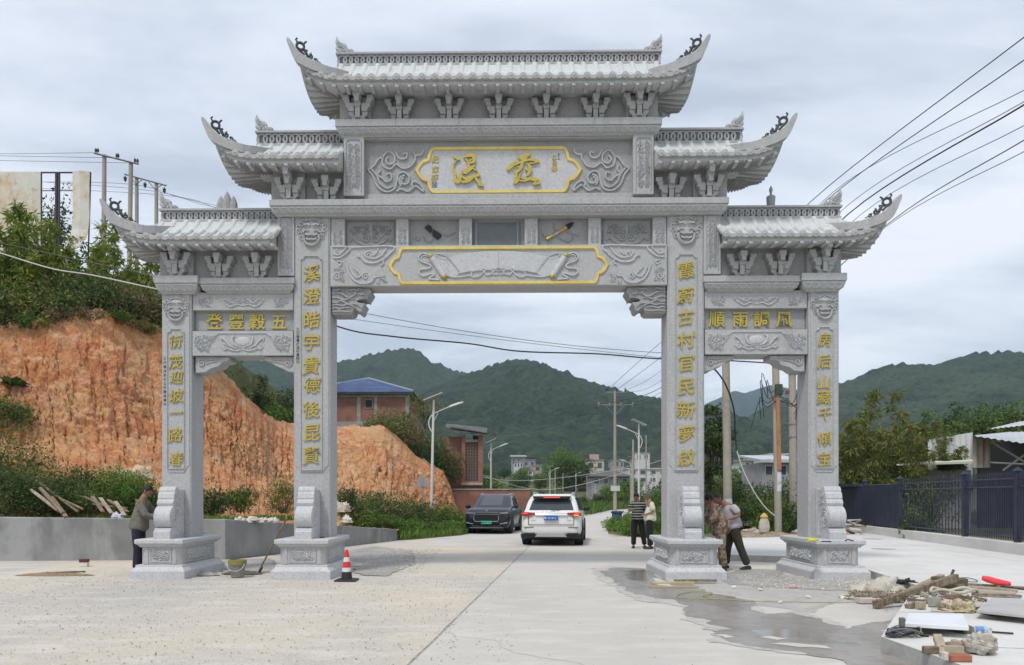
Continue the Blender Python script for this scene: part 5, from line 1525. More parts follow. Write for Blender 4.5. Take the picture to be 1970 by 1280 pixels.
# village houses
def house(px0, px1, pyt, pyb, Y, wallm, label, floors=2, nwin=3, roof='flat', d=8, roofm=M_CONC, group='village houses at the foot of the hill', rz=0, balcony=False):
    A, B = W(px0, pyb, Y), W(px1, pyt, Y); w_ = B.x-A.x; h_ = B.z-A.z
    h = empty('village_house', ((A.x+B.x)/2, Y, A.z), rz, label, 'house', group)
    MB().box(-w_/2, w_/2, 0, d, -3, h_).build('wall', wallm, h)
    if roof == 'flat':
        MB().box(-w_/2-.25, w_/2+.25, -.3, d+.3, h_, h_+.28).build('roof', roofm, h)
    elif roof == 'hip':
        MB().rings([[(-w_/2-.7, -.9, h_), (w_/2+.7, -.9, h_), (w_/2+.7, d+.9, h_), (-w_/2-.7, d+.9, h_)], [(-w_/2+w_*.28, d/2-.1, h_+w_*.16), (w_/2-w_*.28, d/2-.1, h_+w_*.16), (w_/2-w_*.28, d/2+.1, h_+w_*.16), (-w_/2+w_*.28, d/2+.1, h_+w_*.16)]]).build('roof', roofm, h)
    elif roof == 'shed':
        MB().rings([[(-w_/2-.5, -.8, h_+.1), (w_/2+.5, -.8, h_+.1), (w_/2+.5, d, h_+1.1), (-w_/2-.5, d, h_+1.1)], [(-w_/2-.5, -.8, h_+.35), (w_/2+.5, -.8, h_+.35), (w_/2+.5, d, h_+1.35), (-w_/2-.5, d, h_+1.35)]]).build('roof', roofm, h)
    fh = h_/floors
    for f_ in range(floors):
        for k in range(nwin):
            cx2 = -w_/2+w_*(k+.5)/nwin; ww_ = min(1.5, w_/nwin*.5); z0_ = f_*fh+fh*.32; z1_ = f_*fh+fh*.80
            fr_ = MB().box(cx2-ww_/2-.08, cx2+ww_/2+.08, -.05, .05, z0_-.08, z1_+.08).build('window', M_WHITE, h)
            MB().box(cx2-ww_/2, cx2+ww_/2, -.06, -.052, z0_, z1_).build('pane', M_GLASS, fr_)
            if balcony: MB().box(cx2-ww_*.9, cx2+ww_*.9, -.9, -.04, f_*fh+.02, f_*fh+.35).build('balcony', M_WHITE, h)
    return h
house(984, 1011, 880, 900, 330, M_GREYW, 'grey house with a pale slab roof, highest in the village left of the round tree', 1, 3, 'shed', roofm=M_CONC)
house(989, 1006, 889, 903, 310, M_WHITE, 'small white house with three dark windows below the grey slab-roofed house', 1, 3, 'flat')
house(1006, 1030, 886, 900, 318, M_GREYW, 'low grey house right of the small white house', 1, 2, 'flat')
house(1003, 1026, 905, 938, 270, M_WHITE, 'white three-storey village house with balconies beside the pink one', 3, 2, 'flat', balcony=True)
house(1026, 1042, 896, 938, 272, M_PINK, 'narrow pink-fronted village house beside the white balcony house', 3, 1, 'flat')
hh = house(1129, 1162, 886, 930, 255, M_CREAM, 'cream two-storey village house with a rooftop stair room right of the big round tree', 2, 2, 'flat')
MB().box(-1.4, 1.6, 3, 6, 7.7, 10).build('stair_room', M_PINK, hh)
house(1138, 1212, 917, 937, 150, M_GREYW, 'wide grey farmhouse with a dark hipped tile roof behind the utility pole', 1, 4, 'hip', roofm=M_DROOF, d=7)
house(1208, 1285, 903, 931, 190, M_WHITE, 'long white building with a bright flat roof edge at the right of the road', 2, 4, 'flat', roofm=M_WHITE)
house(1176, 1200, 886, 903, 300, M_GREYW, 'small grey house half hidden behind the concrete utility pole', 1, 3, 'flat')
house(1222, 1250, 872, 890, 340, M_WHITE, 'tiny white house high on the slope above the long white building', 1, 2, 'flat')
house(1466, 1545, 890, 925, 95, M_GREYW, 'grey warehouse with a pitched roof behind the poles at right', 1, 3, 'shed', roofm=M_TIN, group='sheds at right')
house(1482, 1530, 876, 888, 120, M_WHITE, 'white shed wall rising behind the grey warehouse', 1, 2, 'flat', roofm=M_TIN, group='sheds at right')
house(1432, 1454, 887, 908, 130, M_WHITE, 'small white hut left of the grey warehouse', 1, 2, 'flat', group='sheds at right')
house(1625, 1700, 868, 935, 62, M_WHITE, 'pale greenhouse-like building behind the bamboo at right', 2, 5, 'flat', roofm=M_WHITE, group='sheds at right')

# sheds on the right
def corrugated(P00, P10, P11, P01, pitch, amp, name, mt, parent, n=None):
    P00, P10, P11, P01 = map(Vector, (P00, P10, P11, P01))
    w_ = (P10-P00).length; n = n or int(w_/pitch)*2; nrm = (P10-P00).cross(P01-P00).normalized()
    lo = []; hi = []
    for i in range(n+1):
        t = i/n; o_ = nrm*(amp if i % 2 else -amp)
        lo.append(P00.lerp(P10, t)+o_); hi.append(P01.lerp(P11, t)+o_)
    m = MB().rings([lo, hi], close=False)
    m2 = MB().rings([[p+nrm*-.012 for p in lo], [p+nrm*-.012 for p in hi]], close=False)
    m.add(m2.v, m2.f)
    return m.build(name, mt, parent)
sh = empty('tin_shed', (0, 0, 0), 0, 'open-fronted farm shed with a corrugated roof behind the fence at far right', 'shed')
sh.location = (22, 34, 0)
def S(px, py, Y): p = W(px, py, Y); return (p.x-22, Y-34, p.z)
corrugated(S(1868, 838, 30), S(2150, 880, 26), S(2150, 826, 34), S(1940, 832, 36), .25, .025, 'roof', M_TIN, sh)
corrugated(S(1900, 826, 38), S(2150, 800, 33), S(2150, 790, 42), S(1960, 812, 44), .25, .025, 'upper_roof', M_TIN, sh)
corrugated(S(1872, 900, 30.3), S(1906, 900, 30.3), S(1906, 846, 30.3), S(1872, 842, 30.3), .2, .03, 'side_sheet', mat('stained_tin', (.33, .30, .26), .7, [(2, (.20, .12, .08), .45, .6, .8, (2, 1, .3))]), sh)
MB().box(*[S(1885, 0, 37.5)[0], S(2200, 0, 33)[0]], 3.5, 3.7, -1, S(0, 850, 37.5)[2]).build('back_wall', M_DARK, sh)
for k, (pa, pb) in enumerate((((1906, 890), (1970, 893)), ((1906, 850), (1990, 900)), ((1930, 905), (1990, 862)))):
    a, b = S(*pa, 30.6), S(*pb, 29.5); MB().tube([a, b], .04, 5).build('roof_brace', M_TIN, sh)
for px in (1990, 2100): 
    a = S(px, 845, 30.2); MB().tube([(a[0], a[1], -.2), (a[0], a[1], a[2]-.1)], .06, 6).build('shed_post', M_TIN, sh)
w2_ = empty('white_shed', (22, 40, 0), 0, 'white corrugated shed with a sloping top behind the bamboo and the navy fence', 'shed')
def S2(px, py, Y): p = W(px, py, Y); return (p.x-22, Y-40, p.z)
corrugated(S2(1786, 935, 38), S2(1872, 935, 38), S2(1872, 832, 38), S2(1786, 846, 38), .28, .03, 'wall', mat('white_tin', (.62, .64, .64), .5, [(1, (.5, .5, .48), .45, .65, .8)]), w2_)
MB().rings([[S2(1725, 893, 36), S2(1875, 887, 36), S2(1875, 884, 37.5), S2(1725, 890, 37.5)], [S2(1725, 896, 36), S2(1875, 892, 36), S2(1875, 889, 37.5), S2(1725, 893, 37.5)]]).build('canopy', mat('cream_canopy', (.60, .60, .50), .7), w2_)
MB().box(S2(1700,0,37)[0], S2(1870,0,37)[0], -2.9, -2.7, -.5, S2(0,905,37)[2]).build('lower_wall', M_GREYW, w2_)

# ================================================================== FENCE
M_NAVY = mat('navy_paint', (.022, .028, .052), .5, [(3, (.035, .042, .07), .45, .6, .7)], spec=.4)
fy0, fy1 = 33.0, 14.5
fx = lambda y: 12.4+(y-17.8)*.158
fn = empty('steel_fence', (fx(24), 24, .15), 0, 'navy steel picket fence on a low concrete wall along the right side of the paving', 'fence')
fo = Vector((fx(24), 24, .15))
def fp(y, off=0, z=0): return Vector((fx(y)+off, y, .15+z))-fo
m = MB().rings([[fp(y, a, z) for a, z in ((-.12, -.2), (.14, -.2), (.14, .28), (-.12, .28))] for y in (34, 29, 25.6, 20.8, 17.8, 14.5, 8)])
m.build('fence_wall', M_PAD, fn, bevel=.01)
for y in (33, 29.2, 25.6, 20.8, 18.06, 14.6):
    p = fp(y); MB().box(p.x-.06, p.x+.06, p.y-.06, p.y+.06, .28, 1.98).build('post', M_NAVY, fn, bevel=.006)
    MB().rings([[(p.x+sx*.085*s, p.y+sy*.085*s, z) for sx, sy in ((-1,-1),(1,-1),(1,1),(-1,1))] for s, z in ((1, 1.98), (1, 2.0), (.15, 2.09))]).build('post_cap', M_NAVY, fn)
def rail(ya, yb, z, r=.022):
    MB().tube([fp(ya, 0, z), fp(yb, 0, z)], r, 4).build('rail', M_NAVY, fn)
for ya, yb in ((33, 29.2), (29.2, 25.6), (25.6, 20.8), (20.8, 18.06), (18.06, 14.6)):
    for z in (.40, 1.62, 1.82): rail(ya, yb, z)
pk = MB().box(-.011, .011, -.011, .011, 0, 1.62).rings([[(-.014,-.014,1.60),(.014,-.014,1.60),(.014,.014,1.60),(-.014,.014,1.60)], [(-.002,-.002,1.70),(.002,-.002,1.70),(.002,.002,1.70),(-.002,.002,1.70)]]).mesh('picket', M_NAVY)
for ya, yb, stp in ((25.6, 20.8, .21), (20.8, 18.06, .115), (18.06, 14.6, .115)):
    y = ya-stp
    while y > yb+.05:
        link('picket', pk, fn, fp(y, 0, .32)); y -= stp
for ya, yb in ((33, 29.2), (29.2, 25.6)):
    n = int((ya-yb)/.16)
    for k in range(n):
        a, b = ya-(ya-yb)*k/n-.012, ya-(ya-yb)*(k+1)/n+.012
        MB().rings([[fp(a, -.03, z), fp(b, -.03, z), fp(b, .0, z), fp(a, 0, z)] for z in (.34, 1.80)]).build('solid_panel', M_NAVY, fn)
tf = MB().rings([[fp(y, a, z) for a, z in ((-.2, 1.80), (.3, 1.80), (.3, 1.92), (-.2, 1.92))] for y in (33, 30)]).build('fence_canopy', M_NAVY, fn)

# ================================================================== POLES, LAMPS, WIRES
M_POLE = mat('concrete_pole', (.36, .335, .28), .9, [(1.2, (.28, .26, .22), .42, .62, .8, (1,1,.5)), (8, (.44, .41, .35), .5, .68, .6)], [(30, .3, .005)])
M_STEEL = mat('galvanised_steel', (.30, .31, .32), .5, metallic=.4)
M_PORC = mat('insulator', (.36, .27, .25), .35)
M_DINS = mat('dark_insulator', (.06, .06, .07), .4)
M_WIRE = mat('black_cable', (.02, .02, .022), .6)
M_WIREG = mat('grey_cable', (.16, .165, .17), .6)
M_WIREW = mat('pale_cable', (.55, .55, .52), .6)
def pole(name, px, Y, pyt, zb_, r0, r1, label, cat='utility pole', lean=0, group=None):
    b_ = W(px, 958, Y); zt_ = W(px, pyt, Y).z
    t = empty(name, (b_.x, Y, zb_), 0, label, cat, group)
    MB().tube([(0, 0, -.5), (lean*.5, 0, (zt_-zb_)/2), (lean, 0, zt_-zb_)], [r0, (r0+r1)/2, r1], 10).build('shaft', M_POLE, t, smooth=True)
    return t, b_.x, zb_
def ins(par, x, y, z, mt, s=1.0, hang=False):
    pr = [(.02, 0), (.02, .05), (.06, .06), (.065, .10), (.03, .11), (.055, .13), (.055, .17), (.02, .20), (.015, .24)]
    if hang: pr = [(r, -z_) for r, z_ in pr]
    MB().lathe([(r*s, q*s) for r, q in pr], (x, y, z), 8).build('insulator', mt, par, smooth=True)
def arm(par, a, b, r=.05):
    return MB().tube([a, b], r, 4).build('crossarm', M_STEEL, par)
# main pole
t, bx_, bz_ = pole('utility_pole', 1183, 80, 752, -.0, .20, .12, 'tall concrete utility pole with two crossarms standing right of the road')
zq = lambda py, Y=80: 1.5+(PY0-py)*Y/F
xq = lambda px, Y=80: (px-PX0)*Y/F
arm(t, (xq(1165)-bx_, 0, zq(755)), (xq(1207)-bx_, 0, zq(755))); arm(t, (xq(1150)-bx_, 0, zq(779)), (xq(1221)-bx_, 0, zq(779)), .04)
for px in (1167, 1187, 1203): ins(t, xq(px)-bx_, 0, zq(755)+.05, M_DINS, 1.8)
for px in (1152, 1173, 1195, 1217): ins(t, xq(px)-bx_, 0, zq(779)-.2, M_PORC, 2.0)
for e in (-1, 1): MB().tube([(0, 0, zq(800)), (e*1.0, 0, zq(780))], .025, 4).build('brace', M_STEEL, t)
MB().box(-1.05+.6, -.3+.8, -.2, .1, zq(945), zq(935)).build('meter_box', M_WHITE, t)
# slender poles beside the road further off
for px, Y, pyt, r in ((1243, 70, 838, .06), (1218, 60, 846, .08), (1213, 95, 885, .06), (1068, 110, 900, .07), (1129, 140, 915, .07), (1083, 130, 910, .07)):
    t, _, _ = pole('thin_pole', px, Y, pyt, 0, r*1.2, r, {1243: 'slender pole just left of the right inner pillar', 1218: 'pale pole close behind the striped-shirt man', 1213: 'slender pole between the utility pole and the nearest right lamp', 1068: 'thin grey pole right of the small lamp above the white car', 1129: 'thin distant pole left of the utility pole', 1083: 'thin distant pole in front of the big round tree'}[px], 'pole', group='slender distant poles')
# left pairs of poles on the bank
t, bx_, bz_ = pole('twin_pole_frame', 197, 45, 298, 7.0, .17, .12, 'left-hand pair of tall concrete poles on the bank, joined by a plain crossarm', lean=.12)
xq2 = lambda px: (px-PX0)*45/F; zq2 = lambda py: 1.5+(PY0-py)*45/F-7.0
MB().tube([(xq2(244)-bx_, 0, -.3), (xq2(252)-bx_, 0, zq2(313))], [.16, .12], 10).build('shaft', M_POLE, t, smooth=True)
arm(t, (xq2(184)-bx_, -.15, zq2(297)), (xq2(269)-bx_, -.15, zq2(318)), .06)
for px, py in ((187, 297), (191, 297), (227, 307), (230, 307), (262, 316), (267, 317)): ins(t, xq2(px)-bx_, -.15, zq2(py)+.02, M_DINS, 1.2)
t, bx_, bz_ = pole('twin_pole_frame', 263, 52, 342, 8.0, .16, .12, 'right-hand pair of concrete poles on the bank, with a braced crossarm')
xq3 = lambda px: (px-PX0)*52/F; zq3 = lambda py: 1.5+(PY0-py)*52/F-8.0
MB().tube([(xq3(300)-bx_, 0, -.3), (xq3(301)-bx_, 0, zq3(352))], [.16, .12], 10).build('shaft', M_POLE, t, smooth=True)
arm(t, (xq3(242)-bx_, -.15, zq3(337)), (xq3(322)-bx_, -.15, zq3(359)), .06)
for a, b in (((262, 358), (275, 348)), ((275, 348), (262, 358)), ((288, 352), (300, 366)), ((300, 366), (315, 357)), ((263, 356), (252, 341))):
    MB().tube([(xq3(a[0])-bx_, -.15, zq3(a[1])), (xq3(b[0])-bx_, -.15, zq3(b[1]))], .03, 4).build('brace', M_STEEL, t)
for px, py in ((243, 338), (281, 350), (318, 360)): ins(t, xq3(px)-bx_, -.15, zq3(py)-.08, M_DINS, 1.8, True)
# three poles at the right bay
tA, _, _ = pole('concrete_pole', 1401, 33, 600, 0, .20, .15, 'concrete pole pasted with blue and yellow notices, behind the two men', 'pole', lean=-.14)
bx_ = xq(1401, 33)
m = MB()
for k in range(6):
    z0_ = 1.5+(PY0-958)*33/F+.02+k*.16
m.add([(.205*math.cos(a), .205*math.sin(a), z_) for z_ in (.62, 1.45) for a in np.linspace(-2.6, -.9, 8)], [(i, i+1, 9+i, 8+i) for i in range(7)])
m.build('blue_notice', mat('faded_blue_notice', (.35, .48, .62), .8, [(6, (.62, .66, .68), .45, .6, .9)]), tA)
m = MB(); m.add([(.208*math.cos(a), .208*math.sin(a), z_) for z_ in (.22, .60) for a in np.linspace(-2.7, -.5, 8)], [(i, i+1, 9+i, 8+i) for i in range(7)])
m.build('yellow_notice', mat('yellow_notice', (.62, .55, .10), .8, [(8, (.1, .1, .08), .55, .62, .8)]), tA)
tB, _, _ = pole('concrete_pole', 1498, 29.5, 590, 0, .14, .13, 'concrete pole with an orange conduit and a tangle of cables, middle of the right bay', 'pole', lean=-.16)
MB().tube([(-.02, -.13, 2.6), (-.06, -.14, 4.2), (-.10, -.145, 5.4)], .085, 8).build('orange_conduit', mat('orange_pipe', (.42, .19, .09), .6, [(3, (.30, .14, .08), .45, .6, .7)]), tB, smooth=True)
for k, (c_, s_, mt_) in enumerate((((-.05,-.1,5.72), (.28,.2,.42), mat('dark_green_box', (.05, .07, .05), .6)), ((.30,-.12,5.62), (.13,.12,.16), mat('red_plastic', (.25, .06, .06), .6)), ((.1,-.1,5.45), (.6,.06,.06), M_STEEL))):
    MB().cbox(c_, s_, rot=(0, .1*k, .2)).build('switch_box', mt_, tB, bevel=.02)
rd = random.Random(5)
for k in range(9):
    a = (rd.uniform(-.2, .4), -.16, rd.uniform(5.3, 5.9)); e_ = rd.choice((-1, 1))
    MB().tube(cr([a, (a[0]+e_*.4, -.2, a[2]-rd.uniform(.2,.6)), (a[0]+e_*.7, -.2, a[2]+rd.uniform(-.2,.5)), (a[0]+e_*rd.uniform(.5,1.0), -.1, a[2]-rd.uniform(.3, 1.2))], 4), .014, 4).build('loose_cable', M_WIRE, tB)
m = MB(); m.add([(.143*math.cos(a)-.02, .143*math.sin(a), z_) for z_ in (1.75, 2.5) for a in np.linspace(-2.4, -.9, 8)], [(i, i+1, 9+i, 8+i) for i in range(7)])
m.build('pale_notice', mat('torn_notice', (.55, .60, .66), .8, [(7, (.35, .33, .28), .5, .6, .9)]), tB)
tC, _, _ = pole('concrete_pole', 1527, 35, 600, 0, .19, .15, 'plain concrete pole with steel bands, nearest the far right pillar', 'pole', lean=-.1)
for z_ in (4.3, 4.9, 7.2):
    MB().lathe([(.185, 0), (.19, .0), (.19, .07), (.185, .07)], (-.06, 0, z_), 12, cap=False).build('steel_band', M_STEEL, tC)
# wires
def wire(pts, r, mt, label, name='overhead_wire', k=8, group=None, sag=0):
    P_ = [Vector(p) for p in pts]
    if len(P_) == 2 and sag:
        a, b = P_; P_ = [a.lerp(b, t)-Vector((0, 0, sag*4*t*(1-t))) for t in [i/14 for i in range(15)]]
    else: P_ = cr(P_, k)
    o = MB().tube(P_, r, 5).build(name, mt)
    return tag(o, label, 'wire' if name == 'overhead_wire' else 'cable', group)
FARP = [(1167, 752), (1187, 750), (1203, 752), (1205, 757), (1152, 779), (1173, 779), (1195, 779), (1217, 779)]
for k, (near, e1, e2, th) in enumerate(((( 1970, 72), (1560, 388), (1268, 662), .020), ((1970, 116), (1585, 390), (1268, 690), .020), ((1970, 174), (1600, 372), (1268, 716), .014), ((1970, 196), (1630, 396), (1268, 735), .014), ((1970, 202), (1632, 412), (1268, 748), .030), ((1970, 242), (1655, 414), (1268, 757), .014), ((1970, 270), (1712, 428), (1268, 765), .020), ((1970, 292), (1700, 440), (1268, 770), .014))):
    dx_ = near[0]-e1[0]; dy_ = near[1]-e1[1]
    o = wire([W(near[0]+dx_*.35, near[1]+dy_*.35, 18), W(*near, 24), W(*e1, 38), W((e1[0]+e2[0])/2+10, (e1[1]+e2[1])/2+14, 54), W(*e2, 70), W(*FARP[k], 80)], th, M_WIRE,
         'overhead wire in the fan rising from the road pole to the upper right corner, number %s from the top' % ('one','two','three','four','five','six','seven','eight')[k])
    o['label'] = ('topmost', 'second', 'third', 'fourth', 'thick fifth', 'sixth', 'seventh', 'lowest')[k] + ' black wire of the fan rising to the upper right corner'
    o['group'] = 'wires fanning to the upper right corner'
for (a, b, r_, sg_, lb) in (((640, 590), (1290, 680), .012, .25, 'thin upper wire crossing the central opening of the gateway'), ((600, 602), (1290, 690), .010, .1, 'thin middle wire crossing the central opening of the gateway')):
    wire([W(*a, 26), W(*b, 30)], r_, M_WIREG, lb, sag=sg_, group='wires crossing behind the gateway')
wire([W(500, 560, 25), W(652, 629, 26), W(760, 648, 26), W(900, 661, 27), W(1000, 676, 27), W(1150, 681, 28), W(1262, 690, 28), W(1400, 694, 29), W(1500, 700, 29.5)], .026, M_WIRE, 'thick black cable sagging across the central opening of the gateway', group='wires crossing behind the gateway')
wire([W(-60, 470, 24), W(0, 487, 24), W(100, 517, 24), W(180, 530, 24), W(310, 558, 24), W(420, 580, 25)], .022, M_WIREW, 'pale grey cable sagging in front of the trees on the bank')
wire([W(-60, 455, 25), W(60, 480, 25), W(190, 508, 25), W(320, 535, 25)], .010, M_WIREG, 'thin dark cable just above the pale cable on the bank')
for k, (a, b, c_) in enumerate((((-80, 293), (0, 296), (187, 294)), ((-80, 298), (0, 300), (227, 304)), ((-80, 307), (0, 309), (262, 314)))):
    wire([W(*a, 60), W(*b, 55), W(*c_, 45)], .015, M_WIREG, ('highest', 'middle', 'lowest')[k]+' thin wire running left from the left-hand pole pair', group='wires of the left pole pair')
for k, (b, c_) in enumerate((((0, 350), (243, 354)), ((0, 345), (281, 366)), ((0, 360), (318, 376)))):
    wire([W(b[0]-80, b[1]-4, 64), W(*b, 60), W(*c_, 52), W(c_[0]+110, c_[1]+28, 58), W(c_[0]+240, c_[1]+56, 64)], .015, M_WIREG, ('highest', 'middle', 'lowest')[k]+' thin wire through the hanging insulators of the right-hand pole pair', group='wires of the right pole pair')
wire([W(1345, 690, 24), W(1376, 712, 25), W(1398, 745, 26), W(1412, 790, 27), W(1414, 830, 27.5), W(1417, 868, 27.5)], .028, M_WIRE, 'black cable drooping down behind the right bay of the gateway')
wire([W(1417, 866, 27.5), W(1430, 905, 27.5), W(1450, 945, 27.5), W(1472, 976, 27.5), W(1490, 992, 27.5)], .022, M_WIREW, 'pale cable running down to the white sack on the dirt pile')
for k, (a, b, c_) in enumerate((((860, 905), (1000, 925), (1180, 905)), ((870, 895), (1060, 942), (1290, 880)))):
    wire([W(*a, 55), W(*b, 60), W(*c_, 66), W(c_[0]+70, c_[1]-25, 70)], .018, M_WIREW, ('upper', 'lower')[k]+' pale cable sagging across the road in front of the village', group='cables across the road')
wire([W(950, 842, 140), W(1040, 830, 130), W(1150, 792, 82)], .03, M_WIREG, 'long cable crossing the wooded hill to the road pole')

M_LAMP = mat('white_lamp_paint', (.62, .62, .60), .45)
M_LBLUE = mat('blue_lamp_base', (.05, .09, .20), .5)
M_PV = mat('solar_panel', (.30, .34, .38), .25, spec=.5)
lamp0 = empty('street_lamp', (0, 0, 0), 0, 'x', 'street lamp')
MB().tube([(0,0,0), (0,0,1.0)], .085, 10).build('base', M_LBLUE, lamp0, smooth=True)
MB().tube([(0,0,1.0), (0,0,6.05)], [.075, .05], 10).build('pole', M_LAMP, lamp0, smooth=True)
MB().tube(cr([(0,0,4.5), (-.16,0,4.75), (-.20,0,5.05), (-.05,0,5.35), (.30,0,5.55), (.75,0,5.75)], 5), [.028]*26, 6).build('arm', M_LAMP, lamp0, smooth=True)
MB().tube([(.02,0,5.05), (.22,0,5.45)], .016, 5).build('brace', M_LAMP, lamp0)
hd = MB().rings([[(x_, -w_, z_), (x_, w_, z_), (x_, w_*.8, z_+h_), (x_, -w_*.8, z_+h_)] for x_, w_, z_, h_ in ((.70, .05, 5.70, .06), (.80, .11, 5.73, .09), (1.15, .12, 5.86, .09), (1.38, .06, 5.95, .05))]).build('lamp_head', M_LAMP, lamp0, bevel=.008)
pn = MB().rings([[(-.42, -.35, 5.95), (.42, -.35, 6.32), (.42, .35, 6.32), (-.42, .35, 5.95)], [(-.435, -.35, 5.99), (.405, -.35, 6.36), (.405, .35, 6.36), (-.435, .35, 5.99)]]).build('solar_panel', M_PV, lamp0)
MB().rings([[(-.445, -.37, 5.975), (.425, -.37, 6.345), (.425, -.345, 6.345), (-.445, -.345, 5.975)], [(-.455, -.37, 6.0), (.415, -.37, 6.37), (.415, -.345, 6.37), (-.455, -.345, 6.0)]]).build('panel_rim', M_LAMP, pn)
first = True
for px, Y, rz, s, lb in ((829, 35, 0, 1.0, 'white solar street lamp with blue base, nearest on the left of the road'), (944.5, 62, 0, 1.0, 'white solar street lamp rising behind the dark car'),
        (1229, 46.5, PI, 1.0, 'white solar street lamp at right of the road, tallest in view beside the striped-shirt man'), (1058, 112, 0, 1.0, 'small distant solar street lamp just above the white car'),
        (1108, 190, 0, 1.0, 'tiny distant solar street lamp right of the white car roof'), (1145, 150, .2, .8, 'tiny leaning street lamp left of the big utility pole'),
        (1216, 88, PI, 1.0, 'distant street lamp with its arm over the road, behind the nearest right-hand lamp'), (1196, 180, 0, 1.0, 'tiny lamp between the utility pole and the right-hand lamps'),
        (1262, 130, PI, 1.0, 'tiny distant street lamp beside the right inner pillar'), (1255, 150, PI, .9, 'farthest tiny street lamp left of the right inner pillar')):
    o = lamp0 if first else copy_tree(lamp0)
    first = False
    o.location = (xq(px, Y), Y, 0 if Y < 120 else max(0, float(vz(0, Y)))); o.rotation_euler = (0, 0, rz); o.scale = (s,)*3
    o['label'] = lb; o['group'] = 'solar street lamps along the road'
lamp0.rotation_euler = (0, R(1.2), 0)

# back of a triangular sign
sn = empty('traffic_sign', (xq(813, 34), 34, 0), 0, 'grey back of a triangular traffic sign on a post beside the nearest lamp', 'sign')
MB().tube([(0, 0, -.2), (0, 0, 2.6)], .042, 8).build('post', M_STEEL, sn, smooth=True)
zs = lambda py: 1.5+(PY0-py)*34/F
MB().prism_y([(-.29, zs(936)), (.29, zs(936)), (.31, zs(934)), (.02, zs(912)), (-.02, zs(912)), (-.31, zs(934))], -.075, -.055).build('sign_plate', mat('sign_back', (.34, .36, .38), .5, metallic=.4), sn)
for py in (921, 932): MB().box(-.10, .10, -.055+.001, .05, zs(py)-.02, zs(py)+.02).build('clamp', M_STEEL, sn)
for e in (-1, 1): MB().box(e*.05-.012, e*.05+.012, -.092, -.076, zs(934), zs(919)).build('stiffener', M_STEEL, sn)

# rusty hoarding on the bank
bb = empty('hoarding', (-20, 31, 0), 0, 'rust-stained white hoarding with a torn hanging panel and open steel frame on the bank', 'hoarding')
def B(px, py, Y=31): p = W(px, py, Y); return (p.x+20, 0, p.z)
M_RUST = mat('rusty_white_sheet', (.58, .57, .50), .8, [(.75, (.52, .33, .12), .50, .62, .9, (1, 1, .8)), (2.8, (.40, .20, .07), .56, .68, .8), (1.5, (.66, .65, .60), .42, .6, .7), (9, (.5, .4, .25), .6, .7, .5)])
a, b = B(-60, 331), B(78, 560)
MB().rings([[(x_, -.02+.01*(i % 2), a[2]), (x_, -.02+.01*(i % 2), b[2]), (x_, .02+.01*(i % 2), b[2]), (x_, .02+.01*(i % 2), a[2])] for i, x_ in enumerate(np.linspace(a[0], b[0], 12))]).build('left_panel', M_RUST, bb)
xa, xb_ = B(141, 0)[0], B(173, 0)[0]
rings_ = []
for i, py in enumerate(np.linspace(331, 484, 16)):
    sft = -.16*max(0, (py-420)/64)**1.3; z = B(0, py)[2]; bow = -.35*max(0, (py-440)/44)**1.5
    rings_.append([(xa+sft, -.05+bow, z), ((xa+xb_)/2+sft, -.12+bow, z-.05*(i > 13)), (xb_+sft, -.05+bow, z+.12*(i > 13)), (xb_+sft, -.02+bow, z+.12*(i > 13)), ((xa+xb_)/2+sft, -.09+bow, z-.05*(i > 13)), (xa+sft, -.02+bow, z)])
MB().rings(rings_).build('torn_panel', M_RUST, bb)
for pa, pb, r_ in (((-60, 331), (173, 331), .035), ((78, 331), (78, 470), .03), ((107, 331), (106, 560), .06), ((112, 331), (111, 560), .05), ((173, 331), (168, 500), .03), ((78, 366), (141, 366), .02), ((78, 407), (141, 407), .02), ((78, 447), (141, 447), .02), ((141, 331), (139, 470), .02), ((20, 331), (20, 600), .05)):
    MB().tube([tuple(Vector(B(*pa))+Vector((0,.06,0))), tuple(Vector(B(*pb))+Vector((0,.06,0)))], r_, 5).build('frame_bar', M_DINS, bb)

# ================================================================== VEGETATION
def gz(px, Y): return xq(px, Y)
def bank_top(px):
    return float(np.interp(px, ca[:, 0], 1.5+(PY0-ca[:, 1])*ca[:, 2]/F))
k = 0
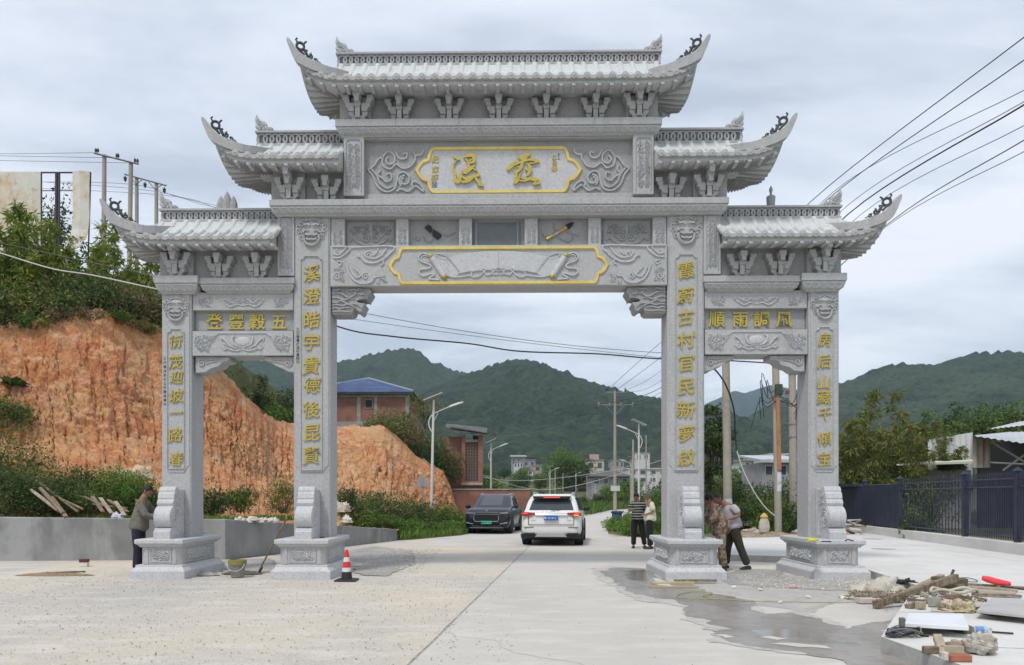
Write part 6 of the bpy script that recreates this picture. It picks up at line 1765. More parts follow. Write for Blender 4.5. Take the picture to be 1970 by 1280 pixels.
# tall feathery bamboo-like plants on the bank
specs = [(8, 27.5, 388, 'leftmost'), (48, 28.5, 400, ''), (62, 27.5, 395, ''), (105, 28.5, 450, ''), (92, 31, 470, ''), (20, 31, 430, ''), (135, 30, 500, ''), (232, 33, 450, ''), (270, 33, 455, ''), (215, 36, 430, ''), (180, 37, 420, ''), (300, 35, 480, ''), (118, 29.5, 425, ''), (150, 31, 455, ''), (78, 30, 415, ''), (165, 29.5, 490, ''), (35, 29, 405, ''), (205, 31, 470, '')]
bam = [bamboo(5.2, .7, 11+i, L_BAM, n=4, leaf=.23, per=46, label='x', fat=1.0) for i in range(3)]
for i, (px, Y, pyt, _) in enumerate(specs):
    zb_ = bank_top(px)-.2+(Y-26)*.05; ht = (1.5+(PY0-pyt)*Y/F-zb_)*1.08
    o = bam[i % 3] if i < 3 else copy_tree(bam[i % 3])
    o.location = (xq(px, Y), Y, zb_); o.rotation_euler = (0, 0, i*1.3); s = ht/5.2; o.scale = (s*.95, s*.95, s)
    o['group'] = 'feathery bamboo on the bank'
    o['label'] = ('tall feathery yellow-green bamboo at the left edge of the photo', 'tall feathery bamboo in front of the left hoarding panel', 'pointed feathery bamboo just right of the one before the hoarding', 'short feathery bamboo below the torn hoarding panel gap', 'feathery bamboo behind the hoarding frame foot', 'bushy bamboo behind the leftmost plume',
        'low bamboo beneath the torn hanging panel', 'feathery bamboo between the two pole pairs', 'feathery bamboo under the left eave of the lowest roof', 'bamboo right of the torn panel behind the first pole', 'pale bamboo tip right of the hoarding', 'low bamboo touching the far left pillar capital', 'bamboo plume crossing the open hoarding frame', 'bamboo under the hanging torn panel', 'bamboo plume at the right edge of the left hoarding panel', 'low bushy bamboo right of the torn panel end', 'bamboo plume before the middle of the left hoarding panel', 'bamboo in front of the first concrete pole')[i]
# dark broad trees behind
for i, (px, Y, pyt, rc, lm, lb) in enumerate(((105, 38, 332, 2.3, L_DARK, 'dark open-crowned tree seen through the hoarding frame'), (165, 40, 520, 3.0, L_DARK, 'dark round tree on the bank behind the torn panel'), (235, 40, 520, 3.0, L_MID, 'mid green tree behind the left pole pair'), (300, 42, 500, 3.2, L_DARK, 'dark tree behind the far left pillar top'), (30, 36, 470, 3.0, L_MID, 'green tree behind the leftmost bamboo'), (360, 44, 560, 3.2, L_DARK, 'dark tree hidden beside the far left pillar'))):
    zb_ = bank_top(px)+.4; ht = 1.5+(PY0-pyt)*Y/F-zb_
    tree_round(ht, rc, 60+i, lm, leaf=.17, clumps=46, per=90, trunk_h=.10, loc=(xq(px, Y), Y, zb_), label=lb, group='broad trees on the bank')
# undergrowth belt along the bank top
belt = []
for i, px in enumerate(range(-20, 400, 22)):
    Y = float(np.interp(px, ca[:, 0], ca[:, 2]))+.5+(i % 3)*.5
    lm = (L_DARK, L_MID, L_DRY, L_OLIVE, L_DARK)[i % 5]
    h_ = (1.6, 2.1, 1.2, 1.8)[i % 4]
    belt.append(shrub(h_, 1.0, 100+i, lm, leaf=.13, clumps=24, per=55, loc=(xq(px, Y), Y, bank_top(px)-.12), label='x', group='undergrowth along the bank top'))
    belt[-1]['label'] = '%s shrub in the undergrowth on the orange bank, %s' % (('dark green', 'mid green', 'dry brown', 'olive', 'dark green')[i % 5], ('at the left edge', 'under the left hoarding panel', 'below the hoarding gap', 'below the torn panel', 'below the first pole', 'between the pole pairs', 'left of the pillar capital', 'behind the pillar', 'right of the far left pillar')[min(8, i//2)])
# trees behind the left bay: pines and broadleaf trees on the slope
for i, (px, Y, pyt, H_, rc, kind, lm, lb) in enumerate(((436, 44, 700, 4.6, 1.3, 'b', L_DARK, 'slim dark tree at the top of the slope behind the left bay'), (462, 46, 712, 4.0, 1.3, 'r', L_DARK, 'dark tree below the slim one behind the left bay'), (500, 46, 700, 5.5, 1.0, 'b', L_DARK, 'tall spiky dark conifer behind the left bay'),
        (480, 50, 745, 4.0, 1.6, 'r', L_OLIVE, 'brownish tree between the conifers behind the left bay'), (548, 50, 735, 4.5, 1.5, 'r', L_DARK, 'dark tree beside the left inner pillar'), (530, 46, 775, 2.6, 1.5, 'r', L_FRESH, 'bright green bushy tree low behind the left bay'), (560, 46, 770, 3.0, 1.4, 'r', L_MID, 'mid green tree touching the left inner pillar behind the bay'), (445, 42, 725, 2.6, 1.2, 'r', L_OLIVE, 'scrubby olive tree on the bank crest behind the left bay'), (595, 60, 720, 5, 2, 'r', L_DARK, 'dark tree hidden behind the left inner pillar'))):
    zt_ = 1.5+(PY0-pyt)*Y/F
    if kind == 'b': bamboo(H_, .45, 300+i, lm, name='conifer', n=4, leaf=.2, per=60, loc=(xq(px, Y), Y, zt_-H_), label=lb, cat='tree', group='trees behind the left bay', fat=1.5)
    else: tree_round(H_, rc, 320+i, lm, leaf=.16, clumps=34, per=80, trunk_h=.1, loc=(xq(px, Y), Y, zt_-H_), label=lb, group='trees behind the left bay')
# bushes at the right end of the bank
for i, (px, Y, pyb, h_, r_, lm, lb) in enumerate(((735, 44, 826, 1.2, 1.1, L_OLIVE, 'olive bush on the bank top under the brick house window'), (758, 45, 832, 2.0, 1.3, L_OLIVE, 'tall yellowish bush on the bank top right of the brick house'), (782, 46, 850, 1.7, 1.2, L_DRY, 'dry bush leaning over the edge of the bank'),
        (806, 48, 868, 2.3, 1.5, L_MID, 'thick green bush on the falling end of the bank'), (830, 49, 885, 2.4, 1.6, L_DARK, 'dark bush in front of the brick tower'), (850, 50, 905, 2.6, 1.4, L_MID, 'green bush beside the brick tower wall'), (858, 49, 930, 2.2, .8, L_DARK, 'narrow dark bush against the brick tower corner'))):
    shrub(h_, r_, 350+i, lm, leaf=.13, clumps=34, per=70, loc=(xq(px, Y), Y, zq(pyb, Y)-.3), label=lb, group='bushes on the right end of the bank')
tree_round(4.2, 1.3, 371, L_OLIVE, leaf=.12, clumps=26, per=50, trunk_h=.4, loc=(xq(815, 54), 54, zq(752, 54)-4.2), label='thin open tree behind the nearest street lamp', group='bushes on the right end of the bank')
# green growth at the foot of the bank, left of the gateway
foot = [(0, 20.6, 812, 2.3, 1.2, L_DARK), (20, 21.2, 800, 2.0, 1.1, L_OLIVE), (-30, 20.8, 800, 2.6, 1.3, L_MID), (40, 19.9, 872, 1.5, 1.0, L_DARK), (80, 20.2, 880, 1.5, 1.0, L_MID), (120, 20.4, 883, 1.4, 1.0, L_DARK), (160, 20.6, 890, 1.3, .9, L_DARK), (195, 20.6, 896, 1.3, .8, L_MID),
        (232, 20.6, 884, 1.3, .6, L_FRESH), (255, 20.2, 905, 1.1, .45, L_FRESH), (60, 19.3, 905, 1.2, .8, L_DARK), (10, 19.2, 880, 1.4, .8, L_DARK), (110, 19.4, 920, .9, .7, L_DARK), (175, 19.6, 925, .8, .7, L_MID), (285, 20.5, 915, 1.1, .4, L_MID), (400, 21.8, 915, 1.2, .45, L_DARK)]
for i, (px, Y, pyt, h_, r_, lm) in enumerate(foot):
    o = shrub(h_, r_, 400+i, lm, leaf=.075, clumps=34, per=95, loc=(xq(px, Y), Y, zq(pyt, Y)-h_), label='x', group='green bushes behind the retaining wall', asp=.35)
    o['label'] = ('dark bush at the left edge behind the retaining wall', 'olive bush rising highest behind the retaining wall', 'green bush cut by the left edge of the photo', 'dark bush above the fallen logs', 'green bush right above the ends of the fallen logs', 'dark bush between the fallen logs and the loose planks', 'dark bush directly above the loose planks', 'green bush left of the fresh green pair',
        'fresh bright green bush nearest the left man', 'small fresh bush touching the far left pillar', 'low dark bush in front of the logs', 'leafy dark bush in the lower left behind the wall', 'low dark bush between logs and planks', 'low green growth under the loose planks', 'green sprig behind the left man', 'dark bush just right of the far left pillar')[i]
for i, (px, Y, pyt, h_, r_, lm, lb) in enumerate(((462, 23, 935, .75, .5, L_MID, 'round green bush on the soil shelf in the middle of the left bay'), (545, 25, 915, 1.2, .5, L_OLIVE, 'olive bush beside the left inner pillar'), (655, 27, 925, 1.1, .5, L_DARK, 'dark bush just right of the left inner pillar'), (690, 27.5, 940, 1.1, .8, L_MID, 'green bush right of the left inner pillar'))):
    shrub(h_, r_, 430+i, lm, leaf=.075, clumps=26, per=90, loc=(xq(px, Y), Y, zq(pyt, Y)-h_), label=lb, group='bushes at the foot of the bank')
for i, (px, Y, pyt, h_, r_, lm) in enumerate(((720, 29, 935, 1.5, .9, L_DARK), (745, 30, 933, 1.6, .9, L_DARK), (775, 31, 942, 1.5, .9, L_DARK), (800, 32, 950, 1.3, .8, L_MID), (840, 35, 955, 1.3, .8, L_MID), (862, 37, 965, 1.1, .7, L_FRESH), (700, 27.5, 975, .9, .7, L_FRESH), (735, 28, 985, .8, .7, L_MID), (770, 29, 990, .8, .8, L_FRESH), (810, 30.5, 995, .7, .8, L_GRASS), (850, 31.5, 998, .6, .8, L_GRASS), (875, 33, 1000, .5, .6, L_GRASS))):
    o = shrub(h_, r_, 450+i, lm, leaf=.08, clumps=32, per=85, loc=(xq(px, Y), Y, max(0, zq(pyt, Y)-h_)), label='x', group='bushes on the verge left of the road')
    o['label'] = ('dense dark bush, leftmost of the dark clump by the sign', 'dense dark bush in the middle of the clump by the sign', 'dense dark bush just left of the triangular sign', 'green bush between the triangular sign and the lamp', 'green bush right of the lamp base', 'fresh green bush near the end of the bank', 'weedy bright bush above the wall end', 'low green bush at the wall end', 'weedy bright bush below the dark clump', 'low grassy tuft below the sign', 'low grassy tuft below the lamp', 'low grassy tuft nearest the dark car')[i]
# big-leaved plant on the bank face
rg = rs_(77); n = 70
def on_bank(px, py):
    pxg = PX0+Xg2*F/Yg2; pyg = PY0-(Zg2-1.5)*F/Yg2; i = np.argmin((pxg-px)**2+(pyg-py)**2)
    return (float(Xg2.flat[i]), float(Yg2.flat[i])-.05, float(Zg2.flat[i]))
t = empty('broad_leaf_plant', on_bank(30, 738), 0, 'low plant with big dark green leaves on the orange bank at the left edge', 'plant')
a = rg.uniform(0, 2*PI, n); P0_ = np.stack([rg.normal(0, .12, n), rg.normal(-.1, .1, n), rg.normal(0, .04, n)], -1)
D_ = np.stack([np.cos(a), np.sin(a)*.7, rg.uniform(-.15, .55, n)], -1)
link('leaves', leaf_mesh('leaves', P0_, D_, rg.uniform(.25, .42, n), rg.uniform(.14, .22, n), L_DARK, rg), t)
MB().tube([(0, .3, -.3), (0, 0, 0)], .02, 5).build('stem', BARK, t)
for i, (px, py, h_, r_, lm) in enumerate(((64, 632, .5, .5, L_FRESH), (8, 820, .9, .6, L_MID), (25, 800, .7, .5, L_OLIVE), (280, 640, .5, .5, L_OLIVE), (180, 618, .5, .6, L_DRY), (232, 622, .5, .5, L_MID), (120, 618, .5, .5, L_DRY))):
    p_ = on_bank(px, py); shrub(h_, r_, 480+i, lm, leaf=.09, clumps=16, per=60, loc=p_, label=('bright tuft at the lip of the orange bank at left', 'green bush creeping up the bank at the left edge', 'olive bush creeping up the bank at the left edge', 'olive tuft hanging over the bank beside the pillar', 'dry tuft hanging over the middle of the bank lip', 'green tuft on the bank lip left of the pillar', 'dry tuft on the bank lip below the hoarding')[i], group='tufts on the bank face')
# plain field weeds as one mass each
def weeds(name, poly_px, n, hmin, hmax, mt, seed, label, zf=None, blade=.035, ymin=None):
    rg = rs_(seed); pts = np.array([tuple(p)[:2] for p in poly_px])
    x0_, y0_ = pts.min(0); x1_, y1_ = pts.max(0); out_ = []
    while len(out_) < n:
        q = rg.uniform(0, 1, (n*2, 2))*[x1_-x0_, y1_-y0_]+[x0_, y0_]
        ins_ = np.zeros(len(q), bool)
        for i in range(len(pts)):
            a, b = pts[i], pts[i-1]
            c_ = ((a[1] > q[:, 1]) != (b[1] > q[:, 1])) & (q[:, 0] < (b[0]-a[0])*(q[:, 1]-a[1])/(b[1]-a[1]+1e-9)+a[0])
            ins_ ^= c_
        out_ += list(q[ins_])
    q = np.array(out_[:n]); hh_ = rg.uniform(hmin, hmax, n)*(.6+.8*vnoise(q[:, 0]*.9, q[:, 1]*.9, seed))
    z = np.zeros(n) if zf is None else zf(q[:, 0], q[:, 1])
    P_ = np.stack([q[:, 0], q[:, 1], z], -1); D = np.stack([rg.normal(0, .38, n), rg.normal(0, .38, n), np.ones(n)], -1)
    o = link(name, leaf_mesh(name, P_, D, hh_, np.full(n, blade)*rg.uniform(.6, 1.6, n), mt, rg))
    return tag(o, label, 'grass', kind='stuff')
weeds('verge_grass', [(-3.5,26.6),(-1.6,30.2),(-.7,34),(1.2,42),(3.2,49),(-1,49),(-5,38),(-6.5,29)], 26000, .12, .42, L_GRASS, 5, 'green weeds on the verge left of the road')
weeds('field_grass', [(1.5,53),(6,58),(9,70),(13,88),(24,120),(-6,122),(-6,56)], 30000, .4, 1.1, L_MID, 6, 'tall green growth in the field beyond the brick wall', blade=.16)
weeds('field_grass', [(9.3,50),(13,62),(17,75),(22,90),(36,120),(70,120),(26,40),(11.5,42)], 34000, .4, 1.0, L_MID, 9, 'green growth in the fields at the right of the road', blade=.16)
weeds('roadside_grass', [(4.9,30),(5.6,34),(6.6,40),(9.3,50),(12.5,50),(9,32),(6.2,27)], 16000, .12, .4, L_GRASS, 7, 'green weeds at the right edge of the road', blade=.04)
weeds('shelf_weeds', [(-11.5,18.6),(-6.8,18.6),(-5.6,21.5),(-6.5,22.5),(-9,20.5),(-12,19.6)], 3500, .05, .22, L_GRASS, 8, 'sparse weeds on the soil shelf behind the retaining wall', zf=lambda x, y: np.full(len(x), .85))
# roadside bushes by the two standing men
for i, (px, Y, pyt, h_, r_, lm, lb) in enumerate(((1195, 34, 995, .7, .7, L_FRESH, 'bright green roadside bush left of the striped-shirt man'), (1222, 30, 988, .9, .8, L_FRESH, 'bright green roadside bush behind the striped-shirt man'), (1250, 29, 980, 1.1, .8, L_MID, 'green bush behind the man in the cream shirt'), (1268, 33, 960, 1.8, 1.0, L_MID, 'tall green bush touching the right inner pillar'), (1235, 40, 970, 1.2, 1.2, L_OLIVE, 'olive bush between the lamp and the right inner pillar'))):
    shrub(h_, r_, 500+i, lm, leaf=.09, clumps=30, per=80, loc=(xq(px, Y), Y, max(0, zq(pyt, Y)-h_)), label=lb, group='roadside bushes at right')
# right bay: tree and thicket
tree_round(6.6, 1.0, 520, L_DARK, leaf=.13, clumps=46, per=120, trunk_h=.2, loc=(xq(1366, 34), 34, -.3), label='dark dense tree beside the right inner pillar seen through the right bay')
for i, (px, Y, pyt, h_, r_, lm, lb) in enumerate(((1425, 38, 905, 2.6, 1.2, L_DARK, 'dark thicket bush behind the first pole of the right bay'), (1450, 36, 915, 2.5, 1.2, L_MID, 'green thicket bush between the two left poles of the right bay'), (1480, 37, 920, 2.4, 1.2, L_DARK, 'dark thicket bush behind the orange conduit pole'), (1520, 37, 905, 2.8, 1.2, L_DARK, 'dark thicket bush behind the plain banded pole'), (1545, 36, 890, 3.0, 1.1, L_DARK, 'dark thicket bush beside the far right pillar'),
        (1440, 34, 950, 1.6, 1.0, L_DARK, 'low dark bush above the dirt pile'), (1478, 30.5, 985, .8, .6, L_MID, 'small bush against the foot of the orange conduit pole'), (1525, 32, 980, 1.1, .8, L_DARK, 'low dark bush right of the conduit pole'), (1380, 37, 900, 2.8, 1.0, L_DARK, 'dark bush behind the two working men'), (1405, 36, 925, 2.2, 1.0, L_DARK, 'dark bush at the notice-pasted pole'), (1500, 33, 945, 1.7, 1.0, L_MID, 'mid green bush behind the conduit pole'))):
    shrub(h_, r_, 530+i, lm, leaf=.11, clumps=40, per=80, loc=(xq(px, Y), Y, max(-.1, zq(pyt, Y)-h_)), label=lb, group='thicket in the right bay')
# bamboo at right behind the fence
rb = [(1648, 36, 752, 4), (1672, 38, 800, 4), (1738, 37, 762, 4), (1705, 39, 820, 4), (1790, 38, 800, 5), (1822, 38, 815, 5), (1760, 36, 850, 4), (1715, 36, 870, 4), (1640, 38, 840, 4)]
RB = [bamboo(5.4, .9, 570+i, (L_OLIVE, L_MID)[i % 2], n=6, leaf=.17, per=80, label='x', fat=1.25) for i in range(3)]
for i, (px, Y, pyt, _) in enumerate(rb):
    ht = zq(pyt, Y)+.2
    o = RB[i] if i < 3 else copy_tree(RB[i % 3])
    o.location = (xq(px, Y), Y, -.2); o.rotation_euler = (0, 0, i*1.9); s = ht/5.2; o.scale = (max(.8, s), max(.8, s), s*1.08)
    o['group'] = 'bamboo behind the navy fence'
    o['label'] = ('tall arching bamboo right beside the far right pillar', 'yellowish bamboo behind the solid navy panels', 'tallest bamboo plume in the middle behind the fence', 'lower bamboo between the two tall plumes', 'spreading bamboo left of the white shed', 'bamboo spray overlapping the white shed wall', 'short bamboo behind the open pickets', 'low bamboo behind the first fence post', 'dense bamboo low beside the far right pillar')[i]
for i, (px, Y, pyt, h_, r_) in enumerate(((1745, 27.5, 960, 1.5, .5), (1770, 25, 985, 1.0, .4), (1660, 36, 880, 3.0, 1.6), (1700, 37, 885, 3.0, 1.6), (1745, 34, 900, 2.6, 1.4), (1790, 36, 900, 2.7, 1.2))):
    shrub(h_, r_, 590+i, (L_MID, L_DARK)[i % 2], leaf=.10, clumps=30, per=70, loc=(xq(px, Y), Y, max(0, zq(pyt, Y)-h_)), label=('leafy climber inside the open pickets', 'low creeper at the foot of the open pickets', 'dense bush below the bamboo beside the pillar', 'dense bush behind the solid navy panels', 'bush showing above the open pickets', 'bush in front of the white shed')[i], group='bushes behind the navy fence')
# mid-distance trees
TR = [tree_round(9, 4.2, 600+i, (L_MID, L_DARK, L_FRESH)[i], leaf=.5, clumps=60, per=70, trunk_h=.12, label='x') for i in range(3)]
mids = [(1092, 230, 851, 1.0, 'big round tree rising above the village in the middle of the opening'), (1068, 225, 880, .7, 'dark green tree at the left shoulder of the big round tree'), (1110, 225, 872, .8, 'dark tree at the right shoulder of the big round tree')]
tree_round(17, 7.2, 640, L_FRESH, leaf=.55, clumps=90, per=110, trunk_h=.15, loc=(xq(1086, 225), 225, zq(853, 225)-17), label='big round bright green tree rising above the village in the middle of the opening')
tree_round(15, 7.0, 641, L_DARK, leaf=.55, clumps=90, per=100, trunk_h=.12, loc=(xq(1104, 222), 222, zq(872, 222)-15), label='dark green tree joined to the right side of the big round tree')
used = 0
lab = 'distant village tree'
spots = []
rd = random.Random(9)
for i in range(58):
    Y = rd.uniform(120, 330); px = rd.choice([rd.uniform(890, 1290), rd.uniform(1350, 1560), rd.uniform(860, 1010)])
    spots.append((px, Y))
for i in range(26): spots.append((rd.uniform(1600, 1990), rd.uniform(140, 330)))
spots += [(960, 95), (985, 100), (940, 90), (1000, 108), (1150, 118), (1175, 125), (1120, 115), (1235, 105), (1262, 95), (1200, 118), (1040, 115), (1075, 118), (1380, 110), (1410, 120), (1450, 115), (1500, 118), (1540, 110), (905, 85), (925, 88)]
for i, (px, Y) in enumerate(spots):
    o = TR[i % 3] if i < 3 else copy_tree(TR[i % 3])
    s = rd.uniform(.45, .85) if Y > 120 else rd.uniform(.28, .42)
    zb_ = float(vz(0, Y)) if Y > 120 else -.2
    o.location = (xq(px, Y), Y, zb_-.3); o.rotation_euler = (0, 0, rd.uniform(0, 6)); o.scale = (s, s, s*rd.uniform(.8, 1.0))
    o['label'] = ('round green tree among the village houses seen through the central opening' if px < 1300 else 'round green tree at the foot of the hill seen through the right bay' if px < 1580 else 'round green tree on the slope behind the sheds at right'); o['group'] = 'distant village trees'
# trees above the shed roofs at far right
for i, (px, Y, pyt) in enumerate(((1800, 70, 792), (1835, 75, 768), (1870, 72, 772), (1905, 74, 766), (1945, 72, 768), (1980, 74, 770), (1770, 76, 806))):
    tree_round(7.0, 2.9, 660+i, (L_MID, L_DARK)[i % 2], leaf=.26, clumps=46, per=80, trunk_h=.1, loc=(xq(px, Y), Y, zq(pyt, Y)-7.0), label=('green tree in the row above the shed roofs, first from the left', 'dark tree in the row above the shed roofs', 'green tree rising behind the white shed', 'dark tree behind the upper shed roof', 'green tree above the far right shed', 'dark tree at the right edge of the photo', 'low green tree left of the row above the sheds')[i], group='trees above the sheds')
# ================================================================== VEHICLES
M_TYRE = mat('tyre_rubber', (.025, .025, .026), .85)
M_RIM = mat('wheel_rim', (.35, .36, .37), .35, metallic=.7)
M_CGLASS = mat('car_glass', (.035, .045, .055), .06, spec=.8)
M_TRIM = mat('black_trim', (.022, .022, .024), .5)
M_CHROME = mat('chrome', (.62, .63, .65), .18, metallic=.9)
M_RED = mat('red_lens', (.34, .03, .02), .2, spec=.6)
M_REDLIT = mat('lit_red_lens', (.5, .05, .04), .2, emis=((1.0, .10, .06), .55))
M_AMBER = mat('lit_amber_lens', (.6, .25, .05), .25, emis=((1.0, .42, .10), .6))
M_HEAD = mat('headlight_lens', (.22, .24, .27), .1, spec=.8)
M_UNDER = mat('underbody', (.02, .02, .02), .9)

def plan_ring(w_, y0, y1, z, c=.22, n=5, bow=0.0):
    """rounded rectangle, vertex 0 at near-left going ccw; c corner radius"""
    pts = []
    for cx_, cy2, a0 in ((-w_+c, y0+c, PI), (w_-c, y0+c, 1.5*PI), (w_-c, y1-c, 0), (-w_+c, y1-c, .5*PI)):
        for k in range(n):
            a = a0+PI/2*k/(n-1)
            pts.append((cx_+c*math.cos(a), cy2+c*math.sin(a), z))
    # bow the ends outwards a little
    return [(x, y-bow*(1-(x/w_)**2) if y < (y0+y1)/2 else y+bow*(1-(x/w_)**2), z_) for x, y, z_ in pts]
def wheel(par, x, y, r=.36, wd=.22):
    e_ = empty('wheel', (x, y, r)); e_.parent = par
    def lx(prof, mt, nm, n=20):
        rs2 = [[(q, rr*math.cos(2*PI*i/n), rr*math.sin(2*PI*i/n)) for i in range(n)] for rr, q in prof]
        return MB().rings(rs2).build(nm, mt, e_, smooth=True)
    lx([(r*.66, -wd/2), (r*.94, -wd/2), (r, -wd/2+.03), (r, wd/2-.03), (r*.94, wd/2), (r*.66, wd/2)], M_TYRE, 'tyre')
    lx([(r*.65, -wd/2+.02), (r*.2, -wd/2+.01), (r*.2, wd/2-.01), (r*.65, wd/2-.02)], M_RIM, 'rim')
def suv(name, loc, rz, paint, label, near):
    """near='rear' or 'front': the end that faces -y"""
    t = empty(name, loc, rz, label, 'car')
    Lc = 4.62
    if near == 'rear':
        lv = [(.80,.14,4.45,.24,.15),(.90,.03,4.58,.36,.2),(.935,-.0,4.62,.50,.22),(.94,.015,4.60,.72,.24),(.93,.04,4.52,.90,.26),(.90,.07,4.38,1.00,.28),(.87,.10,4.2,1.045,.28)]
        gh = [(.86,.12,3.55,1.04,.16),(.845,.17,3.35,1.10,.15),(.76,.38,2.80,1.38,.15),(.70,.50,2.62,1.50,.20),(.66,.58,2.5,1.555,.25),(.56,.75,2.3,1.60,.25)]
    else:
        lv = [(.84,.16,4.5,.24,.15),(.93,.05,4.62,.36,.24),(.95,.0,4.66,.55,.28),(.955,.02,4.64,.78,.30),(.945,.09,4.55,.92,.32),(.92,.22,4.45,1.00,.34),(.89,.62,4.4,1.06,.34),(.86,1.0,4.35,1.10,.34)]
        gh = [(.85,1.05,4.25,1.09,.36),(.82,1.22,4.12,1.18,.34),(.74,1.72,3.9,1.45,.30),(.69,1.95,3.75,1.56,.28),(.66,2.1,3.6,1.61,.26),(.56,2.35,3.3,1.66,.24)]
    rb_ = [plan_ring(w_, y0, y1, z, c, bow=.06 if i < 6 else .03) for i, (w_, y0, y1, z, c) in enumerate(lv)]
    body = MB().rings(rb_).build('body', paint, t, smooth=True)
    rg_ = [plan_ring(w_, y0, y1, z, c, bow=.04) for w_, y0, y1, z, c in gh]
    n = len(rg_[0])
    gb = MB(); gb.rings(rg_[3:]); gb.build('roof', paint, t, smooth=True)
    gl = MB(); gl.rings(rg_[:4], cap=False)
    for i, f in enumerate(gl.f):
        j = (i % n)
        corner = (j % 5) != 4
        gl.m[i] = 1 if corner or (i//n == 0) else 0
    gl.build('window_band', [M_CGLASS, paint], t, smooth=True)
    # side window panes already in the band: add B-pillar trim strips
    for e_ in (-1, 1):
        for yb_ in ((1.45, 2.45) if near == 'rear' else (2.35, 3.3)):
            MB().tube([(e_*.845, yb_-.03, 1.08), (e_*.725, yb_+.03, 1.49)], .035, 4).build('door_pillar', M_TRIM, t)
        MB().tube(cr([(e_*.60, (.75 if near == 'rear' else 2.1), 1.60), (e_*.64, 1.1 if near == 'rear' else 2.4, 1.655), (e_*.64, 2.2 if near == 'rear' else 3.3, 1.655), (e_*.60, 2.6 if near == 'rear' else 3.6, 1.60)], 4), .02, 5).build('roof_rail', M_CHROME, t)
        ym = 3.05 if near == 'rear' else 1.35
        MB().sphere((e_*1.04, ym, 1.12), .12, 10, 7, s=(1, .55, .75)).tube([(e_*.86, ym+.02, 1.08), (e_*1.0, ym, 1.10)], .03, 5).build('side_mirror', M_TRIM, t, smooth=True)
        for yw in (.86, 3.62):
            MB().rings([[(e_*q, yw+rr*math.cos(a), .36+rr*math.sin(a)) for a in np.linspace(-.15*PI, 1.15*PI, 14)] for q, rr in ((.80, .43), (.952, .43), (.965, .40), (.965, .385), (.80, .385))], close=False).build('wheel_arch', M_TRIM, t, smooth=True)
            MB().rings([[(e_*q, yw+.40*math.cos(a), .36+.40*math.sin(a)) for a in np.linspace(0, 2*PI, 16)[:-1]] for q in (.70, .951)]).build('wheel_well', M_UNDER, t)
            wheel(t, e_*.855, yw, .36, .225)
        MB().box(e_*.90-.05, e_*.90+.05, 1.25, 3.2, .22, .36).build('sill', M_TRIM, t, bevel=.02)
        for yd in (1.35, 2.4): MB().box(e_*.942-.006, e_*.942+.006, yd+.1, yd+.28, .86, .89).build('door_handle', M_CHROME, t)
    MB().box(-.78, .78, .35, 4.3, .17, .32).build('underbody', M_UNDER, t)
    return t
M_PEARL = mat('pearl_white_paint', (.70, .70, .68), .25, coat=.6)
M_BLK = mat('blue_black_paint', (.012, .014, .024), .30, coat=.25, spec=.35)
c1 = suv('white_car', (.95, 23.3, .012), R(-8), M_PEARL, 'white SUV driving away through the gateway, seen from behind with its tail lights lit', 'rear')
c1.location.x = (1060-PX0)*23.3/F
for e_ in (-1, 1):
    tl = MB().rings([[(e_*.93, -.005, .93), (e_*.93, -.005, 1.03), (e_*.925, .12, 1.03), (e_*.925, .12, .93)], [(e_*.70, -.045, .92), (e_*.70, -.045, 1.04), (e_*.70, .06, 1.04), (e_*.70, .06, .92)], [(e_*.50, -.03, .985), (e_*.50, -.03, 1.03), (e_*.50, .06, 1.03), (e_*.50, .06, .985)]]).build('tail_light', M_RED, c1, bevel=.008)
    MB().box(min(e_*.72, e_*.88), max(e_*.72, e_*.88), -.058, -.02, .985, 1.01).build('light_strip', M_REDLIT, tl)
MB().box(.70, .86, -.060, -.02, .935, .965).build('turn_signal', M_AMBER, c1)
MB().box(-.50, .50, -.075, -.02, 1.005, 1.02).build('chrome_strip', M_CHROME, c1)
pl = MB().box(-.22, .22, -.085, -.05, .80, .94).build('number_plate', mat('blue_plate', (.03, .12, .42), .5), c1, bevel=.004)
M_LET = mat('plate_letter_white', (.75, .78, .8), .6)
for k, ch in enumerate('闽A·D1815'):
    o = put_char(ch, -.19+.048*k, .868, -.0875, .085, .001, 0, 0, 5, M_LET, c1, 'plate_character')
for k, ch in enumerate('HAVAL'):
    put_char(ch, -.24+.12*k, 1.037+.03, -.062, .075, .004, 0, 0, 6, M_CHROME, c1, 'badge_letter')
MB().box(-.70, .70, -.052, -.035, .655, .668).build('tailgate_seam', M_TRIM, c1)
for e_ in (-1, 1):
    MB().box(e_*.70-.006, e_*.70+.006, -.035, .0, .66, .92).build('tailgate_seam', M_TRIM, c1)
    MB().box(min(e_*.54, e_*.84), max(e_*.54, e_*.84), -.035, .02, .565, .582).build('reflector_slot', M_TRIM, c1)
    MB().rings([[(e_*.50, -.04, .335), (e_*.50, -.04, .40), (e_*.50, .1, .40), (e_*.50, .1, .335)], [(e_*.84, -.0, .35), (e_*.84, -.0, .40), (e_*.84, .1, .40), (e_*.84, .1, .35)]]).build('bumper_vent', M_TRIM, c1)
    MB().box(min(e_*.48, e_*.62), max(e_*.48, e_*.62), -.045, -.03, .83, .845).build('badge', M_CHROME, c1)
MB().prism_y([(-.50, .28), (.50, .28), (.38, .41), (-.38, .41)], -.075, .1).build('skid_plate', mat('silver_trim', (.40, .41, .42), .4, metallic=.4), c1, bevel=.01)
MB().rings([[(-.93, .02, .24), (.93, .02, .24), (.90, .3, .20), (-.90, .3, .20)], [(-.945, -.01, .36), (.945, -.01, .36), (.9, .3, .36), (-.9, .3, .36)]]).build('bumper_cladding', M_TRIM, c1)
